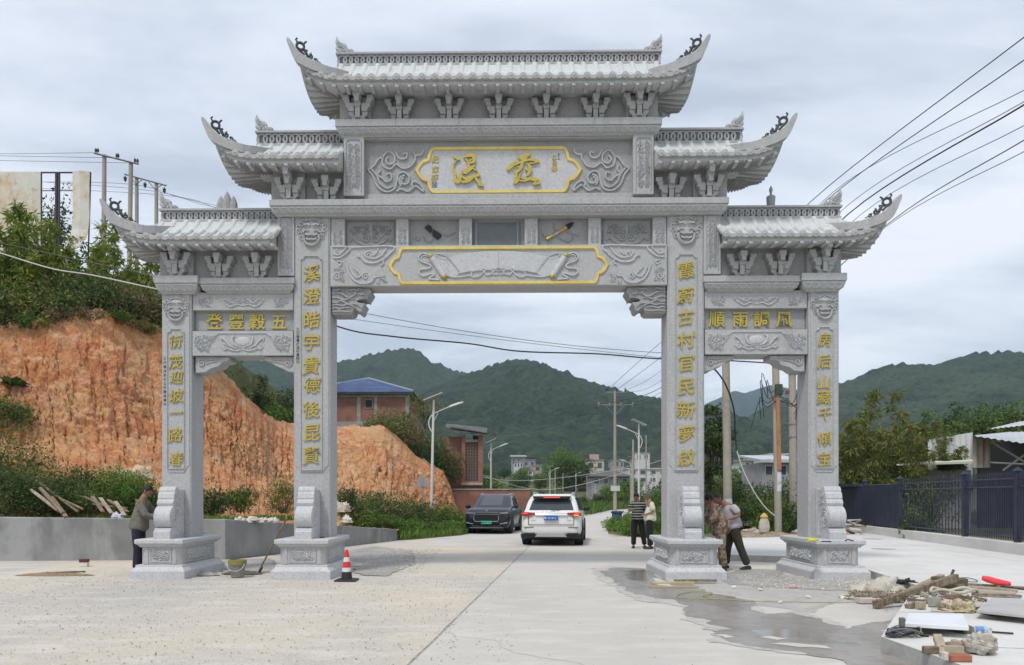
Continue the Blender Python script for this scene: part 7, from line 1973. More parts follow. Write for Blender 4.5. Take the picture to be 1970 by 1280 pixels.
MB().rings([[(-.62, .30, 1.52), (.62, .30, 1.52), (.60, .62, 1.57), (-.60, .62, 1.57)], [(-.60, .27, 1.55), (.60, .27, 1.55), (.58, .62, 1.61), (-.58, .62, 1.61)]]).build('spoiler', M_PEARL, c1, bevel=.01)
MB().box(-.26, .26, .262, .30, 1.485, 1.515).build('high_brake_light', M_REDLIT, c1)
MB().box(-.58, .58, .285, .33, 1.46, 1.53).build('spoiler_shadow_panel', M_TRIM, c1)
MB().tube([(.0, .10, 1.10), (.32, .16, 1.12)], .012, 4).build('rear_wiper', M_TRIM, c1)
# dark car
c2 = suv('dark_car', ((936-PX0)*31/F, 31, .012), R(-9), M_BLK, 'blue-black SUV coming towards the gateway with a green number plate', 'front')
MB().prism_y([(-.47, .52), (.47, .52), (.52, .62), (.50, .82), (-.50, .82), (-.52, .62)], -.075, .05).build('grille', M_TRIM, c2, bevel=.01)
m = MB(); ol = [(-.47, .52), (.47, .52), (.52, .62), (.50, .82), (-.50, .82), (-.52, .62), (-.47, .52)]
m.tube([(a, -.08, b) for a, b in ol], .014, 5); m.build('grille_surround', M_CHROME, c2)
for k in range(6): MB().box(-.47, .47, -.085, -.07, .555+.045*k, .565+.045*k).build('grille_bar', M_BLK, c2)
MB().box(-.5, .5, -.05, .1, .885, .90).build('bonnet_edge', M_CHROME, c2)
MB().disc_y((0, .955), .035, .02, .09, 10).build('badge', M_CHROME, c2)
for e_ in (-1, 1):
    MB().rings([[(e_*.56, -.035, .83), (e_*.56, -.035, .88), (e_*.56, .1, .88), (e_*.56, .1, .83)], [(e_*.88, .09, .84), (e_*.88, .09, .92), (e_*.88, .25, .92), (e_*.88, .25, .84)]]).build('headlight', M_HEAD, c2)
    MB().rings([[(e_*.55, -.05, .40), (e_*.55, -.05, .43), (e_*.55, .1, .43), (e_*.55, .1, .40)], [(e_*.86, .0, .44), (e_*.86, .0, .50), (e_*.86, .1, .50), (e_*.86, .1, .44)]]).build('fog_lamp_trim', M_HEAD, c2)
pl = MB().box(-.22, .22, -.10, -.07, .41, .54).build('number_plate', mat('green_plate', (.06, .42, .26), .5), c2, bevel=.004)
for k, ch in enumerate('闽AD87183'):
    put_char(ch, -.185+.052*k, .475, -.1025, .085, .001, 0, 0, 7, INK, c2, 'plate_character')
MB().box(-.62, .62, -.06, .1, .27, .36).build('bumper_intake', M_TRIM, c2, bevel=.02)
MB().box(-.70, .70, -.075, .0, .245, .27).build('skid_plate', mat('grey_trim', (.2, .2, .21), .5), c2)

# ================================================================== PEOPLE
M_SKIN = mat('skin', (.30, .16, .10), .6, [(30, (.24, .12, .08), .45, .65, .6)], spec=.3)
M_HAIR = mat('black_hair', (.015, .013, .012), .6, bump=[(80, .5, .004)])
M_SHOE = mat('dark_shoe', (.03, .03, .032), .6)
def skin_mesh(name, nodes, edges, mt, sub=2):
    """nodes: list of (pos, radius); first is root"""
    me = bpy.data.meshes.new(name); bm = bmesh.new()
    ly = bm.verts.layers.skin.verify()
    vs = [bm.verts.new(p) for p, r in nodes]
    for a, b in edges: bm.edges.new((vs[a], vs[b]))
    for i, (p, r) in enumerate(nodes):
        rr = r if isinstance(r, tuple) else (r, r)
        vs[i][ly].radius = rr; vs[i][ly].use_root = (i == 0)
    bm.to_mesh(me); bm.free()
    o = bpy.data.objects.new(name, me); COL.objects.link(o)
    sk = o.modifiers.new('skin', 'SKIN'); sk.use_smooth_shade = True; sk.branch_smoothing = .6
    ss = o.modifiers.new('sub', 'SUBSURF'); ss.levels = sub; ss.render_levels = sub
    bpy.context.view_layer.update()
    res = bpy.data.meshes.new_from_object(o.evaluated_get(_DG()))
    bpy.data.objects.remove(o)
    res.materials.clear(); res.materials.append(mt); res.name = name
    res.polygons.foreach_set('use_smooth', [True]*len(res.polygons))
    return res
def lerp(a, b, t): return tuple(a[i]+(b[i]-a[i])*t for i in range(3))
def person(loc, J, top, legs, label, face, sleeves='long', hem=.0, group=None, hair=M_HAIR, bald=0.0, build=1.0, shoe=M_SHOE):
    """J: joints relative to loc. face: unit vector the head looks along"""
    t = empty('person', loc, 0, label, 'person', group)
    B_ = build
    pe, ch, nk, hd = J['pelvis'], J['chest'], J['neck'], J['head']
    sp1 = lerp(pe, ch, .45)
    nodes = [(pe, .11*B_), (sp1, .105*B_), (ch, .115*B_), (nk, .068), (lerp(nk, hd, .6), .064)]
    edges = [(0,1),(1,2),(2,3),(3,4)]
    def chain(start, pts):
        p = start
        for q, r in pts:
            nodes.append((q, r)); edges.append((p, len(nodes)-1)); p = len(nodes)-1
        return p
    for s in 'LR':
        sh, el, wr = J['sh'+s], J['el'+s], J['wr'+s]
        chain(2, [(sh, .058), (lerp(sh, el, .5), .046), (el, .038), (lerp(el, wr, .4), .037), (wr, .026)])
        hp, kn, an = J['hp'+s], J['kn'+s], J['an'+s]
        chain(0, [(hp, .085), (lerp(hp, kn, .5), .072), (kn, .052), (lerp(kn, an, .4), .052), (an, .036)])
    link('body', skin_mesh('body', nodes, edges, M_SKIN), t)
    # head with face
    f = Vector(face).normalized(); upv = (Vector(hd)-Vector(nk)).normalized(); upv = (upv-f*upv.dot(f)).normalized() if abs(upv.dot(f)) < .98 else Vector((0,0,1))
    side = f.cross(upv).normalized()
    M = Matrix((side, f, upv)).transposed().to_4x4(); M.translation = Vector(hd)
    m = MB(); rings_ = []
    for j in range(11):
        th = PI*j/10; ring = []
        for i in range(14):
            ph = 2*PI*i/14
            x = math.sin(th)*math.cos(ph)*.076; y = math.sin(th)*math.sin(ph)*.094; z = math.cos(th)*.118
            if z < 0: x *= 1-.30*(-z/.118)**1.3; y *= 1-.12*(-z/.118)
            if y > .05 and -.05 < z < .0: pass
            ring.append(tuple(M @ Vector((x, y, z))))
        rings_.append(ring)
    m.rings(rings_, cap=False)
    def part_(c, r, s): 
        k = MB().sphere((0,0,0), r, 7, 5, s=s)
        m.add([tuple(M @ (Vector(c)+Vector(p))) for p in k.v], k.f)
    part_((0, .098, -.012), .018, (.8, 1.0, 1.5)); part_((-.077, -.005, -.01), .022, (.45, .8, 1.4)); part_((.077, -.005, -.01), .022, (.45, .8, 1.4)); part_((0, .084, -.075), .03, (1, .6, .7))
    hdm = m.build('head', M_SKIN, t, smooth=True)
    k = MB()
    for e_ in (-1, 1):
        q = MB().sphere((e_*.030, .083, .012), .010, 6, 4); k.add([tuple(M @ Vector(p)) for p in q.v], q.f)
        q = MB().box(e_*.030-.016, e_*.030+.016, .084, .092, .030, .036); k.add([tuple(M @ Vector(p)) for p in q.v], q.f)
    k.build('eyes', INK, hdm)
    q = MB().box(-.022, .022, .086, .094, -.052, -.046); k = MB().add([tuple(M @ Vector(p)) for p in q.v], q.f); k.build('mouth', mat('lip', (.20, .08, .06), .6), hdm)
    # hair cap
    m = MB(); rings_ = []
    for j in range(8):
        th = PI*.60*j/7; ring = []
        for i in range(16):
            ph = 2*PI*i/16
            fr_ = max(0, math.sin(ph))
            th2 = th*(1-.40*fr_)
            q = 1.10+.04*noise.noise(Vector((math.cos(ph)*4, math.sin(ph)*4, th*4)))
            ring.append(tuple(M @ Vector((math.sin(th2)*math.cos(ph)*.076*q, math.sin(th2)*math.sin(ph)*.092*q-.004, math.cos(th2)*.118*q))))
        rings_.append(ring)
    m.rings(rings_, cap=False); m.build('hair', hair, hdm, smooth=True)
    # top garment
    z1 = lerp(pe, ch, hem)
    z1 = lerp(pe, ch, hem-.22)
    nodes2 = [(ch, .185*B_), (lerp(pe, ch, .5), .175*B_), (lerp(pe, ch, .1), .182*B_), (z1, .185*B_), (lerp(ch, nk, .70), .088)]
    edges2 = [(0,1),(1,2),(2,3),(0,4)]
    for s in 'LR':
        sh, el, wr = J['sh'+s], J['el'+s], J['wr'+s]
        p = 0; seq = [(sh, .098), (lerp(sh, el, .5), .084)]
        if sleeves == 'long': seq += [(el, .072), (lerp(el, wr, .5), .064), (lerp(el, wr, .94), .054)]
        else: seq += [(lerp(sh, el, .9), .080)]
        for q, r in seq:
            nodes2.append((q, r)); edges2.append((p, len(nodes2)-1)); p = len(nodes2)-1
    link('shirt' if sleeves == 'short' else 'jacket', skin_mesh('shirt', nodes2, edges2, top), t)
    # trousers
    nodes3 = [(pe, .150*B_), (lerp(pe, ch, .30), .140*B_)]; edges3 = [(0,1)]
    for s in 'LR':
        hp, kn, an = J['hp'+s], J['kn'+s], J['an'+s]; p = 0
        for q, r in [(hp, .118), (lerp(hp, kn, .5), .106), (kn, .088), (lerp(kn, an, .5), .082), (lerp(kn, an, .99), .078)]:
            nodes3.append((q, r)); edges3.append((p, len(nodes3)-1)); p = len(nodes3)-1
    link('trousers', skin_mesh('trousers', nodes3, edges3, legs), t)
    for s in 'LR':
        an = J['an'+s]; td = Vector(J.get('toe'+s, (f.x, f.y, 0))).normalized(); sd = Vector((-td.y, td.x, 0))
        m = MB(); rings_ = []
        for u, w_, h_ in ((-.07, .030, .055), (-.03, .040, .075), (.05, .042, .065), (.12, .045, .045), (.17, .034, .032), (.19, .015, .018)):
            c_ = Vector((an[0], an[1], an[2]-.075))+td*u
            rings_.append([tuple(c_+sd*w_*a+Vector((0, 0, b*h_))) for a, b in ((-1, 0), (1, 0), (.95, .6), (.5, 1), (-.5, 1), (-.95, .6))])
        m.rings(rings_); m.build('shoe', shoe, t, smooth=True)
        # hand: palm, four fingers and a thumb, slightly curled
        el, wr = Vector(J['el'+s]), Vector(J['wr'+s]); d = (wr-el).normalized(); sdv = d.cross(Vector((0, 0, 1)));
        sdv = sdv.normalized() if sdv.length > .1 else Vector((1, 0, 0))
        dn = d.cross(sdv).normalized(); dn = dn if dn.z < 0 else -dn
        m = MB(); m.rings([[tuple(wr+d*u+sdv*a*w_+dn*b*.014) for a, b in ((-1,-1),(1,-1),(1,1),(-1,1))] for u, w_ in ((-.01, .024), (.03, .036), (.085, .040), (.095, .036))])
        for i, (o_, l_) in enumerate(((-.03, .060), (-.010, .070), (.010, .066), (.030, .050))):
            b0 = wr+d*.088+sdv*o_; m.tube([b0, b0+d*l_*.5+dn*.008, b0+d*l_*.8+dn*.028, b0+d*l_*.85+dn*.045], [.0095, .009, .008, .006], 5)
        b0 = wr+d*.03-sdv*.034; m.tube([b0, b0+d*.03-sdv*.02+dn*.01, b0+d*.06-sdv*.018+dn*.025], [.012, .010, .008], 5)
        m.build('hand', M_SKIN, t, smooth=True)
    return t
M_JACK = mat('grey_green_jacket', (.16, .155, .13), .9, [(6, (.10, .098, .085), .45, .62, .8), (30, (.22, .21, .18), .5, .65, .5)], [(18, .6, .02)])
M_NAVYT = mat('dark_navy_trousers', (.018, .018, .030), .9, [(8, (.03, .03, .045), .45, .62, .8)], [(15, .5, .015)])
M_BLACKT = mat('black_trousers', (.014, .015, .02), .9, bump=[(15, .5, .015)])
M_OLIVET = mat('dark_olive_trousers', (.045, .043, .032), .9, [(5, (.028, .028, .022), .45, .62, .8)], [(15, .5, .02)])
M_CREAMS = mat('cream_shirt', (.62, .60, .48), .9, [(6, (.54, .52, .42), .45, .62, .6)], [(15, .4, .02)])
M_GREYS = mat('pale_lilac_grey_shirt', (.44, .41, .43), .9, [(6, (.35, .33, .36), .45, .62, .8)], [(15, .5, .02)])
M_CAMO = mat('camouflage_cloth', (.25, .19, .13), .9, [(9, (.10, .07, .055), .48, .52, .95), (13, (.36, .28, .20), .52, .56, .9), (16, (.17, .11, .085), .58, .61, .9)], [(15, .5, .02)])
M_STRIPE = bpy.data.materials.new('black_grey_striped_shirt'); M_STRIPE.use_nodes = True
N_ = M_STRIPE.node_tree.nodes; L_ = M_STRIPE.node_tree.links; g_ = N_.new('ShaderNodeTexCoord'); s_x = N_.new('ShaderNodeSeparateXYZ'); L_.new(g_.outputs['Object'], s_x.inputs[0])
m1_ = N_.new('ShaderNodeMath'); m1_.operation = 'MULTIPLY'; m1_.inputs[1].default_value = 1/.078; L_.new(s_x.outputs[2], m1_.inputs[0])
m2_ = N_.new('ShaderNodeMath'); m2_.operation = 'FRACT'; L_.new(m1_.outputs[0], m2_.inputs[0]); m3_ = N_.new('ShaderNodeMath'); m3_.operation = 'LESS_THAN'; m3_.inputs[1].default_value = .26; L_.new(m2_.outputs[0], m3_.inputs[0])
mz_ = N_.new('ShaderNodeMixRGB'); mz_.inputs[1].default_value = (.012, .013, .014, 1); mz_.inputs[2].default_value = (.36, .38, .36, 1); L_.new(m3_.outputs[0], mz_.inputs[0]); L_.new(mz_.outputs[0], N_['Principled BSDF'].inputs['Base Color']); N_['Principled BSDF'].inputs['Roughness'].default_value = .9

# left man facing right, hands on the drum stone
person((-7.13, 14.95, .01), dict(pelvis=(0,0,.93), chest=(.04,0,1.30), neck=(.10,.0,1.50), head=(.17,.0,1.625), shL=(.04,.17,1.41), shR=(.06,-.17,1.41), elL=(.24,.20,1.14), elR=(.24,-.20,1.13), wrL=(.47,.10,1.12), wrR=(.48,-.08,1.10),
       hpL=(-.02,.10,.86), hpR=(.0,-.10,.86), knL=(-.01,.10,.48), knR=(.03,-.10,.48), anL=(-.06,.12,.08), anR=(-.01,-.10,.08)), M_JACK, M_NAVYT,
       'man in a grey-green jacket and dark trousers working at the leftmost drum stone', (1, -.15, -.35), 'long', hem=-.12, build=1.12)
# striped shirt
s_ = .94
def sc(J, k): return {a: tuple(q*k for q in b) if not a.startswith('toe') else b for a, b in J.items()}
person((xq(1226, 22.4), 22.4, .012), sc(dict(pelvis=(.02,0,.93), chest=(.02,0,1.32), neck=(.0,-.02,1.50), head=(-.035,-.06,1.625), shL=(-.17,-.02,1.42), shR=(.20,.0,1.42), elL=(-.27,-.06,1.16), elR=(.28,.03,1.13), wrL=(-.24,-.26,1.22), wrR=(.25,-.08,.92),
       hpL=(-.10,0,.86), hpR=(.12,0,.86), knL=(-.11,-.02,.48), knR=(.17,0,.48), anL=(-.12,0,.08), anR=(.24,.02,.08), toeL=(-.3,-1,0), toeR=(.3,-1,0)), s_), M_STRIPE, M_BLACKT,
       'man in a black and grey striped shirt standing at the road edge, looking down', (-.45, -.8, -.5), 'short', hem=-.05, build=1.15)
person((xq(1249, 22.0), 22.0, .012), sc(dict(pelvis=(.02,0,.93), chest=(.03,0,1.30), neck=(-.0,.0,1.49), head=(-.05,.0,1.61), shL=(.02,-.17,1.40), shR=(.04,.17,1.40), elL=(.10,-.21,1.13), elR=(.08,.2,1.12), wrL=(-.10,-.16,1.08), wrR=(-.10,.08,1.08),
       hpL=(.0,-.10,.86), hpR=(.04,.10,.86), knL=(-.01,-.10,.48), knR=(.04,.10,.48), anL=(.0,-.10,.08), anR=(.07,.10,.08), toeL=(-1,-.1,0), toeR=(-1,-.1,0)), .95), M_CREAMS, M_BLACKT,
       'man in a cream short-sleeved shirt with folded arms beside the striped-shirt man', (-1, .2, -.15), 'short', hem=-.08, build=1.15, hair=mat('thin_grey_hair', (.10, .085, .075), .7))
# camouflage worker leaning to the pillar
xc_ = xq(1378, 15.35)
person((xc_, 15.35, .016), dict(pelvis=(.08,0,.86), chest=(-.02,0,1.20), neck=(-.10,.0,1.36), head=(-.16,-.02,1.46), shL=(-.02,-.16,1.32), shR=(-.02,.16,1.32), elL=(-.10,-.22,1.06), elR=(-.12,.2,1.10), wrL=(-.26,-.18,.98), wrR=(-.30,.1,1.0),
       hpL=(.07,-.10,.80), hpR=(.10,.10,.80), knL=(.08,-.10,.46), knR=(.14,.10,.46), anL=(.13,-.10,.08), anR=(.16,.10,.08), toeL=(-.6,-.8,0), toeR=(-.6,-.8,0)), M_CAMO, M_CAMO,
       'worker in a loose camouflage jacket stooping against the right inner pillar', (-.9, .2, -.5), 'long', hem=-.28, build=1.25)
xd_ = xq(1408, 15.7)
person((xd_, 15.7, .016), dict(pelvis=(.02,0,.90), chest=(-.06,0,1.24), neck=(-.17,.0,1.38), head=(-.29,-.01,1.475), shL=(-.05,-.17,1.33), shR=(-.08,.17,1.35), elL=(.09,-.23,1.13), elR=(-.22,.2,1.12), wrL=(-.14,-.22,1.04), wrR=(-.32,.1,1.0),
       hpL=(.02,-.10,.83), hpR=(.04,.10,.83), knL=(.13,-.12,.47), knR=(-.06,.10,.46), anL=(.29,-.12,.085), anR=(-.09,.10,.08), toeL=(-1,-.3,0), toeR=(-.8,-.5,0)), M_GREYS, M_OLIVET,
       'man in a pale grey shirt and olive trousers leaning over the camouflage-clad worker', (-1, -.2, -.35), 'short', hem=-.05, build=1.18, hair=mat('greying_hair', (.035, .03, .028), .7))

# ================================================================== SMALL THINGS
M_ORANGE = mat('cone_red', (.55, .035, .035), .5)
M_CWHITE = mat('cone_white', (.62, .60, .56), .5, [(10, (.45, .42, .38), .5, .65, .6)])
M_BLKP = mat('black_plastic', (.025, .025, .027), .6)
M_WOOD = mat('weathered_wood', (.21, .17, .12), .88, [(3, (.12, .09, .06), .42, .6, .8, (6, 6, 1)), (14, (.33, .28, .21), .5, .66, .6)], [(25, .5, .006)], local=True)
M_WOODL = mat('pale_wood', (.37, .31, .23), .85, [(4, (.25, .20, .14), .42, .6, .8), (20, (.46, .40, .31), .5, .66, .5)], [(25, .4, .004)], local=True)
M_WOODD = mat('mossy_wood', (.10, .085, .055), .9, [(5, (.16, .15, .08), .45, .62, .8)], [(14, .8, .015)], local=True)
M_SACK = mat('dirty_canvas', (.50, .47, .40), .9, [(3, (.36, .32, .24), .45, .62, .8), (12, (.60, .57, .50), .5, .66, .5)], [(7, .7, .03), (30, .3, .006)])
cn = empty('traffic_cone', tuple(G(667, 1117, .012)), 0, 'red and white traffic cone with a black base standing beside the left inner pedestal', 'traffic cone')
MB().stack(0, 0, [(.19, .19, 0), (.19, .19, .022), (.13, .13, .035)]).build('base', M_BLKP, cn, bevel=.004)
cz_ = [(.10, .035), (.086, .16), (.078, .235), (.062, .34), (.050, .42), (.030, .54), (.022, .555)]
for (a, b), mt_ in zip(((0, 1), (1, 2), (2, 3), (3, 4), (4, 6)), (M_BLKP, M_CWHITE, M_ORANGE, M_CWHITE, M_ORANGE)):
    MB().lathe(cz_[a:b+1], n=16, cap=(b == 6)).build('cone_band', mt_, cn, smooth=True)
p = G(457, 1110, .018)
bk_ = empty('bucket', tuple(p), 0, 'grey cement-spattered bucket with a yellow-green rim between the left pedestals', 'bucket')
M_BUCK = mat('cement_splashed_plastic', (.24, .235, .21), .7, [(9, (.40, .39, .36), .5, .62, .9), (4, (.14, .13, .10), .5, .65, .7)])
MB().rings([[(r*math.cos(2*PI*i/18), r*math.sin(2*PI*i/18), z) for i in range(18)] for r, z in ((.115, 0), (.145, .24), (.150, .245), (.150, .26), (.135, .26), (.11, .05))]).build('body', M_BUCK, bk_, smooth=True)
MB().rings([[(r*math.cos(2*PI*i/18), r*math.sin(2*PI*i/18), z) for i in range(18)] for r, z in ((.148, .225), (.165, .23), (.168, .315), (.152, .32), (.14, .25))], cap=False).build('rim', mat('yellow_green_plastic', (.22, .20, .06), .6), bk_, smooth=True)
MB().tube([(.16*math.cos(a), -.10-.06*math.sin(a), .25-.13*math.sin(a)) for a in np.linspace(0, PI, 12)], .006, 5).build('handle', M_CHROME, bk_)
a, b = W(552, 997, 14.35), G(497, 1101, .03)
sv = empty('shovel', tuple(b), 0, 'long-handled shovel leaning from the mortar to the left inner pedestal', 'shovel')
a = a-b; b = Vector((0, 0, 0))
MB().tube([a, a*.12], .017, 7).build('handle', M_WOOD, sv, smooth=True)
d = (a).normalized(); sd = Vector((0, 1, 0)).cross(d).normalized()
MB().rings([[tuple(Vector((0,0,0))+d*u+Vector((0,1,0))*q*w_+sd*(.02*q*q)) for q in (-1, -.5, 0, .5, 1)]+[tuple(d*u+Vector((0,1,0))*q*w_+sd*(.02*q*q-.006)) for q in (1, .5, 0, -.5, -1)] for u, w_ in ((-.16, .02), (-.10, .09), (0, .10), (.12, .095), (.16, .03))]).build('blade', mat('muddy_steel', (.08, .07, .06), .6), sv)
# blocks helper
def block(name, pxy, z, size, rot, mt, label, cat, group=None, bevel=.006, rough=0.0, seed=0):
    p = G(*pxy, z) if name != 'rubble_board' else Vector(((pxy[0]-PX0)*28/F, 28+(z-.4)*.3, z))
    me = MB().box(-size[0]/2, size[0]/2, -size[1]/2, size[1]/2, 0, size[2]).mesh(name, mt, bevel=bevel)
    if rough:
        for v in me.vertices: v.co += Vector([noise.noise(v.co*9+Vector((seed, k*3, 0)))*rough for k in range(3)])
    o = link(name, me, None, p); o.rotation_euler = rot
    return tag(o, label, cat, group)
def plank(name, A, B_, w_, h_, mt, label, cat='plank', group=None, twist=0.0, rag=0.0, seed=0):
    A, B_ = Vector(A), Vector(B_); d = B_-A; L_ = d.length
    m = MB(); rs2 = []; rg = random.Random(seed)
    for i in range(9):
        u = i/8; ww = w_/2*(1+rag*rg.uniform(-1, 1)); hh = h_/2*(1+rag*rg.uniform(-1, 1))
        rs2.append([(u*L_, -ww, -hh), (u*L_, ww, -hh), (u*L_, ww, hh), (u*L_, -ww, hh)])
    me = m.rings(rs2).mesh(name, mt, bevel=.004)
    o = link(name, me, None, A); o.rotation_euler = d.to_track_quat('X', 'Z').to_euler()
    o.rotation_euler.rotate_axis('X', twist)
    return tag(o, label, cat, group)
# right foreground heap
plank('timber_beam', W(1683, 1164, 10.1), W(1840, 1111, 10.9), .075, .10, M_WOOD, 'long weathered timber beam resting slantwise on the debris heap', 'beam', rag=.05, seed=2)
plank('timber_beam', W(1745, 1140, 10.9), W(1812, 1108, 11.2), .10, .05, M_WOODL, 'pale plank lying behind the long weathered beam', 'plank', seed=3)
plank('mossy_log', W(1800, 1122, 11.0), W(1856, 1122, 11.2), .16, .15, M_WOODD, 'dark mossy length of wood at the top of the debris heap', 'log', rag=.3, seed=5)
plank('wood_stub', W(1829, 1110, 11.0), W(1835, 1096, 11.0), .03, .03, M_WOODD, 'small dark stub sticking up from the mossy log', 'stick')
for k, (a, b, lb) in enumerate((((1862, 1130), (1958, 1136), 'long pinkish board, hindmost of the boards on the paving'), ((1866, 1136), (1955, 1142), 'long pinkish board in the middle of the boards on the paving'), ((1870, 1143), (1965, 1147), 'grey board nearest the camera of the boards on the paving'), ((1860, 1124), (1985, 1132), 'thin dark board at the back of the boards on the paving'))):
    plank('board', tuple(G(*a, .18)), tuple(G(*b, .18)), .09, .03, (M_WOODL, mat('pinkish_board', (.42, .33, .28), .8), M_WOOD, M_WOOD)[k], lb, 'board', 'boards on the paving', seed=k)
rd = random.Random(31)
for k, (px, py, sx_, sy_, sz_, rr_, lb) in enumerate(((1755, 1170, .16, .07, .06, .4, 'small wood block at the left foot of the debris heap'), (1771, 1172, .09, .09, .09, .2, 'squared wood block end under the long beam'), (1786, 1160, .20, .05, .05, 1.0, 'short stick of wood leaning under the long beam'), (1763, 1158, .22, .05, .04, -.5, 'thin wood strip beneath the beam'), (1798, 1168, .11, .10, .12, .1, 'grey-green concrete block beside the wood scraps'),
        (1812, 1171, .14, .07, .05, .9, 'brown wood scrap right of the grey-green block'), (1829, 1152, .14, .09, .06, .3, 'reddish lump of wood on the pale sheet'), (1858, 1156, .12, .08, .06, -.4, 'second reddish lump of wood on the pale sheet'), (1845, 1136, .14, .10, .08, .5, 'brown box-like scrap inside the coil of rope'), (1778, 1148, .18, .05, .05, 1.4, 'splintered scrap under the middle of the beam'))):
    block('wood_scrap', (px, py), .155, (sx_, sy_, sz_), (rd.uniform(-.2, .2), rd.uniform(-.2, .2), rr_), (M_WOOD, M_WOODL, M_WOOD, M_WOODD, mat('green_grey_block', (.30, .32, .27), .9), M_WOOD, mat('reddish_wood', (.22, .15, .12), .9), M_WOODD, M_WOOD, M_WOODL)[k], lb, 'wood scrap' if k != 4 else 'block', 'scraps of the debris heap', rough=.012, seed=k)
chips('heap_splinters', 500, (5.0, 6.5), (9.6, 10.9), .01, .045, M_WOOD, 'splinters and crumbs scattered under the debris heap', z=.16, seed=12)
tag(MB().add([tuple(G(a, b, .157)) for a, b in ((1790, 1176), (1872, 1180), (1900, 1150), (1800, 1147))], [(0,1,2,3)]).build('pale_sheet', mat('pinkish_sheet', (.50, .43, .38), .8, [(5, (.40, .36, .32), .45, .62, .8)])), 'thin pinkish sheet spread flat under the scraps', 'sheet')
def crumple(name, c, rx, ry, rz_, mt, label, cat, seed, folds=.35, n=28):
    m = MB(); rs2 = []
    for j in range(n//2+1):
        th = PI*.56*j/(n//2); ring = []
        for i in range(n):
            ph = 2*PI*i/n; d = Vector((math.sin(th)*math.cos(ph), math.sin(th)*math.sin(ph), math.cos(th)))
            q = 1+folds*noise.noise(d*1.6+Vector((seed, 0, 0)))+folds*.7*(abs(noise.noise(d*3.4+Vector((0, seed, 0))))*2-.5)+folds*.25*noise.noise(d*9+Vector((0,0,seed)))
            ring.append((d.x*rx*q, d.y*ry*q, max(0.0, d.z*rz_*q)))
        rs2.append(ring)
    m.rings(rs2, cap=False)
    o = m.build(name, mt, None, smooth=2, loc=c); return tag(o, label, cat)
crumple('canvas_bundle', G(1692, 1153, .02), .42, .26, .27, M_SACK, 'crumpled dirty cream canvas bundle on the ground left of the long beam', 'bundle', 3, .5)
crumple('canvas_bundle', G(1655, 1150, .02), .24, .20, .17, M_SACK, 'smaller fold of cream canvas at the left end of the bundle', 'bundle', 8, .5)
block('foam_board', (1670, 1160), .018, (.30, .16, .07), (0, 0, .1), mat('pink_foam', (.52, .44, .40), .8), 'short pinkish foam board in front of the canvas bundle', 'board')
block('foam_board', (1702, 1158), .018, (.26, .14, .08), (0, 0, -.1), mat('dull_red_board', (.25, .16, .14), .8), 'dull red board piece between the canvas bundle and the beam', 'board')
crumple('crumpled_bag', G(1847, 1176, .155), .17, .13, .12, mat('yellowish_bag', (.46, .40, .27), .7, [(12, (.30, .24, .14), .5, .62, .9)], [(12, .8, .03)]), 'crumpled yellowish paper bag at the front of the debris heap', 'bag', 15, .6)
o = MB().tube([(.22*math.cos(a)*1.4, .16*math.sin(a), .02+.05*math.sin(a*2)**2) for a in np.linspace(0, 4*PI, 50)], .018, 6).build('rope_coil', M_SACK, None, smooth=True, loc=G(1835, 1142, .18)); tag(o, 'coil of thick pale rope or strap lying on the heap', 'rope')
o = MB().tube(cr([tuple(G(a, b, .17)-G(1860, 1118, .17)) for a, b in ((1845, 1112), (1862, 1112), (1880, 1117), (1872, 1120), (1850, 1117))], 6), .007, 5).build('wire_loop', M_WOODD, None, loc=G(1860, 1118, .17)); tag(o, 'thin loop of wire behind the mossy log', 'wire')
crumple('black_rag', G(1738, 1124, .12), .20, .12, .07, M_BLKP, 'black plastic scrap on the edge of the paving step', 'rag', 5, .7)
p = Vector(G(1918, 1128, .18))
o = MB().tube([(-.19, .04, .12), (-.12, .02, .10), (0, 0, .065), (.12, -.03, .04), (.17, -.04, .045)], [.035, .05, .05, .045, .03], 9).build('red_cloth', mat('bright_red_plastic', (.75, .06, .07), .5, bump=[(25, .6, .02)]), None, smooth=True, loc=p); tag(o, 'bright red rolled plastic cloth lying on the paving at the right edge', 'cloth')
plank('dark_rod', tuple(G(1925, 1128, .2)), tuple(G(2010, 1140, .2)), .02, .02, M_BLKP, 'thin dark rod running off the right edge beside the red cloth', 'rod')
# slabs
sb = empty('stone_slab', (0, 0, 0), 0, 'clean white stone slab propped flat above the paving in the right foreground', 'slab')
c4 = [G(1741, 1199, .27), G(1864, 1206, .27), G(1853, 1182, .27), G(1747, 1179, .27)]
ctr = sum(c4, Vector())/4; sb.location = (ctr.x, ctr.y, .15)
MB().rings([[(p.x-ctr.x, p.y-ctr.y, z) for p in c4] for z in (.082, .12)]).build('slab', mat('white_marble', (.66, .68, .72), .5, [(2, (.60, .61, .63), .45, .62, .8)]), sb, bevel=.003)
for dx2, dy2 in ((-.2, 0), (.2, .0)): MB().box(dx2-.04, dx2+.04, -.2, .2, 0, .081).build('support_block', M_WOODD, sb)
c4 = [G(1878, 1174, .25), G(2010, 1188, .25), G(2010, 1156, .25), G(1908, 1150, .25)]
ctr = sum(c4, Vector())/4
sb2 = empty('stone_slab', (ctr.x, ctr.y, .15), 0, 'grey speckled stone slab raised above the paving at the right edge', 'slab')
MB().rings([[(p.x-ctr.x, p.y-ctr.y, z) for p in c4] for z in (.07, .10)]).build('slab', mat('grey_slab', (.42, .41, .40), .6, [(3, (.33, .32, .31), .45, .62, .8)]), sb2, bevel=.003)
MB().box(-.35, .5, -.12, .15, 0, .069).build('support_block', M_WOODD, sb2)
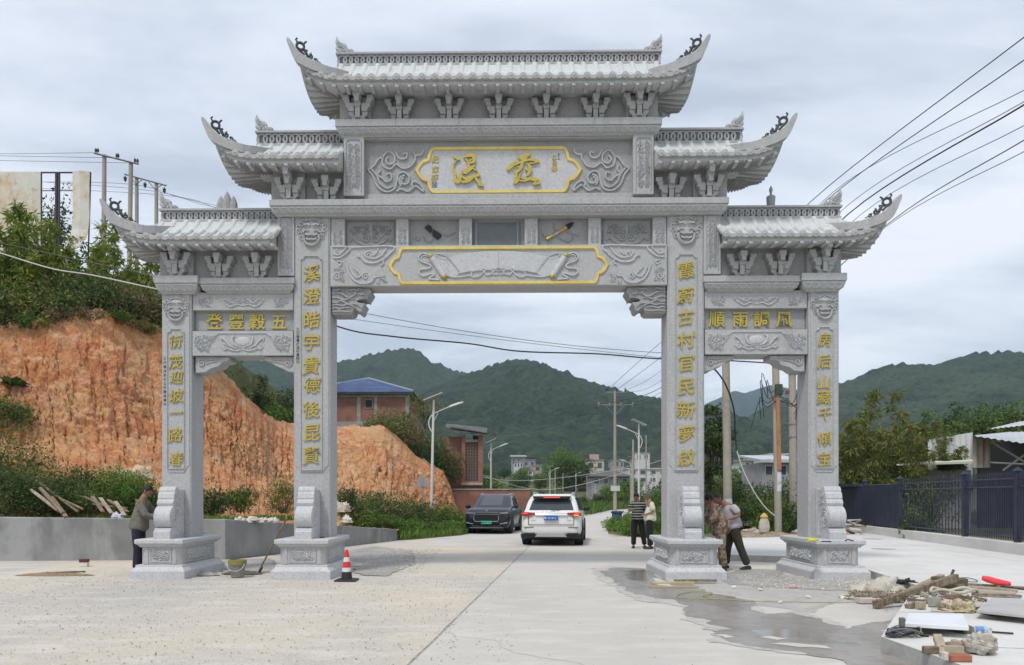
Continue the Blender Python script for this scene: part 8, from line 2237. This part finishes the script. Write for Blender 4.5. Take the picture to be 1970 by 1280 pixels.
# grinder with tangled cable
gr = empty('angle_grinder', tuple(G(1736, 1226, .15)), .2, 'dark electric grinder wrapped in its tangled grey cable at the corner of the paving', 'power tool')
M_TOOL = mat('dark_blue_tool', (.035, .042, .055), .5)
MB().tube([(-.11,0,.05), (-.06,0,.055), (.03,0,.055), (.08,0,.045), (.12,.01,.04)], [.035,.048,.042,.03,.02], 10).build('motor_body', M_TOOL, gr, smooth=True)
MB().lathe([(.0, 0), (.055, .0), (.06, .012), (.02, .03)], (-.12, 0, .02), 14).build('disc_guard', M_TOOL, gr, smooth=True)
MB().box(-.03, .02, -.02, .02, .10, .19).build('handle', mat('green_grey_handle', (.13, .14, .11), .6), gr, bevel=.006)
rd = random.Random(77)
for k in range(5):
    ph = rd.uniform(0, 6); MB().tube([(.02+(.10+.03*k*.4)*math.cos(a+ph)*1.25, (.06+.012*k)*math.sin(a+ph), .03+.03*math.sin(2*a+ph)+.02*k*.5) for a in np.linspace(0, 5.6, 26)], .0065, 5).build('cable', M_WIREG, gr, smooth=True)
MB().tube([(.12, 0, .04), (.2, -.03, .01), (.25, -.05, .008)], .009, 5).build('cable', M_WIRE, gr, smooth=True)
# wood blocks and brick
wb = [('wood_block', (1791, 1257), (.135, .07, .06), (0, 0, .05), M_WOOD, 'dark-ended wood block at the left of the off-cut pile', 'wood block'),
      ('wood_block', (1808, 1247), (.24, .07, .07), (0, -.45, 1.25), M_WOODL, 'rounded pale post piece leaning up at the back of the off-cut pile', 'wood block'),
      ('wood_block', (1813, 1261), (.15, .045, .05), (0, -.15, 1.0), M_WOODL, 'thin pale off-cut in front of the rounded post piece', 'wood block'),
      ('wood_block', (1833, 1257), (.18, .06, .065), (0, 0, .03), M_WOODL, 'pinkish squared block lying crosswise in the middle of the off-cut pile', 'wood block'),
      ('wood_block', (1856, 1252), (.24, .055, .07), (0, .18, -1.0), M_WOODL, 'long pale squared block on the right side of the off-cut pile', 'wood block'),
      ('broken_brick', (1844, 1272), (.17, .09, .055), (0, 0, -.05), mat('broken_brick_red', (.36, .13, .075), .9, [(18, (.24, .10, .07), .45, .62, .8)], [(30, .6, .01)]), 'broken red brick at the front of the off-cut pile', 'brick'),
      ('wood_block', (1818, 1271), (.035, .05, .07), (0, 0, .0), M_CWHITE, 'small whitish chip standing before the off-cut pile', 'wood block'),
      ('wood_block', (1826, 1246), (.12, .08, .045), (.1, 0, .6), M_WOOD, 'brown off-cut behind the crosswise block', 'wood block')]
for k, (nm, pxy, sz_, rt, mt_, lb, ct_) in enumerate(wb): block(nm, pxy, .152, sz_, rt, mt_, lb, ct_, 'off-cut pile in the right foreground', rough=.008, seed=k+20)
m = MB(); m.sphere((0, 0, .085), .13, 22, 16, s=(1.0, .9, .72), wob=.35, seed=4)
V_ = []
for v in m.v:
    d = Vector(v); q = 1+.10*noise.noise(d*22)+.05*noise.noise(d*55); V_.append(((v[0])*q, v[1]*q, max(0, v[2]*q)))
m.v = V_
o = m.build('rough_rock', mat('conglomerate', (.40, .36, .31), .95, [(20, (.52, .50, .46), .48, .6, .9), (9, (.26, .22, .18), .5, .62, .8)], [(45, .9, .02)]), None, loc=G(1887, 1258, .152)); tag(o, 'rough lump of broken concrete right of the off-cut pile', 'rock')
bt_ = empty('water_bottle', tuple(G(1888, 1217, .15)), .15, 'clear plastic water bottle with a blue label lying on the paving', 'bottle')
def tubex(prof, mt, nm): MB().rings([[(q, r*math.cos(2*PI*i/12), .032+r*math.sin(2*PI*i/12)) for i in range(12)] for r, q in prof]).build(nm, mt, bt_, smooth=True)
tubex([(.02,-.11),(.031,-.10),(.031,.04),(.014,.085),(.013,.10)], mat('clear_plastic', (.8, .85, .9), .1, trans=.8), 'bottle_body'); tubex([(.0318,-.06),(.0318,.01)], mat('blue_label', (.12, .28, .60), .5), 'bottle_label'); tubex([(.015,.10),(.015,.118)], M_CWHITE, 'bottle_cap')
plank('hammer_handle', tuple(G(1908, 1216, .165)), tuple(G(1950, 1219, .165)), .018, .018, M_BLKP, 'dark tool handle lying right of the water bottle', 'handle')
# boards beside the right inner pedestal
for k, (a, b, z, mt_, lb) in enumerate((((1254, 1122), (1335, 1121), .03, mat('yellow_edged_board', (.42, .38, .22), .8), 'yellow-edged board lying before the right inner pedestal'), ((1298, 1117), (1378, 1117), .06, M_WOOD, 'grey board stacked on the yellow-edged one before the right inner pedestal'), ((1250, 1130), (1345, 1130), .02, mat('reddish_ply', (.36, .27, .21), .8), 'flat reddish board nearest the camera before the right inner pedestal'))):
    plank('board', tuple(G(*a, z)), tuple(G(*b, z)), .10, .035, mt_, lb, 'board', 'boards before the right inner pedestal', seed=k)
hose = [(1380, 1153), (1330, 1151), (1303, 1149), (1308, 1143), (1335, 1138), (1368, 1140), (1366, 1143), (1352, 1146), (1375, 1152), (1440, 1156), (1523, 1158), (1600, 1159), (1652, 1158)]
o = MB().tube(cr([tuple(G(a, b, .024)) for a, b in hose], 5), .0065, 5).build('hose', mat('yellow_hose', (.33, .33, .17), .6), None, smooth=True); tag(o, 'thin yellowish hose looping across the wet ground between the right pedestals', 'hose')
block('red_tile_scrap', (1525, 1131), .02, (.16, .06, .02), (0, 0, .2), mat('salmon_scrap', (.55, .30, .22), .8), 'salmon-coloured scrap on the gravel between the right pedestals', 'scrap')
for k, (px, py) in enumerate(((1463, 1136), (1502, 1160), (1555, 1150), (1412, 1131), (1621, 1151), (1643, 1149))):
    block('stone', (px, py), .018, (.06, .05, .03), (0, 0, k), M_CHIP2, ('small stone left of the salmon scrap', 'stone beside the hose', 'pale stone on the slurry', 'flat stone near the right inner pedestal', 'stone left of the canvas bundle', 'round stone touching the canvas bundle')[k], 'stone', rough=.02, seed=k)
# left side: stick, small box
plank('stick', tuple(G(88, 1102, .04)), tuple(G(164, 1100, .05)), .03, .03, M_WOODD, 'brown stick with a knotty end lying on the yard at far left', 'stick', rag=.3)
bx2 = empty('small_box', tuple(G(162, 1090, .01)), .1, 'small box, dark red above white, standing before the retaining wall', 'box')
MB().box(-.08, .08, -.06, .06, 0, .09).build('lower_half', M_CWHITE, bx2); MB().box(-.082, .082, -.062, .062, .09, .16).build('upper_half', mat('dark_red', (.12, .03, .03), .7), bx2)
# logs and planks on the wall
for k, (a, b, r, Y, mt_, lb) in enumerate((((60, 943), (112, 982), .045, 18.2, M_WOODL, 'pale log lying slantwise on the retaining wall, upper one of three'), ((78, 940), (122, 988), .050, 18.0, M_WOOD, 'pale log with a hollow end on the retaining wall, middle one of three'), ((100, 958), (128, 996), .055, 17.95, M_WOOD, 'greyish log end jutting over the retaining wall, lowest of three'), ((70, 925), (150, 985), .035, 18.6, M_WOOD, 'thin grey branch behind the three logs'), ((90, 948), (160, 980), .03, 18.5, M_WOOD, 'thin crooked branch right of the three logs'))):
    A, B_ = W(*a, Y+.6), W(*b, Y); o = MB().tube([(0,0,0), (B_-A)*.5, B_-A], [r*.9, r, r], 9).build('log', mt_, None, smooth=True, loc=A); tag(o, lb, 'log')
for k, (a, b, Y, lb) in enumerate((((178, 955), (198, 985), 18.2, 'leftmost pale plank of the loose planks on the wall'), ((193, 958), (215, 988), 18.2, 'second pale plank of the loose planks on the wall'), ((208, 962), (246, 985), 18.3, 'brownish plank crossing the loose planks on the wall'), ((180, 970), (244, 978), 18.5, 'long flat plank under the loose planks on the wall'), ((222, 965), (240, 992), 18.1, 'rightmost plank of the loose planks on the wall'), ((160, 955), (205, 975), 18.7, 'thin stick behind the loose planks'))):
    plank('plank', tuple(W(*a, Y+.4)), tuple(W(*b, Y)), .09, .03, (M_WOOD, M_WOODL, M_WOOD)[k % 3], lb, 'plank', 'loose planks on the retaining wall', seed=k)
crumple('plastic_bag', W(226, 999, 18.1), .14, .10, .13, mat('white_blue_bag', (.58, .58, .64), .5, [(9, (.30, .30, .55), .5, .6, .8)], [(20, .8, .02)]), 'white and blue plastic bag on the wall behind the left man', 'bag', 21, .6)
crumple('pale_boulder', W(262, 925, 21.3), .5, .3, .38, mat('sandy_boulder', (.52, .40, .27), .95, bump=[(8, .8, .06)]), 'pale sandy boulder above the left man', 'boulder', 33, .3)
crumple('pale_boulder', W(655, 985, 24.2), .34, .25, .3, mat('pale_rubble', (.50, .44, .36), .95, bump=[(12, .9, .05)]), 'pale rubble lump on the bank right of the left inner pillar', 'boulder', 35, .5)
rd = random.Random(3)
for k in range(16):
    px = 455+k*6+rd.uniform(-2, 2) if k < 13 else 640+k*2
    crumple('rubble_stone', W(px, 1004+rd.uniform(-3, 2), 18.9+.12*(px-455)/10*.5), rd.uniform(.06, .14), .09, rd.uniform(.05, .12), M_CHIP2, 'white rubble stone on top of the retaining wall in the left bay, number %d from the left' % (k+1), 'stone', 50+k, .5, n=12)
    bpy.data.objects[-1]
for o in [o for o in COL.objects if o.name.startswith('rubble_stone')]:
    o['label'] = 'white rubble stone in the row on top of the retaining wall'; o['group'] = 'rubble stones on the retaining wall'
# tools on the pedestals
def onped(px, py): return G(px, py, .735)
crumple('glove', onped(640, 1028), .07, .05, .05, M_BLKP, 'black glove lying on the left inner pedestal', 'glove', 40, .6, n=12)
block('chisel', (620, 1035), .735, (.09, .03, .02), (0, 0, .2), M_BLKP, 'small black tool on the front of the left inner pedestal', 'tool')
block('flat_bar', (389, 1026), .735, (.20, .05, .03), (0, 0, .4), M_STEEL, 'flat grey bar at the back of the leftmost pedestal', 'tool')
crumple('yellow_gloves', onped(1563, 1041), .11, .07, .05, mat('yellow_rubber', (.55, .52, .06), .5, bump=[(15, .8, .02)]), 'yellow rubber gloves on the far right pedestal', 'gloves', 44, .7, n=14)
block('small_trowel', (1590, 1043), .735, (.16, .03, .02), (0, 0, -.5), M_BLKP, 'dark trowel beside the yellow gloves', 'trowel')
o = MB().tube(cr([(0,0,.01), (.05,.02,.03), (.10,-.02,.02), (.14,.0,.01)], 4), .011, 6).build('hook_tool', M_BLKP, None, smooth=True, loc=onped(1626, 1042)); tag(o, 'bent black hook at the right end of the far right pedestal', 'tool')
# blue bin by the utility pole
bn = empty('blue_bin', (xq(1187, 44), 44, 0), 0, 'round blue bin standing at the foot of the roadside by the utility pole', 'bin')
MB().lathe([(.25, 0), (.30, .55), (.31, .60)], n=18).build('body', mat('blue_plastic', (.03, .10, .28), .5), bn, smooth=True); MB().lathe([(.34, .60), (.36, .64), (.34, .72), (.1, .74)], n=18).build('rim', mat('dark_blue_plastic', (.02, .05, .12), .5), bn, smooth=True)
# far side of the right bay
p = Vector((xq(1462, 27.5), 27.5, 0))
o = mound('dirt_heap', (xq(1465, 27.6), 27.6, .0), 1.6, 1.0, .24, 61, mat('brown_soil', (.25, .19, .13), .95, [(5, (.36, .29, .21), .45, .62, .9), (25, (.15, .11, .07), .55, .68, .8)], [(9, .9, .06)])); tag(o, 'heap of orange-brown soil and rubble behind the paving in the right bay', 'soil heap')
o = mound('dirt_heap', (xq(1610, 31), 31, .0), 2.2, 1.0, .25, 64, M_SOIL); tag(o, 'low soil patch behind the far right pillar', 'soil heap')
sk_ = empty('white_sack', (xq(1470, 27.3), 27.3, .25), 0, 'upright white woven sack with an orange top on the soil heap', 'sack')
MB().rings([[(r*math.cos(2*PI*i/12)*(1+.08*math.sin(i*3)), r*.7*math.sin(2*PI*i/12), z) for i in range(12)] for r, z in ((.16, 0), (.20, .15), (.18, .36), (.12, .5))]).build('sack_body', M_SACK, sk_, smooth=True)
MB().rings([[(r*math.cos(2*PI*i/12), r*.7*math.sin(2*PI*i/12), z) for i in range(12)] for r, z in ((.125, .5), (.15, .56), (.08, .66), (.02, .7))]).build('orange_top', mat('orange_cloth', (.55, .32, .10), .8), sk_, smooth=True)
block('foam_box', (1441, 1012), .25, (.42, .25, .20), (0, 0, .1), M_CWHITE, 'white foam box on the soil heap beside the first pole', 'box')
crumple('sack_heap', G(1447, 1026, .12), .38, .25, .20, mat('pinkish_sacks', (.46, .38, .34), .9, bump=[(12, .8, .03)]), 'heap of pinkish sacks at the front of the soil heap', 'sacks', 71, .5)
crumple('sack_heap', G(1540, 1024, .1), .30, .2, .12, M_SACK, 'pale sack lying right of the conduit pole', 'sacks', 73, .5)
rd = random.Random(15)
for k in range(9):
    block('rubble_board', (1640+rd.uniform(-8, 12), 1026), .17+.06*k, (rd.uniform(.35, .75), .16, .05), (rd.uniform(-.2, .2), rd.uniform(-.35, .35), rd.uniform(-.7, .7)), (M_CWHITE, M_WOOD, M_PAD)[k % 3], 'board or slab piece in the rubble stack at the end of the fence wall', 'board', 'rubble stack by the fence', rough=.02, seed=k)
# covers and stains in the paving
for k, (px, py, lb) in enumerate(((1700, 1056, 'round dark cover set in the paving, nearer one'), (1678, 1037, 'round dark cover set in the paving, farther one'))):
    c_ = G(px, py, .1545); o = MB().lathe([(.30, 0), (.30, .003)], (0, 0, 0), 24).build('manhole_cover', M_KERB, None, loc=c_); tag(o, lb, 'manhole cover')

for o in COL.objects:
    if o.parent is not None and o.type == 'MESH' and '_carving' in o.name: o['kind'] = 'stuff'
